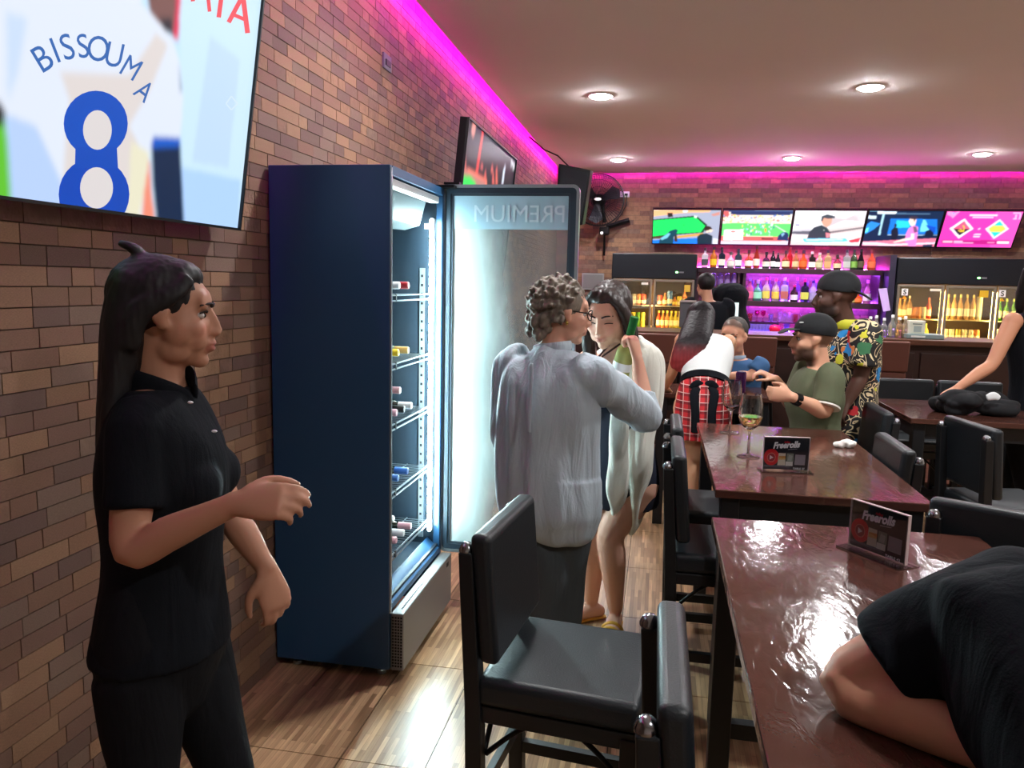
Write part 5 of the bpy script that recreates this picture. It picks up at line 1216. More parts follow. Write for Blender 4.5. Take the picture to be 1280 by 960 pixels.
def head(mb, C, fr3, s=1.0, jaw=1.0, nose=1.0):
    R, Fd, U = fr3
    def L(x, y, z): return C + (R * x + Fd * y + U * z) * s
    def E(c, r): mb.ell(L(*c), np.stack([R * r[0], Fd * r[1], U * r[2]]) * s, 24, 16)
    E((0, -0.012, 0.034), (0.073, 0.092, 0.081)); E((0, 0.025, -0.015), (0.066, 0.064, 0.075)); E((0, 0.032, -0.055), (0.05 * jaw, 0.052, 0.054))
    E((0, 0.066, -0.094), (0.021 * jaw, 0.02, 0.018)); E((0, 0.071, 0.03), (0.05, 0.018, 0.03))
    for q in (-1, 1):
        E((q * 0.04, 0.055, -0.024), (0.026, 0.026, 0.024)); E((q * 0.03, 0.062 + 0.014 * nose, 0.022), (0.022, 0.014, 0.009)); E((q * 0.0105 * nose, 0.092 + 0.009 * nose, -0.035), (0.0085 * nose, 0.011, 0.0075))
        E((q * 0.045 * jaw, 0.02, -0.068), (0.018, 0.035, 0.03)); E((q * 0.026, 0.058, -0.048), (0.026, 0.026, 0.028)); E((q * 0.05, 0.03, -0.03), (0.02, 0.035, 0.035))
        mb.loft([(L(q * 0.07, 0.004, 0.018), 0.016 * s, 0.006 * s), (L(q * 0.077, -0.006, 0.006), 0.02 * s, 0.007 * s), (L(q * 0.073, 0.002, -0.022), 0.011 * s, 0.007 * s)], Fd, n=12, sub=3)
    mb.loft([(L(0, 0.084, 0.014), 0.008 * s, 0.008 * s), (L(0, 0.088 + 0.009 * nose, -0.008), 0.0085 * s * nose, 0.01 * s), (L(0, 0.09 + 0.019 * nose, -0.03), 0.0108 * s * nose, 0.0095 * s)], R, n=12)
    E((0, 0.0895, -0.056), (0.022, 0.011, 0.008)); E((0, 0.088, -0.0685), (0.019, 0.0115, 0.008))
def face_detail(v, C, fr3, s, base, lips=(176, 92, 88), beard=None, stubble=None, cheek=0.0):
    R, Fd, U = fr3; q = (v - C) / s; x, y, z = q @ R, q @ Fd, q @ U
    sel = (np.abs(x) < 0.08) & (y > 0.03) & (np.abs(z) < 0.13)
    d = np.exp(-(((np.abs(x) - 0.031) / 0.015) ** 2 + ((z - 0.003) / 0.011) ** 2)) * sel
    m = np.exp(-((z + 0.0622) / 0.003) ** 2) * (np.abs(x) < 0.021) * sel
    v = v - Fd[None, :] * (d * 0.011 * s + m * 0.004 * s)[:, None]
    col = np.tile(np.array(lin(base)), (len(v), 1))
    def blend(c, w): 
        nonlocal col
        col = col * (1 - w[:, None]) + np.array(lin(c))[None, :] * w[:, None]
    inhead = (np.abs(z) < 0.16) & (np.abs(x) < 0.1) & (np.abs(y) < 0.14)
    if beard:
        w_ = np.clip((-0.028 - z) / 0.02, 0, 1) * np.clip((y + 0.01) / 0.02, 0, 1) * inhead * (z > -0.135)
        w_ = w_ * (1 - np.exp(-((x / 0.026) ** 2 + ((z + 0.062) / 0.012) ** 2)) * 0.9) * (1 - np.exp(-(((np.abs(x) - 0.035) / 0.02) ** 2 + ((z + 0.02) / 0.02) ** 2)))
        blend(beard[0], np.clip(w_, 0, 1) * beard[1])
    if stubble:
        w_ = np.clip((z - 0.03 - np.maximum(y, 0) * 0.55) / 0.015, 0, 1) * inhead; w_ = np.maximum(w_, np.clip((-0.015 - y) / 0.015, 0, 1) * (z > -0.04) * inhead * (np.abs(x) < 0.074)); blend(stubble[0], np.clip(w_, 0, 1) * stubble[1])
    wl = np.exp(-((x / 0.021) ** 4 + ((z + 0.062) / 0.0105) ** 4)) * (y > 0.06) * sel
    blend(lips, wl * 0.7)
    ds = np.exp(-(((np.abs(x) - 0.031) / 0.018) ** 2 + ((z - 0.004) / 0.01) ** 2)) * (y > 0.05) * sel; blend(tuple(int(c * 0.78) for c in base), ds * 0.5)
    if cheek:
        wc = np.exp(-(((np.abs(x) - 0.042) / 0.02) ** 2 + ((z + 0.026) / 0.018) ** 2)) * sel; blend((214, 130, 116), wc * cheek)
    return v, col
M_eye = mat('eye_white', (196, 190, 186), rough=0.2); M_iris = mat('iris_dark', (34, 24, 20), rough=0.15); M_lash = mat('lash_dark', (26, 18, 18), rough=0.7)
def eyes(body, C, fr3, s, closed=False, brow=(40, 28, 24), gaze=(0, 0)):
    R, Fd, U = fr3
    def L(x, y, z): return C + (R * x + Fd * y + U * z) * s
    for q in (-1, 1):
        if not closed:
            m = MB(); m.k = 0; m.ell(L(q * 0.031, 0.0665, 0.003), np.stack([R * 0.0125, Fd * 0.0122, U * 0.0082]) * s, 14, 10); m.k = 1
            m.ell(L(q * 0.031 + gaze[0] * 0.004, 0.0745, 0.003 + gaze[1] * 0.004), np.stack([R * 0.0058, Fd * 0.0062, U * 0.0058]) * s, 12, 8)
            m.build('eye', [M_eye, M_iris], body, world=True, smooth=True)
        z0 = 0.012 if not closed else -0.001
        MB().loft([(L(q * 0.017, 0.08, z0 - 0.004), 0.0015 * s, 0.002 * s), (L(q * 0.031, 0.081, z0), 0.0018 * s, 0.003 * s), (L(q * 0.046, 0.07, z0 - 0.004), 0.0015 * s, 0.002 * s)], None, n=8, sub=3).build('eyelid_line', M_lash, body, world=True, smooth=True)
        MB().loft([(L(q * 0.014, 0.0895, 0.022), 0.003 * s, 0.0035 * s), (L(q * 0.03, 0.0885, 0.028), 0.003 * s, 0.004 * s), (L(q * 0.05, 0.071, 0.024), 0.002 * s, 0.002 * s)], None, n=8, sub=3).build('eyebrow', mat('brow_%d' % sum(brow), brow, rough=0.8), body, world=True, smooth=True)
TOR = {'crotch': (0.13, 0.10), 'pel': (0.172, 0.12), 'waist': (0.138, 0.102), 'chest': (0.160, 0.118), 'sh': (0.165, 0.085), 'nb': (0.085, 0.062), 'neck': (0.056, 0.056)}
def torso_secs(J, W=1.0, D=1.0, infl=0.0, keys=('crotch', 'pel', 'waist', 'chest', 'sh', 'nb', 'neck'), bust=0.0):
    up = unit(J['chest'] - J['pel']); ctr = {'crotch': J['pel'] - up * 0.09, 'pel': J['pel'], 'waist': lerp(J['pel'], J['chest'], 0.5), 'chest': J['chest'], 'sh': lerp(J['chest'], J['neck'], 0.62), 'nb': lerp(J['chest'], J['neck'], 0.92), 'neck': J['neck']}
    secs, wide = [], []
    for k in keys:
        a, b_ = TOR[k]; t = {'crotch': 0, 'pel': 0, 'waist': .5, 'chest': 1, 'sh': 1, 'nb': 1, 'neck': 1}[k]
        if k == 'neck': secs.append((ctr[k], a + infl * .4, b_ + infl * .4))
        elif k == 'nb': secs.append((ctr[k], a + infl * .8, b_ + infl * .8))
        else: secs.append((ctr[k], a * W + infl, b_ * D + infl))
        wide.append(lerp(J['rh'], J['rs'], t))
    return secs, wide
def body_prims(mb, J, W=1.0, D=1.0, k=1.0, legs=True, bust=0.0, lk=1.0):
    s_, w_ = torso_secs(J, W, D); mb.loft(s_, w_, n=28)
    R, Fd, U = J['fr']; s = J['s']
    mb.loft([(J['neck'] - U * 0.03, 0.058 * s, 0.058 * s), (lerp(J['neck'], J['head'] - U * 0.04 * s - Fd * 0.012, 0.55), 0.05 * s, 0.052 * s), (J['head'] - U * 0.03 * s - Fd * 0.015, 0.052 * s, 0.055 * s)], R, n=20)
    f = unit(np.cross(V(0, 0, 1), J['rs']))
    if bust:
        for q in (-1, 1): mb.ell(J['chest'] + J['rs'] * q * 0.075 * W + f * 0.068 * D - V(0, 0, 0.025), (0.076 * bust, 0.076 * bust, 0.074 * bust))
    for q in 'LR':
        S_, E_, W_ = J[q + 'S'], J[q + 'E'], J[q + 'W']
        mb.ell(S_, (0.056 * k, 0.056 * k, 0.056 * k))
        mb.loft([(S_, 0.052 * k, 0.052 * k), (lerp(S_, E_, .5), 0.046 * k, 0.046 * k), (E_, 0.038 * k, 0.038 * k), (lerp(E_, W_, .35), 0.039 * k, 0.037 * k), (lerp(E_, W_, .75), 0.03 * k, 0.028 * k), (W_, 0.026 * k, 0.021 * k)], None, n=18)
        if legs:
            h = J['pel'] + J['rh'] * (0.088 * W * (1 if q == 'R' else -1)) - V(0, 0, 0.05); K, A = J[q + 'K'], J[q + 'A']
            mb.loft([(h, 0.092 * lk, 0.092 * lk), (lerp(h, K, .5), 0.078 * lk, 0.078 * lk), (K, 0.056 * lk, 0.058 * lk), (lerp(K, A, .32), 0.055 * lk, 0.06 * lk), (lerp(K, A, .7), 0.042 * lk, 0.043 * lk), (A, 0.035, 0.036)], None, n=20)
            td = unit(J.get(q + 'T', np.cross(V(0, 0, 1), J['rh'])))
            z0 = V(A[0], A[1], J.get('ground', 0.0))
            mb.loft([(z0 - td * 0.045 + V(0, 0, 0.035), 0.03, 0.03), (z0 + V(0, 0, 0.045), 0.034, 0.04), (z0 + td * 0.09 + V(0, 0, 0.03), 0.04, 0.025), (z0 + td * 0.15 + V(0, 0, 0.018), 0.04, 0.015), (z0 + td * 0.185 + V(0, 0, 0.014), 0.028, 0.01)], np.cross(V(0, 0, 1), td), n=16)
def auto(J, span=0.18, drop=0.05):
    for q, sg in (('R', 1), ('L', -1)):
        if q + 'S' not in J: J[q + 'S'] = J['neck'] + J['rs'] * sg * span - unit(J['neck'] - J['chest']) * drop
    J['fr'] = frame(J['F'], J.get('U', (0, 0, 1)))
    return J
def facing(fx, fy):
    f = unit(V(fx, fy, 0)); return V(f[1], -f[0], 0)
def shirt(J, W, D, infl, sleeve, keys=('pel', 'waist', 'chest', 'sh', 'nb'), rad=0.062, hem=0.06, k=1.0, bust=0.0, hw=1.0, sl=('L', 'R'), fore=None):
    mb = MB(); s_, w_ = torso_secs(J, W, D, infl, keys)
    up = unit(J['chest'] - J['pel']); h0 = (s_[0][0] - up * hem, s_[0][1] * hw, s_[0][2] * hw)
    mb.loft([h0] + s_, [w_[0]] + w_, n=32, cap='flat', sub=5)
    f = unit(np.cross(V(0, 0, 1), J['rs']))
    if bust:
        for q in (-1, 1): mb.ell(J['chest'] + J['rs'] * q * 0.075 * W + f * (0.07 * D + infl * .5) - V(0, 0, 0.025), (0.08 * bust, 0.08 * bust, 0.078 * bust))
    for q in sl:
        S_, E_, W_ = J[q + 'S'], J[q + 'E'], J[q + 'W']
        mb.ell(S_, (rad * 1.02, rad * 1.02, rad * 1.02))
        pts = [(lerp(S_, J['neck'], .25), rad, rad), (S_, rad, rad)]
        if sleeve <= 1: pts += [(lerp(S_, E_, sleeve * .6), rad * .98, rad * .98), (lerp(S_, E_, sleeve), rad * 0.97, rad * 0.97)]
        else:
            fr_ = sleeve - 1; r2 = fore or rad * .9
            pts += [(lerp(S_, E_, .6), rad * .97, rad * .97), (E_, r2 * 1.02, r2 * 1.02), (lerp(E_, W_, fr_ * .6), r2, r2), (lerp(E_, W_, fr_), r2 * .95, r2 * .95)]
        mb.loft(pts, None, n=20, cap='flat', sub=5)
    return mb
def trousers(J, W, D, infl, rad=(0.104, 0.09, 0.072, 0.07, 0.064), upto=1.0, waist=0.5):
    mb = MB(); s_, w_ = torso_secs(J, W, D, infl, ('crotch', 'pel')); top = lerp(J['pel'], J['chest'], waist); a, b_ = TOR['waist']
    mb.loft([s_[0]] + [s_[1], (top, a * W + infl, b_ * D + infl)], [w_[0], w_[1], w_[1]], n=28, cap='dome')
    for q in 'LR':
        h = J['pel'] + J['rh'] * (0.088 * W * (1 if q == 'R' else -1)) - V(0, 0, 0.05); K, A = J[q + 'K'], J[q + 'A']
        mb.loft([(h, rad[0], rad[0]), (lerp(h, K, .5), rad[1], rad[1]), (K, rad[2], rad[2]), (lerp(K, A, .4), rad[3], rad[3]), (lerp(K, A, upto), rad[4], rad[4])], None, n=22, cap='flat')
    return mb
def shoes(J, t, m, name='shoe'):
    for q in 'LR':
        A = J[q + 'A']; td = unit(J.get(q + 'T', np.cross(V(0, 0, 1), J['rh']))); z0 = V(A[0], A[1], J.get('ground', 0.0))
        mb = MB(); mb.loft([(z0 - td * 0.055 + V(0, 0, 0.045), 0.036, 0.044), (z0 + V(0, 0, 0.05), 0.04, 0.049), (z0 + td * 0.09 + V(0, 0, 0.038), 0.046, 0.036), (z0 + td * 0.16 + V(0, 0, 0.028), 0.045, 0.026), (z0 + td * 0.205 + V(0, 0, 0.022), 0.03, 0.02)], np.cross(V(0, 0, 1), td), n=18)
        mb.build(name, m, t, world=True, smooth=True)
def skin_mat(): return mat('skin', (200, 150, 120), rough=0.5, attr='Col', spec=0.35)
M_skin = skin_mat()
def make_body(t, J, skin, voxel=0.007, hands=True, eyeopt=None, prims=None, it=3, **kw):
    mb = MB(); bk = {k_: kw[k_] for k_ in ('W', 'D', 'k', 'legs', 'bust', 'lk') if k_ in kw}
    body_prims(mb, J, **bk); head(mb, J['head'], J['fr'], J['s'], kw.get('jaw', 1.0), kw.get('nose', 1.0))
    if hands:
        for q in 'LR':
            h = J.get(q + 'H')
            if h: hand(mb, J[q + 'W'], *h[:3], **h[3])
            else:
                d = unit(J[q + 'W'] - J[q + 'E']); sd = unit(np.cross(d, V(0, 0, 1)) + V(0.01, 0, 0)); hand(mb, J[q + 'W'], d, np.cross(d, sd), sd)
    if prims: prims(mb)
    v, n, f = fuse(mb, voxel, it)
    v, col = face_detail(v, J['head'], J['fr'], J['s'], skin, kw.get('lips', (176, 92, 88)), kw.get('beard'), kw.get('stubble'), kw.get('cheek', 0))
    o = put('body', v, f, M_skin, t, col)
    if eyeopt is not None: eyes(o, J['head'], J['fr'], J['s'], **eyeopt)
    return o
def cloth(t, name, mb, m, voxel=0.008, it=3, amp=0.0, sc=(9, 9, 3), seed=0.0, col=None):
    v, n, f = fuse(mb, voxel, it)
    if amp: v = crease(v, n, amp, sc, seed)
    return put(name, v, f, m, t, col(v) if col else None)
def strands(v, n, amp, along, seed=0.0):
    """comb fine strand relief into hair, running along a direction"""
    along = unit(along); out = v.copy()
    for i in range(len(v)):
        p = v[i]; q = p - along * (p @ along) * 0.92
        out[i] = p + n[i] * amp * mnoise.noise(Vector((q[0] * 130 + seed, q[1] * 130, q[2] * 130)))
    return out
M_hair = mat('black_hair', (20, 17, 19), rough=0.55, spec=0.4); M_cotton = mat('black_cotton', (13, 16, 22), rough=0.9, bump=0.1, bscale=300, folds=0.25, spec=0.2)
M_trou = mat('black_trousers', (15, 16, 20), rough=0.85, bump=0.08, bscale=250, folds=0.25, spec=0.2)
def hair_part(t, mb, m, voxel, amp, along=(0, 0, 1), it=2, col=None):
    v, n, f = fuse(mb, voxel, it); v = strands(v, n, amp, V(*along)); return put('hair', v, f, m, t, col(v) if col else None)
def cap_hair(mb, J, r=(0.081, 0.1, 0.09), c=(0, -0.018, 0.036)):
    R, Fd, U = J['fr']; s = J['s']; mb.ell(J['head'] + (R * c[0] + Fd * c[1] + U * c[2]) * s, np.stack([R * r[0], Fd * r[1], U * r[2]]) * s, 24, 16)
    return lambda x, y, z: J['head'] + (R * x + Fd * y + U * z) * s
# ================= waitress in black on the left
J = dict(head=P(208, 393, 1.5), F=V(0.87, 0.46, -0.04), s=1.02, neck=P(196, 477, 1.5), chest=P(205, 585, 1.49), pel=P(205, 795, 1.48), rs=facing(0.93, 0.26), rh=facing(0.95, 0.0),
         RE=P(164, 688, 1.31), RW=P(296, 629, 1.33), LE=P(290, 645, 1.63), LW=P(334, 712, 1.62), RK=P(183, 985, 1.36), LK=P(284, 970, 1.54))
J['RA'] = J['RK'] + V(-0.02, 0.02, 0.09 - J['RK'][2]); J['LA'] = J['LK'] + V(0.01, 0.02, 0.09 - J['LK'][2])
J['RH'] = (V(1, 0.05, 0.12), V(0.1, 0.8, -0.6), V(0.1, 0.45, 0.9), dict(curl=(0.45, 0.7, 0.4)))
J['LH'] = (V(0.28, 0, -1), V(-0.7, 0.5, -0.2), V(0.5, -0.8, 0), dict(curl=(0.35, 0.6, 0.4)))
auto(J, 0.135, 0.085)
t = thing('person', 'waitress in black polo shirt standing in profile before the brick wall', 'person', (J['pel'][0], J['pel'][1], 0))
make_body(t, J, (176, 126, 102), voxel=0.0052, nose=0.72, jaw=0.9, W=0.88, D=0.95, k=0.92, eyeopt=dict(brow=(36, 26, 26)), lips=(170, 84, 84), cheek=0.3, bust=0.85, it=6, lk=0.76)
mb = shirt(J, 0.9, 0.98, 0.018, 0.66, rad=0.058, bust=0.84, hem=0.02)
cloth(t, 'polo_shirt', mb, M_cotton, 0.007, 7, 0.006, (11, 11, 5))
R, Fd, U = J['fr']; f = V(0.906, -0.42, 0)
mb = MB(); nk = J['neck']
mb.loft([(nk + V(-0.06, 0.02, 0.008), 0.036, 0.007), (nk + V(-0.02, -0.07, 0.004), 0.036, 0.007), (nk + V(0.045, -0.062, -0.012), 0.03, 0.007), (nk + V(0.078, -0.028, -0.03), 0.022, 0.006), (nk + V(0.088, -0.02, -0.055), 0.012, 0.005)], V(0, 0, 1), n=12, sub=5)
mb.loft([(nk + V(-0.058, 0.03, 0.008), 0.036, 0.007), (nk + V(-0.01, 0.07, 0.005), 0.036, 0.007), (nk + V(0.06, 0.035, 0.005), 0.027, 0.007), (nk + V(0.092, 0.0, -0.02), 0.024, 0.006)], V(0, 0, 1), n=12, sub=5)
mb.build('collar', M_cotton, t, world=True, smooth=True)
for u, v_ in ((238, 503), (268, 539)):
    c = P(u, v_, 1.37 if u < 250 else 1.4); MB().ell(c, (0.006, 0.0035, 0.003)).build('badge' if u > 250 else 'button', M_white, t, world=True, smooth=True)
cloth(t, 'trousers', trousers(J, 0.95, 0.98, 0.012, (0.096, 0.08, 0.062, 0.058, 0.054), waist=0.42), M_trou, 0.009, 3, 0.006, (9, 9, 4)); shoes(J, t, M_black)
mb = MB(); L = cap_hair(mb, J, (0.081, 0.096, 0.086), (0, -0.022, 0.04))
mb.ell(L(0, 0.018, 0.08), np.stack([R * .058, Fd * .055, U * .038]))
mb.loft([(L(0, -0.06, 0.06), 0.075, 0.05), (L(0, -0.075, -0.03), 0.085, 0.05), (L(0, -0.085, -0.13), 0.09, 0.042), (L(0, -0.095, -0.22), 0.095, 0.036), (L(0, -0.1, -0.3), 0.085, 0.03), (L(0, -0.1, -0.36), 0.05, 0.018)], R, n=24)
for q in (-1, 1): mb.loft([(L(q * 0.052, 0.04, 0.075), 0.022, 0.012), (L(q * 0.073, 0.01, 0.045), 0.026, 0.01), (L(q * 0.078, -0.04, 0.005), 0.026, 0.012), (L(q * 0.076, -0.065, -0.06), 0.028, 0.014)], Fd, n=12)
mb.loft([(L(0, -0.04, 0.1), 0.02, 0.02), (L(0, -0.06, 0.13), 0.02, 0.012), (L(0, -0.085, 0.14), 0.012, 0.008)], R, n=12)
hair_part(t, mb, M_hair, 0.005, 0.002)
c = L(-0.06, 0.0, 0.098); MB().loft([(L(-0.05, -0.02, 0.112), 0.006, 0.003), (L(-0.062, 0.012, 0.098), 0.008, 0.003), (L(-0.068, 0.035, 0.08), 0.005, 0.003)], Fd, n=10).build('hair_clip', mat('silver_clip', (96, 104, 116), rough=0.3, metal=0.5), t, world=True, smooth=True)

# ================= older woman in the white blouse
J = dict(head=P(704, 391, 2.97), F=V(0.93, 0.36, -0.1), s=1.04, neck=P(690, 440, 2.93), chest=P(687, 492, 2.9), pel=P(688, 600, 2.92), rs=facing(0.38, 0.92), rh=facing(0.3, 0.95),
         RE=P(806, 519, 3.02), RW=P(797, 450, 3.08), LE=P(632, 545, 2.97), LW=P(645, 600, 3.15), RK=P(708, 705, 2.96), LK=P(684, 705, 2.9))
J['RA'] = V(J['RK'][0] - 0.02, 3.0, 0.1); J['LA'] = V(J['LK'][0] - 0.0, 2.93, 0.1)
BA = P(792, 402, 3.11); BB_ = P(768, 492, 3.16)              # top and foot of the bottle she holds
bd = unit(BA - BB_)
J['RH'] = (V(-0.25, 0.15, 0.95), V(-0.75, 0.35, -0.1), V(0.35, 0.9, 0.2), dict(curl=(0.9, 1.1, 0.7)))
auto(J, 0.178, 0.075)
t = thing('person', 'person in a loose white blouse and glasses holding up a green-capped bottle', 'person', (J['pel'][0], J['pel'][1], 0))
make_body(t, J, (204, 150, 126), voxel=0.0065, nose=0.85, W=1.1, D=1.1, k=1.05, eyeopt=dict(brow=(90, 80, 74)), cheek=0.3)
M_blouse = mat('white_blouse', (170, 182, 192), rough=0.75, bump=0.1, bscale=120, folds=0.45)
mb = MB(); up = V(0, 0, 1); r0, r1 = J['rs'], J['rh']
def ctr(u, v_, Y=2.92): return P(u, v_, Y)
mb.loft([(ctr(690, 640), 0.205, 0.165), (ctr(688, 610), 0.21, 0.17), (ctr(686, 550), 0.205, 0.165), (ctr(686, 500, 2.9), 0.2, 0.155), (ctr(688, 465, 2.92), 0.19, 0.125), (ctr(690, 447, 2.93), 0.125, 0.1), (ctr(691, 436, 2.94), 0.07, 0.07)], [r1, r1, r1, r0, r0, r0, r0], n=36, cap='flat', sub=5)
mb.loft([(ctr(694, 677, 2.87), 0.1, 0.07), (ctr(694, 666, 2.87), 0.155, 0.1), (ctr(692, 645, 2.88), 0.19, 0.135), (ctr(690, 600, 2.9), 0.2, 0.15)], r1, n=28, cap='flat', sub=5)
S_, E_, W_ = J['RS'], J['RE'], J['RW']
mb.loft([(lerp(S_, J['neck'], .3), 0.072, 0.072), (S_, 0.08, 0.08), (lerp(S_, E_, .5), 0.072, 0.076), (lerp(S_, E_, .9), 0.066, 0.074), (E_ + V(0.005, 0, -0.005), 0.066, 0.066), (lerp(E_, W_, .3), 0.06, 0.06), (lerp(E_, W_, .4), 0.062, 0.062)], None, n=22, cap='flat', sub=5)
S_, E_, W_ = J['LS'], J['LE'], J['LW']
mb.loft([(lerp(S_, J['neck'], .3), 0.072, 0.072), (S_, 0.076, 0.076), (lerp(S_, E_, .5), 0.066, 0.07), (E_, 0.058, 0.06), (lerp(E_, W_, .5), 0.05, 0.05)], None, n=22, cap='flat', sub=5)
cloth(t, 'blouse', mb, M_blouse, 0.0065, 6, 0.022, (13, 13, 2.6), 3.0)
mb = MB(); nk = J['neck'] + V(0.0, 0.005, 0.015)
mb.loft([(nk + r0 * 0.07 * math.cos(a) + np.cross(up, r0) * 0.065 * math.sin(a) + V(0, 0, 0.012 * math.cos(a * 1)), 0.02, 0.006) for a in [2 * PI * k / 16 for k in range(17)]], V(0, 0, 1), n=10, sub=2); mb.build('collar', M_blouse, t, world=True, smooth=True)
mb = MB(); pc = [(ctr(664, 455, 2.74), 0), (ctr(664, 480, 2.72), 0), (ctr(661, 540, 2.70), 0)]
mb.loft([(p, 0.008, 0.003) for p, _ in pc], r0, n=10); mb.build('back_pleat', M_blouse, t, world=True, smooth=True)
M_grey = mat('charcoal_trousers', (62, 68, 72), rough=0.8, bump=0.08, bscale=200, folds=0.4)
cloth(t, 'trousers', trousers(J, 1.08, 1.1, 0.01, (0.115, 0.1, 0.088, 0.086, 0.082)), M_grey, 0.009, 3, 0.014, (7, 7, 5), 9.0); shoes(J, t, mat('red_shoe', (120, 40, 46), rough=0.5))
M_curl = mat('grey_brown_hair', (112, 100, 88), rough=0.6, vary=0.35, vscale=30)
mb = MB(); L = cap_hair(mb, J, (0.085, 0.1, 0.09), (0, -0.026, 0.036)); rnd = random.Random(3)
R, Fd, U = J['fr']
for k in range(260):
    th = rnd.uniform(0, 2 * PI); cz = rnd.uniform(-0.75, 1); sr = math.sqrt(1 - cz * cz); x, y, z = sr * math.cos(th), sr * math.sin(th), cz
    if y > 0.35 and z < 0.55: continue
    if y > 0.1 and z < 0.0: continue
    c = L(x * 0.088, y * 0.1 - 0.028, z * 0.093 + 0.032); r = rnd.uniform(0.011, 0.019)
    mb.loft([(c + V(*[rnd.uniform(-1, 1) * 0.014 for _ in range(3)]), r * .55, r * .55), (c, r * .8, r * .8), (c + V(*[rnd.uniform(-1, 1) * 0.018 for _ in range(3)]), r * .5, r * .5)], None, n=8, sub=3)
for k in range(50):
    c = L(rnd.uniform(-0.07, 0.07), rnd.uniform(-0.115, -0.06), rnd.uniform(-0.1, -0.02)); r = rnd.uniform(0.014, 0.02); mb.ell(c, (r, r, r * 1.2), 8, 6)
hair_part(t, mb, M_curl, 0.0045, 0.004, (0.3, 0.2, 1), it=1)
gl = MB(); gl.tube([L(0.074, 0.0, 0.012), L(0.066, 0.09, 0.008)], 0.0022, 6); gl.tube([L(-0.074, 0.0, 0.012), L(-0.066, 0.09, 0.008)], 0.0022, 6)
for q in (-1, 1): gl.tube([L(q * 0.034 + 0.026 * math.cos(a), 0.1 - 0.008 * abs(math.cos(a)), 0.002 + 0.019 * math.sin(a)) for a in [2 * PI * k / 20 for k in range(21)]], 0.0022, 6)
gl.tube([L(-0.009, 0.1, 0.006), L(0.009, 0.1, 0.006)], 0.002, 6); gl.build('eyeglasses', M_dkmetal, t, world=True, smooth=True)
MB().ell(L(0.078, -0.002, -0.034), (0.006, 0.006, 0.008)).build('earring', mat('gold', (206, 170, 90), rough=0.25, metal=0.9), t, world=True, smooth=True)
bt = thing('wine_bottle', 'wine bottle with green cap held up by the person in the white blouse', 'bottle', BB_)
def along_(prof_): return [(BB_ + bd * z, r, r) for r, z in prof_]
LB = np.linalg.norm(BA - BB_)
MB().loft(along_([(0.034, 0.0), (0.037, 0.006), (0.037, LB * .55), (0.03, LB * .64), (0.016, LB * .76), (0.0145, LB * .9)]), None, n=22, cap='flat', sub=4).build('glass', mat('pale_green_bottle', (190, 196, 120), rough=0.1, trans=0.4, ior=1.4), bt, world=True, smooth=True)
MB().loft(along_([(0.0162, LB * .8), (0.0165, LB), (0.0165, LB * 1.06)]), None, n=18, cap='flat', sub=2).build('cap', mat('green_cap', (20, 112, 54), rough=0.35), bt, world=True, smooth=True)
MB().loft(along_([(0.0376, LB * .1), (0.0376, LB * .45)]), None, n=22, cap='flat', sub=1).build('paper_label', M_white, bt, world=True, smooth=True)

# ================= dark-haired woman in the shawl
J = dict(head=P(760, 394, 3.24), F=V(-0.3, -0.9, -0.32), s=1.1, neck=P(772, 440, 3.32), chest=P(776, 492, 3.36), pel=P(772, 590, 3.46), rs=facing(-0.25, -0.97), rh=facing(-0.25, -0.97),
         LE=P(803, 515, 3.44), LW=P(797, 575, 3.44), RE=P(740, 515, 3.46), RW=P(744, 570, 3.46), RK=P(742, 666, 3.46), LK=P(764, 668, 3.40), ground=0.0)
J['RA'] = V(P(739, 750, 3.58)[0], 3.58, 0.1); J['LA'] = V(P(769, 765, 3.5)[0], 3.5, 0.1); J['RT'] = V(-0.85, -0.5, 0); J['LT'] = V(-0.1, -1, 0)
auto(J, 0.135, 0.055)
t = thing('person', 'person in a sheer white shawl and gold sandals facing the camera, looking down', 'person', (J['pel'][0], 3.5, 0))
make_body(t, J, (222, 172, 150), voxel=0.0065, W=1.02, D=1.02, k=1.0, lk=1.12, bust=1.0, nose=0.78, jaw=1.05, eyeopt=dict(closed=True, brow=(60, 42, 38)), lips=(186, 100, 96), cheek=0.35)
mb = shirt(J, 1.03, 1.03, 0.012, 0.2, keys=('pel', 'waist', 'chest'), bust=1.05, hem=0.13, hw=1.05, sl=())
cloth(t, 'dress', mb, mat('navy_dress', (24, 30, 52), rough=0.8), 0.008, 3, 0.006)
M_shawl = mat('sheer_white_shawl', (226, 226, 216), rough=0.7, bump=0.1, bscale=100, folds=0.5)
mb = MB()
mb.loft([(P(782, 438, 3.32), 0.07, 0.085), (P(796, 450, 3.31), 0.098, 0.115), (P(803, 480, 3.33), 0.088, 0.118), (P(804, 515, 3.36), 0.085, 0.12), (P(800, 550, 3.37), 0.065, 0.12), (P(798, 595, 3.4), 0.055, 0.11), (P(793, 640, 3.42), 0.035, 0.08), (P(788, 664, 3.42), 0.012, 0.05)], V(1, 0, 0), n=28, cap='dome', sub=6)
mb.loft([(P(772, 505, 3.2), 0.03, 0.03), (P(773, 540, 3.2), 0.045, 0.03), (P(774, 580, 3.24), 0.045, 0.03), (P(770, 620, 3.28), 0.04, 0.03), (P(766, 641, 3.3), 0.015, 0.02)], V(1, 0, 0), n=20, sub=6)
mb.loft([(P(756, 448, 3.42), 0.05, 0.05), (P(735, 480, 3.44), 0.07, 0.09), (P(738, 540, 3.46), 0.07, 0.1), (P(748, 600, 3.5), 0.06, 0.07), (P(752, 640, 3.5), 0.03, 0.05)], V(1, 0, 0), n=24, sub=6)
cloth(t, 'shawl', mb, M_shawl, 0.006, 3, 0.02, (16, 16, 3.5), 5.0)
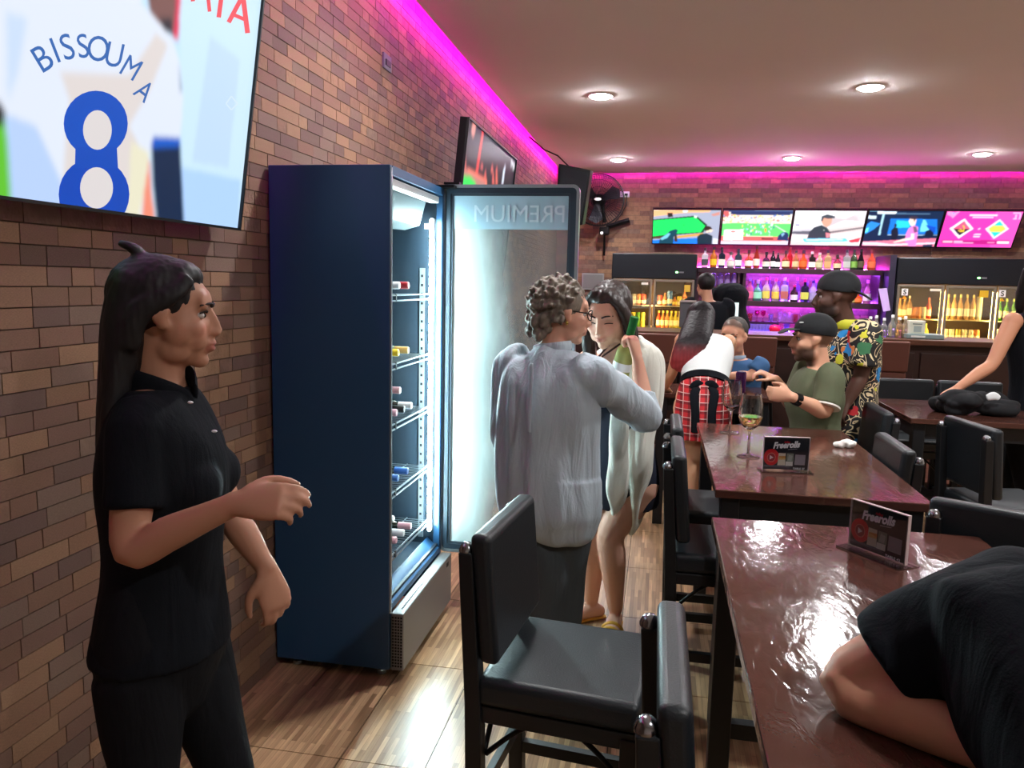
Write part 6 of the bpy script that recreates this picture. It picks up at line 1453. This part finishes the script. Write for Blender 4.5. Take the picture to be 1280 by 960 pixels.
mb = MB(); L = cap_hair(mb, J, (0.083, 0.096, 0.092), (0, -0.03, 0.034)); R, Fd, U = J['fr']
mb.ell(L(0, 0.02, 0.083), np.stack([R * .066, Fd * .06, U * .036]))
for q, tip in ((1, P(742, 500, 3.3)), (-1, P(788, 500, 3.26))):
    mb.loft([(L(q * 0.02, 0.04, 0.105), 0.03, 0.02), (L(q * 0.066, 0.035, 0.055), 0.034, 0.02), (L(q * 0.084, 0.02, -0.01), 0.036, 0.022), (L(q * 0.09, -0.0, -0.09), 0.04, 0.026), (lerp(L(q * 0.09, 0.0, -0.13), tip, .5), 0.04, 0.024), (tip, 0.02, 0.014)], Fd, n=16)
hair_part(t, mb, mat('dark_brown_hair', (44, 32, 30), rough=0.42, spec=0.5), 0.006, 0.004)
for a, b_ in ((P(748, 446, 3.2), P(767, 425, 3.22)), (P(752, 446, 3.19), P(775, 430, 3.22))): MB().tube([a, lerp(a, b_, .5) + V(0, -0.01, 0), b_], 0.004, 6).build('strap', mat('brown_strap', (62, 36, 34), rough=0.6), t, world=True)
M_gold = mat('gold_sandal', (214, 160, 60), rough=0.35, metal=0.3)
for q in 'LR':
    A = J[q + 'A']; td = unit(J[q + 'T']); z0 = V(A[0], A[1], 0); sd = np.cross(V(0, 0, 1), td)
    s1 = MB(); s1.loft([(z0 - td * 0.07 + V(0, 0, 0.008), 0.03, 0.008), (z0 + V(0, 0, 0.008), 0.034, 0.008), (z0 + td * 0.1 + V(0, 0, 0.008), 0.044, 0.008), (z0 + td * 0.2 + V(0, 0, 0.008), 0.03, 0.008)], sd, n=16)
    sole = s1.build('sandal', M_gold, t, world=True, smooth=True)
    for dd in (0.075, 0.13): MB().tube([z0 + td * dd + sd * 0.046 * math.cos(a) + V(0, 0, 0.012 + 0.046 * math.sin(a)) for a in [PI * k / 10 for k in range(11)]], 0.011, 8).build('sandal_strap', M_gold, sole, world=True, smooth=True)

# ================= waitress in the plaid skirt
J = dict(head=P(873, 402, 5.16), F=V(-0.4, 0.82, -0.4), U=(0, 0.35, 0.9), s=1.0, neck=P(881, 423, 5.04), chest=P(883, 442, 4.93), pel=P(879, 500, 4.70), rs=facing(-0.12, 1), rh=facing(-0.05, 1),
         LE=P(840, 466, 5.1), LW=P(832, 484, 5.22), RE=P(909, 458, 5.12), RW=P(902, 478, 5.28), RK=P(893, 597, 4.68), LK=P(864, 592, 4.68))
J['RA'] = V(J['RK'][0], 4.74, 0.1); J['LA'] = V(J['LK'][0], 4.72, 0.1)
auto(J, 0.142, 0.03)
t = thing('person', 'waitress in white top and red plaid skirt leaning over a table, back to the camera', 'person', (J['pel'][0], J['pel'][1], 0))
make_body(t, J, (226, 176, 140), voxel=0.0075, W=0.95, D=0.95, k=0.9)
mb = shirt(J, 0.96, 0.98, 0.01, 0.2, keys=('waist', 'chest', 'sh'), sl=(), hem=0.06)
cloth(t, 'top', mb, mat('white_ribbed_top', (232, 236, 236), rough=0.75, bump=0.1, bscale=100), 0.007, 2, 0.004)
def plaid():
    m = bpy.data.materials.new('red_plaid'); m.use_nodes = True; nt = m.node_tree; b = nt.nodes['Principled BSDF']
    tc = nt.nodes.new('ShaderNodeTexCoord'); sp_ = nt.nodes.new('ShaderNodeSeparateXYZ'); nt.links.new(tc.outputs['Object'], sp_.inputs[0])
    def band(axis, period, ph, width):
        a = nt.nodes.new('ShaderNodeMath'); a.operation = 'MULTIPLY_ADD'; a.inputs[1].default_value = 1 / period; a.inputs[2].default_value = ph + 20; nt.links.new(sp_.outputs[axis], a.inputs[0])
        fr_ = nt.nodes.new('ShaderNodeMath'); fr_.operation = 'FRACT'; nt.links.new(a.outputs[0], fr_.inputs[0])
        l = nt.nodes.new('ShaderNodeMath'); l.operation = 'LESS_THAN'; l.inputs[1].default_value = width; nt.links.new(fr_.outputs[0], l.inputs[0]); return l
    cur = None; base = nt.nodes.new('ShaderNodeRGB'); base.outputs[0].default_value = lin((206, 40, 48)) + (1,); cur = base.outputs[0]
    for axis, per, ph, wd, c, fac in (('X', .046, 0, .34, (60, 14, 24), .6), ('Z', .046, 0, .34, (60, 14, 24), .6), ('X', .046, .66, .09, (236, 214, 206), .75), ('Z', .046, .66, .09, (236, 214, 206), .75)):
        bnd = band(axis, per, ph, wd); mm = nt.nodes.new('ShaderNodeMath'); mm.operation = 'MULTIPLY'; mm.inputs[1].default_value = fac; nt.links.new(bnd.outputs[0], mm.inputs[0])
        mx = nt.nodes.new('ShaderNodeMix'); mx.data_type = 'RGBA'; nt.links.new(mm.outputs[0], mx.inputs[0]); nt.links.new(cur, mx.inputs[6]); mx.inputs[7].default_value = lin(c) + (1,); cur = mx.outputs[2]
    nt.links.new(cur, b.inputs['Base Color']); b.inputs['Roughness'].default_value = 0.8; return m
mb = MB(); r1 = J['rh']
mb.loft([(P(878, 546, 4.68), 0.172, 0.15), (P(878, 520, 4.68), 0.168, 0.148), (P(879, 495, 4.70), 0.155, 0.13), (P(881, 480, 4.74), 0.135, 0.11)], r1, n=36, cap='flat', sub=5)
cloth(t, 'skirt', mb, plaid(), 0.007, 2, 0.008, (22, 22, 3))
mb = MB(); mb.loft([(P(881, 484, 4.73), 0.152, 0.126), (P(881.5, 476, 4.76), 0.148, 0.122)], r1, n=36, cap='flat', sub=2); mb.build('apron_belt', M_cotton, t, world=True, smooth=True)
mb = MB(); bk = -0.135
for u0, u1 in ((868, 869), (893, 890)):
    mb.loft([(P((880 + u0) / 2, 482, 4.62), 0.02, 0.008), (P(u0, 492, 4.56), 0.026, 0.009), (P(u1, 515, 4.525), 0.024, 0.008), (P(u1, 540, 4.52), 0.024, 0.007)], r1, n=12)
for q in (-1, 1): mb.loft([(P(880, 482, 4.615), 0.014, 0.01), (P(880 + q * 9, 480, 4.6), 0.024, 0.012), (P(880 + q * 15, 487, 4.6), 0.02, 0.01), (P(880 + q * 6, 489, 4.6), 0.012, 0.01)], V(0, 0, 1), n=12)
mb.build('apron_bow', M_cotton, t, world=True, smooth=True)
mb = MB(); L = cap_hair(mb, J, (0.086, 0.1, 0.092), (0, -0.028, 0.034))
mb.loft([(L(0, -0.05, 0.04), 0.085, 0.06), (P(872, 410, 5.0), 0.1, 0.06), (P(866, 428, 4.86), 0.1, 0.05), (P(858, 445, 4.82), 0.09, 0.04), (P(850, 459, 4.84), 0.07, 0.03)], V(1, 0, 0.2), n=24)
zt = P(850, 425, 5.0)[2]; zb = P(850, 460, 5.0)[2]
def tips(v):
    w_ = np.clip((zt - v[:, 2]) / (zt - zb), 0, 1)[:, None]; w_ = np.clip(w_ * 1.1 + (np.sin(v[:, :1] * 300) * 0.15) * w_, 0, 1); return np.array(lin((24, 18, 22)))[None] * (1 - w_) + np.array(lin((170, 62, 66)))[None] * w_
hair_part(t, mb, mat('dip_dyed_hair', (40, 20, 24), rough=0.55, attr='Col', spec=0.3), 0.007, 0.0035, (0.35, 0, 1), col=tips)

# ================= seated man in blue
J = dict(head=P(917, 421, 5.84), F=V(-0.45, -0.88, -0.08), s=1.2, neck=P(920, 447, 5.86), chest=P(921, 472, 5.87), pel=V(P(921, 500, 5.9)[0], 5.86, 0.735), rs=facing(-0.45, -0.9), rh=facing(-0.2, -1),
         LE=P(938, 470, 5.72), LW=P(908, 470, 5.6), RE=P(893, 474, 5.72), RW=P(900, 476, 5.5))
J['RK'] = J['pel'] + V(-0.12, -0.42, 0.02); J['LK'] = J['pel'] + V(0.1, -0.42, 0.02); J['RA'] = V(J['RK'][0], J['RK'][1] - 0.02, 0.3); J['LA'] = V(J['LK'][0], J['LK'][1] - 0.02, 0.3); J['ground'] = 0.2
auto(J, 0.18, 0.05)
t = thing('person', 'person in a blue shirt sitting behind the table the plaid-skirted waitress leans over', 'person', (J['pel'][0], J['pel'][1], 0))
make_body(t, J, (206, 152, 124), voxel=0.0085, eyeopt=dict(brow=(50, 38, 34)), stubble=((62, 54, 50), 0.85), beard=((120, 90, 78), 0.35), jaw=1.1)
mb = shirt(J, 1.05, 1.05, 0.016, 0.7, rad=0.068, keys=('waist', 'chest', 'sh', 'nb'), hem=0.2); cloth(t, 'polo_shirt', mb, mat('blue_polo', (50, 92, 138), rough=0.8), 0.009, 3, 0.006)
cloth(t, 'trousers', trousers(J, 1.0, 1.0, 0.012), M_trou, 0.011, 2); shoes(J, t, M_black)
mb = MB(); mb.loft([(J['neck'] + J['rs'] * 0.066 * math.cos(a) + np.cross(V(0, 0, 1), J['rs']) * 0.064 * math.sin(a) + V(0, 0, 0.005), 0.016, 0.006) for a in [2 * PI * k / 14 for k in range(15)]], V(0, 0, 1), n=8, sub=2); mb.build('collar', mat('pale_collar', (150, 170, 190), rough=0.8), t, world=True, smooth=True)
mb = MB(); L = cap_hair(mb, J, (0.0765, 0.086, 0.08), (0, -0.026, 0.042)); hair_part(t, mb, mat('short_dark_hair', (62, 56, 52), rough=0.7), 0.007, 0.003)

# ================= seated man in the green shirt and cap
J = dict(head=P(1016, 424, 4.38), F=V(-0.98, 0.0, -0.03), s=1.08, neck=P(1025, 458, 4.38), chest=P(1018, 500, 4.38), pel=V(P(1018, 560, 4.38)[0], 4.38, 0.735), rs=facing(-1, -0.15), rh=facing(-1, -0.05),
         LE=P(1030, 514, 4.13), LW=P(989, 496, 4.02), RE=P(990, 505, 4.5), RW=P(969, 474, 4.44))
J['LK'] = J['pel'] + V(-0.42, -0.1, 0.02); J['RK'] = J['pel'] + V(-0.42, 0.12, 0.02); J['LA'] = V(J['LK'][0] - 0.02, J['LK'][1], 0.3); J['RA'] = V(J['RK'][0] - 0.02, J['RK'][1], 0.3); J['ground'] = 0.21
J['LH'] = (V(-1, 0.1, 0.12), V(0.1, 1, -0.1), V(0, 0.2, 1), dict(curl=(0.6, 0.9, 0.5))); J['RH'] = (V(-0.75, -0.05, 0.35), V(-0.4, 0.1, -0.9), V(0.1, -1, 0), dict(curl=(0.6, 0.9, 0.5)))
auto(J, 0.185, 0.045)
t = thing('person', 'person in olive green t-shirt and black cap sitting in profile', 'person', (J['pel'][0], J['pel'][1], 0))
make_body(t, J, (206, 154, 126), voxel=0.0075, W=1.05, D=1.12, k=1.05, eyeopt=dict(brow=(44, 32, 28)), beard=((40, 30, 28), 0.9), stubble=((70, 56, 50), 0.7), jaw=1.1)
mb = shirt(J, 1.1, 1.12, 0.016, 0.82, rad=0.074, keys=('pel', 'waist', 'chest', 'sh', 'nb'), hem=0.04); cloth(t, 't_shirt', mb, mat('olive_cotton', (84, 90, 66), rough=0.85, bump=0.08, bscale=200), 0.008, 3, 0.01, (10, 10, 6))
for q in 'LR':
    S_, E_ = J[q + 'S'], J[q + 'E']; d = unit(E_ - S_); MB().loft([(lerp(S_, E_, .83), 0.0745, 0.0745), (lerp(S_, E_, .88), 0.074, 0.074)], None, n=24, cap='flat', sub=1).build('white_cuff', plain((226, 222, 214)), t, world=True, smooth=True)
cloth(t, 'trousers', trousers(J, 1.05, 1.1, 0.012), mat('dark_jeans', (36, 42, 60), rough=0.8), 0.011, 2); shoes(J, t, M_black)
d = unit(J['LW'] - J['LE']); MB().loft([(J['LW'] - d * 0.055, 0.034, 0.03), (J['LW'] - d * 0.02, 0.032, 0.028)], None, n=16, cap='flat', sub=1).build('wrist_watch', M_dkmetal, t, world=True, smooth=True)
def ball_cap(t, J, m, back=False, logo=None):
    R, Fd, U = J['fr']; s = J['s']; mb = MB()
    def L(x, y, z): return J['head'] + (R * x + Fd * y + U * z) * s
    mb.ell(L(0, -0.012, 0.045), np.stack([R * .083, Fd * .103, U * .088]) * s, 28, 16); o = fuse(mb, 0.006, 1); v, n, f = o
    z = (v - J['head']) @ U / s; y = (v - J['head']) @ Fd / s; lim = 0.028 + y * 0.14
    low = z < lim; v[low] = v[low] + U[None] * ((lim - z)[low] * s)[:, None]; put('cap_crown', v, f, m, t)
    q = -1 if back else 1
    MB().loft([(L(0, q * 0.075, 0.05 if not back else 0.03), 0.078 * s, 0.006 * s), (L(0, q * 0.12, 0.047 if not back else 0.012), 0.074 * s, 0.006 * s), (L(0, q * 0.148, 0.037 if not back else -0.008), 0.06 * s, 0.005 * s), (L(0, q * 0.162, 0.031 if not back else -0.016), 0.034 * s, 0.004 * s)], R, n=20).build('cap_brim', m, t, world=True, smooth=True)
    if logo: MB().ell(L(-0.05, 0.065, 0.085), np.stack([R * .004, Fd * .011, U * .004]) * s).build('cap_logo', plain((214, 214, 214)), t, world=True)
ball_cap(t, J, mat('black_cap', (16, 18, 22), rough=0.8), logo=True)

# ================= standing man in the floral shirt
J = dict(head=P(1045, 371, 4.8), F=V(-0.97, 0.2, -0.04), s=1.17, neck=P(1058, 407, 4.82), chest=P(1062, 446, 4.82), pel=P(1060, 535, 4.82), rs=facing(-0.95, -0.3), rh=facing(-0.95, -0.3),
         LE=P(1076, 470, 4.62), LW=P(1058, 505, 4.58), RE=P(1035, 475, 5.0), RW=P(1030, 510, 4.98), LK=P(1066, 620, 4.76), RK=P(1050, 620, 4.9))
J['LA'] = V(J['LK'][0], 4.78, 0.1); J['RA'] = V(J['RK'][0], 4.92, 0.1)
auto(J, 0.19, 0.05)
t = thing('person', 'standing person in a colourful floral shirt and backward cap', 'person', (J['pel'][0], J['pel'][1], 0))
make_body(t, J, (88, 60, 50), voxel=0.0085, W=1.1, D=1.15, k=1.12, eyeopt=dict(brow=(20, 16, 16)), lips=(96, 58, 54), beard=((24, 20, 20), 0.8), jaw=1.12)
def floral():
    m = bpy.data.materials.new('floral_print'); m.use_nodes = True; nt = m.node_tree; b = nt.nodes['Principled BSDF']
    tc = nt.nodes.new('ShaderNodeTexCoord')
    def ramp(src, stops):
        r = nt.nodes.new('ShaderNodeValToRGB'); r.color_ramp.interpolation = 'CONSTANT'
        while len(r.color_ramp.elements) < len(stops): r.color_ramp.elements.new(0.5)
        for e_, (p_, c) in zip(r.color_ramp.elements, stops): e_.position = p_; e_.color = c
        nt.links.new(src, r.inputs[0]); return r
    n = nt.nodes.new('ShaderNodeTexNoise'); n.inputs['Scale'].default_value = 6.5; n.inputs['Detail'].default_value = 1; n.inputs['Distortion'].default_value = 2.2; nt.links.new(tc.outputs['Object'], n.inputs['Vector'])
    blk = lin((24, 22, 24)) + (1,); crm = lin((226, 206, 164)) + (1,)
    r1_ = ramp(n.outputs['Fac'], [(0, blk), (0.40, crm), (0.435, blk), (0.52, crm), (0.555, blk), (0.70, crm)])
    v_ = nt.nodes.new('ShaderNodeTexVoronoi'); v_.inputs['Scale'].default_value = 11; dn = nt.nodes.new('ShaderNodeTexNoise'); dn.inputs['Scale'].default_value = 14; nt.links.new(tc.outputs['Object'], dn.inputs['Vector']); dm = nt.nodes.new('ShaderNodeVectorMath'); dm.operation = 'MULTIPLY_ADD'; dm.inputs[1].default_value = (0.16, 0.16, 0.16); nt.links.new(dn.outputs['Color'], dm.inputs[0]); nt.links.new(tc.outputs['Object'], dm.inputs[2]); nt.links.new(dm.outputs[0], v_.inputs['Vector'])
    sep = nt.nodes.new('ShaderNodeSeparateColor'); nt.links.new(v_.outputs['Color'], sep.inputs[0])
    r2 = ramp(sep.outputs[0], [(0, lin((30, 130, 196)) + (1,)), (0.25, lin((200, 40, 48)) + (1,)), (0.45, lin((216, 214, 60)) + (1,)), (0.62, lin((60, 120, 80)) + (1,)), (0.8, lin((206, 120, 60)) + (1,))])
    msk = ramp(sep.outputs[1], [(0, (0, 0, 0, 1)), (0.4, (1, 1, 1, 1))]); dd = nt.nodes.new('ShaderNodeMath'); dd.operation = 'LESS_THAN'; dd.inputs[1].default_value = 0.42; nt.links.new(v_.outputs['Distance'], dd.inputs[0])
    mu = nt.nodes.new('ShaderNodeMath'); mu.operation = 'MULTIPLY'; nt.links.new(msk.outputs[0], mu.inputs[0]); nt.links.new(dd.outputs[0], mu.inputs[1])
    mx = nt.nodes.new('ShaderNodeMix'); mx.data_type = 'RGBA'; nt.links.new(mu.outputs[0], mx.inputs[0]); nt.links.new(r1_.outputs[0], mx.inputs[6]); nt.links.new(r2.outputs[0], mx.inputs[7]); nt.links.new(mx.outputs[2], b.inputs['Base Color']); b.inputs['Roughness'].default_value = 0.75; return m
mb = shirt(J, 1.15, 1.2, 0.02, 0.75, rad=0.088, keys=('pel', 'waist', 'chest', 'sh', 'nb'), hem=0.06, hw=1.05); cloth(t, 'floral_shirt', mb, floral(), 0.009, 3, 0.01)
mb = MB(); mb.loft([(J['neck'] + J['rs'] * 0.075 * math.cos(a) + np.cross(V(0, 0, 1), J['rs']) * 0.072 * math.sin(a) + V(0, 0, 0.01), 0.028, 0.009) for a in [2 * PI * k / 14 for k in range(15)]], V(0, 0, 1), n=8, sub=2); mb.build('collar', plain((206, 204, 50)), t, world=True, smooth=True)
cloth(t, 'trousers', trousers(J, 1.1, 1.12, 0.012, (0.115, 0.1, 0.085, 0.08, 0.07)), M_trou, 0.011, 2); shoes(J, t, M_black); ball_cap(t, J, mat('charcoal_cap', (26, 28, 32), rough=0.8), back=True)

# ================= bartender with his back turned, and a second one bent over behind him
J = dict(head=P(882, 357, 8.42), F=V(-0.35, 0.93, -0.1), s=1.08, neck=P(885, 376, 8.42), chest=P(886, 394, 8.42), pel=P(886, 440, 8.42), rs=facing(0, 1), rh=facing(0, 1), LE=P(862, 412, 8.5), LW=P(868, 428, 8.7), RE=P(909, 412, 8.5), RW=P(903, 428, 8.7), LK=P(880, 490, 8.42), RK=P(893, 490, 8.42))
J['LA'] = V(J['LK'][0], 8.42, 0.1); J['RA'] = V(J['RK'][0], 8.42, 0.1); auto(J, 0.2, 0.05)
t = thing('person', 'bartender in black seen from behind beside the white monitor', 'person', (J['pel'][0], J['pel'][1], 0))
make_body(t, J, (196, 146, 120), voxel=0.011, W=1.12, D=1.12, k=1.08, stubble=((30, 26, 26), 0.8)); cloth(t, 't_shirt', shirt(J, 1.2, 1.15, 0.022, 0.8, rad=0.075), M_cotton, 0.011, 2); cloth(t, 'trousers', trousers(J, 1.08, 1.08, 0.012), M_trou, 0.013, 2)
mb = MB(); cap_hair(mb, J, (0.084, 0.102, 0.092), (0, -0.018, 0.034)); hair_part(t, mb, M_hair, 0.01, 0.003)
J = dict(head=P(903, 368, 9.5), F=V(-0.3, 0.9, -0.5), s=1.0, neck=P(908, 366, 9.38), chest=P(913, 370, 9.3), pel=P(914, 405, 9.22), rs=facing(0, 1), rh=facing(0, 1), LE=P(902, 395, 9.5), LW=P(902, 408, 9.6), RE=P(921, 392, 9.5), RW=P(919, 408, 9.6), LK=P(908, 470, 9.22), RK=P(918, 470, 9.22))
J['LA'] = V(J['LK'][0], 9.22, 0.1); J['RA'] = V(J['RK'][0], 9.22, 0.1); auto(J, 0.16, 0.05)
t = thing('person', 'second bartender in black bent over, mostly hidden behind the first', 'person', (J['pel'][0], J['pel'][1], 0))
make_body(t, J, (190, 140, 116), voxel=0.012); cloth(t, 't_shirt', shirt(J, 1.1, 1.1, 0.02, 0.8, rad=0.07), M_cotton, 0.012, 2); cloth(t, 'trousers', trousers(J, 1.0, 1.0, 0.012), M_trou, 0.013, 2)
mb = MB(); cap_hair(mb, J); hair_part(t, mb, M_hair, 0.011, 0.003)

# ================= person at the right edge reaching to the bag
J = dict(head=P(1303, 350, 5.16), F=V(-0.5, -0.8, -0.25), s=1.05, neck=P(1302, 386, 5.2), chest=P(1300, 430, 5.2), pel=P(1300, 530, 5.2), rs=facing(-0.3, -0.95), rh=facing(-0.3, -0.95), RS=P(1266, 402, 5.14), RE=P(1240, 455, 5.06), RW=P(1196, 486, 4.96), LE=P(1345, 460, 5.2), LW=P(1330, 500, 5.0), LK=P(1312, 630, 5.2), RK=P(1290, 630, 5.2))
J['LA'] = V(J['LK'][0], 5.24, 0.1); J['RA'] = V(J['RK'][0], 5.24, 0.1); J['RH'] = (V(-0.8, -0.3, -0.55), V(-0.2, 0.2, -1), V(0, -1, 0), dict(curl=(0.3, 0.5, 0.3))); auto(J, 0.17, 0.045)
t = thing('person', 'person in a black tank top at the right edge reaching down to the black bag', 'person', (J['pel'][0], J['pel'][1], 0))
make_body(t, J, (196, 138, 108), voxel=0.0085, k=1.0, eyeopt=dict()); cloth(t, 'tank_top', shirt(J, 1.05, 1.05, 0.014, 0.2, sl=()), M_cotton, 0.009, 2, 0.006); cloth(t, 'trousers', trousers(J, 1.0, 1.0, 0.012), M_trou, 0.012, 2)
mb = MB(); L = cap_hair(mb, J, (0.088, 0.104, 0.094), (0, -0.026, 0.034))
for q in (1, -1): mb.loft([(L(q * 0.07, 0.01, 0.05), 0.035, 0.03), (L(q * 0.09, 0.0, -0.04), 0.04, 0.03), (L(q * 0.1, 0.0, -0.14), 0.04, 0.03), (L(q * 0.1, 0.0, -0.22), 0.02, 0.015)], Fd, n=14)
hair_part(t, mb, M_hair, 0.009, 0.005)

# ================= person leaning on the nearest table
el = atZ(1062, 856, 0.945)
J = dict(head=V(0.74, 1.3, 1.38), F=V(-0.1, 0.9, -0.2), s=1.08, neck=V(0.68, 1.26, 1.2), chest=V(0.66, 1.15, 1.04), pel=V(0.72, 0.68, 0.74), rs=V(1, -0.12, 0), rh=V(1, 0, 0), LS=V(0.505, 1.29, 1.085), RS=V(0.92, 1.2, 1.1), LE=el, LW=V(el[0] + 0.2, el[1] - 0.17, 0.935), RE=V(1.06, 1.35, 0.95), RW=V(0.9, 1.45, 0.94), LK=V(0.66, 1.2, 0.70), RK=V(0.86, 1.2, 0.70), ground=0.2)
J['LA'] = V(0.66, 1.24, 0.3); J['RA'] = V(0.86, 1.24, 0.3); auto(J)
t = thing('person', 'person in a black t-shirt at the lower right resting an elbow on the nearest table', 'person', (0.72, 0.68, 0))
make_body(t, J, (206, 150, 122), voxel=0.0055, W=1.15, D=1.2, k=1.3)
mb = shirt(J, 1.25, 1.35, 0.018, 0.66, rad=0.088, keys=('pel', 'waist', 'chest', 'sh', 'nb')); mb.ell(lerp(J['LS'], J['chest'], .4), (.11, .11, .09)); mb.ell(lerp(J['LS'], J['neck'], .4), (.1, .1, .075)); cloth(t, 't_shirt', mb, M_cotton, 0.007, 10, 0.012, (12, 12, 8), 2.0); cloth(t, 'trousers', trousers(J, 1.1, 1.1, 0.012), M_trou, 0.012, 2); shoes(J, t, M_black)
mb = MB(); cap_hair(mb, J, (0.083, 0.102, 0.092), (0, -0.02, 0.034)); hair_part(t, mb, M_hair, 0.008, 0.003)
ch = copy_tree(chair0); ch.location = (0.74, 0.72, 0); ch.rotation_euler = (0, 0, PI / 2); tag(ch, 'black chair under the person leaning on the nearest table', 'chair', 'black counter chairs')

# ---------------------------------------------------------------- soft things on the tables
def soft(name, p, size, rgb, label, cat, seed, voxel, amp, n=7, rough=0.85, parts=None):
    mb = lump(name, p, size, rgb, label, cat, seed, n); v, nn, f = fuse(mb, voxel, 8 if cat == 'bag' else 1); v = crease(v, nn, amp, (2.2 / size[0],) * 3, seed); v[:, 2] = np.maximum(v[:, 2], 0.0005)
    t_ = thing(name, label, cat, p); o = put('fabric' if cat == 'bag' else 'paper', v + np.array(p), f, mat('soft_' + name, rgb, rough=rough, bump=0.1, bscale=150), t_); return t_
soft('tissue', atZ(1055, 559, 0.9), (0.05, 0.03, 0.035), (236, 232, 226), 'crumpled white tissue on the wine glass table', 'tissue', 4, 0.003, 0.008)
soft('paper_scrap', atZ(1112, 787, 0.9), (0.012, 0.008, 0.004), (230, 226, 222), 'tiny white paper scrap on the nearest table beside the black sleeve', 'paper', 8, 0.0012, 0.002)
bp = atZ(1216, 518, 0.9); bg = soft('handbag', bp, (0.21, 0.12, 0.12), (18, 19, 23), 'crumpled black bag lying on the right table', 'bag', 11, 0.006, 0.03, n=22)
MB().loft([(bp + V(0.03, -0.1, 0.115), 0.018, 0.006), (bp + V(0.06, -0.1, 0.125), 0.024, 0.007), (bp + V(0.09, -0.1, 0.115), 0.014, 0.005)], V(0, 0, 1), n=12).build('white_tag', M_white, bg, world=True, smooth=True)
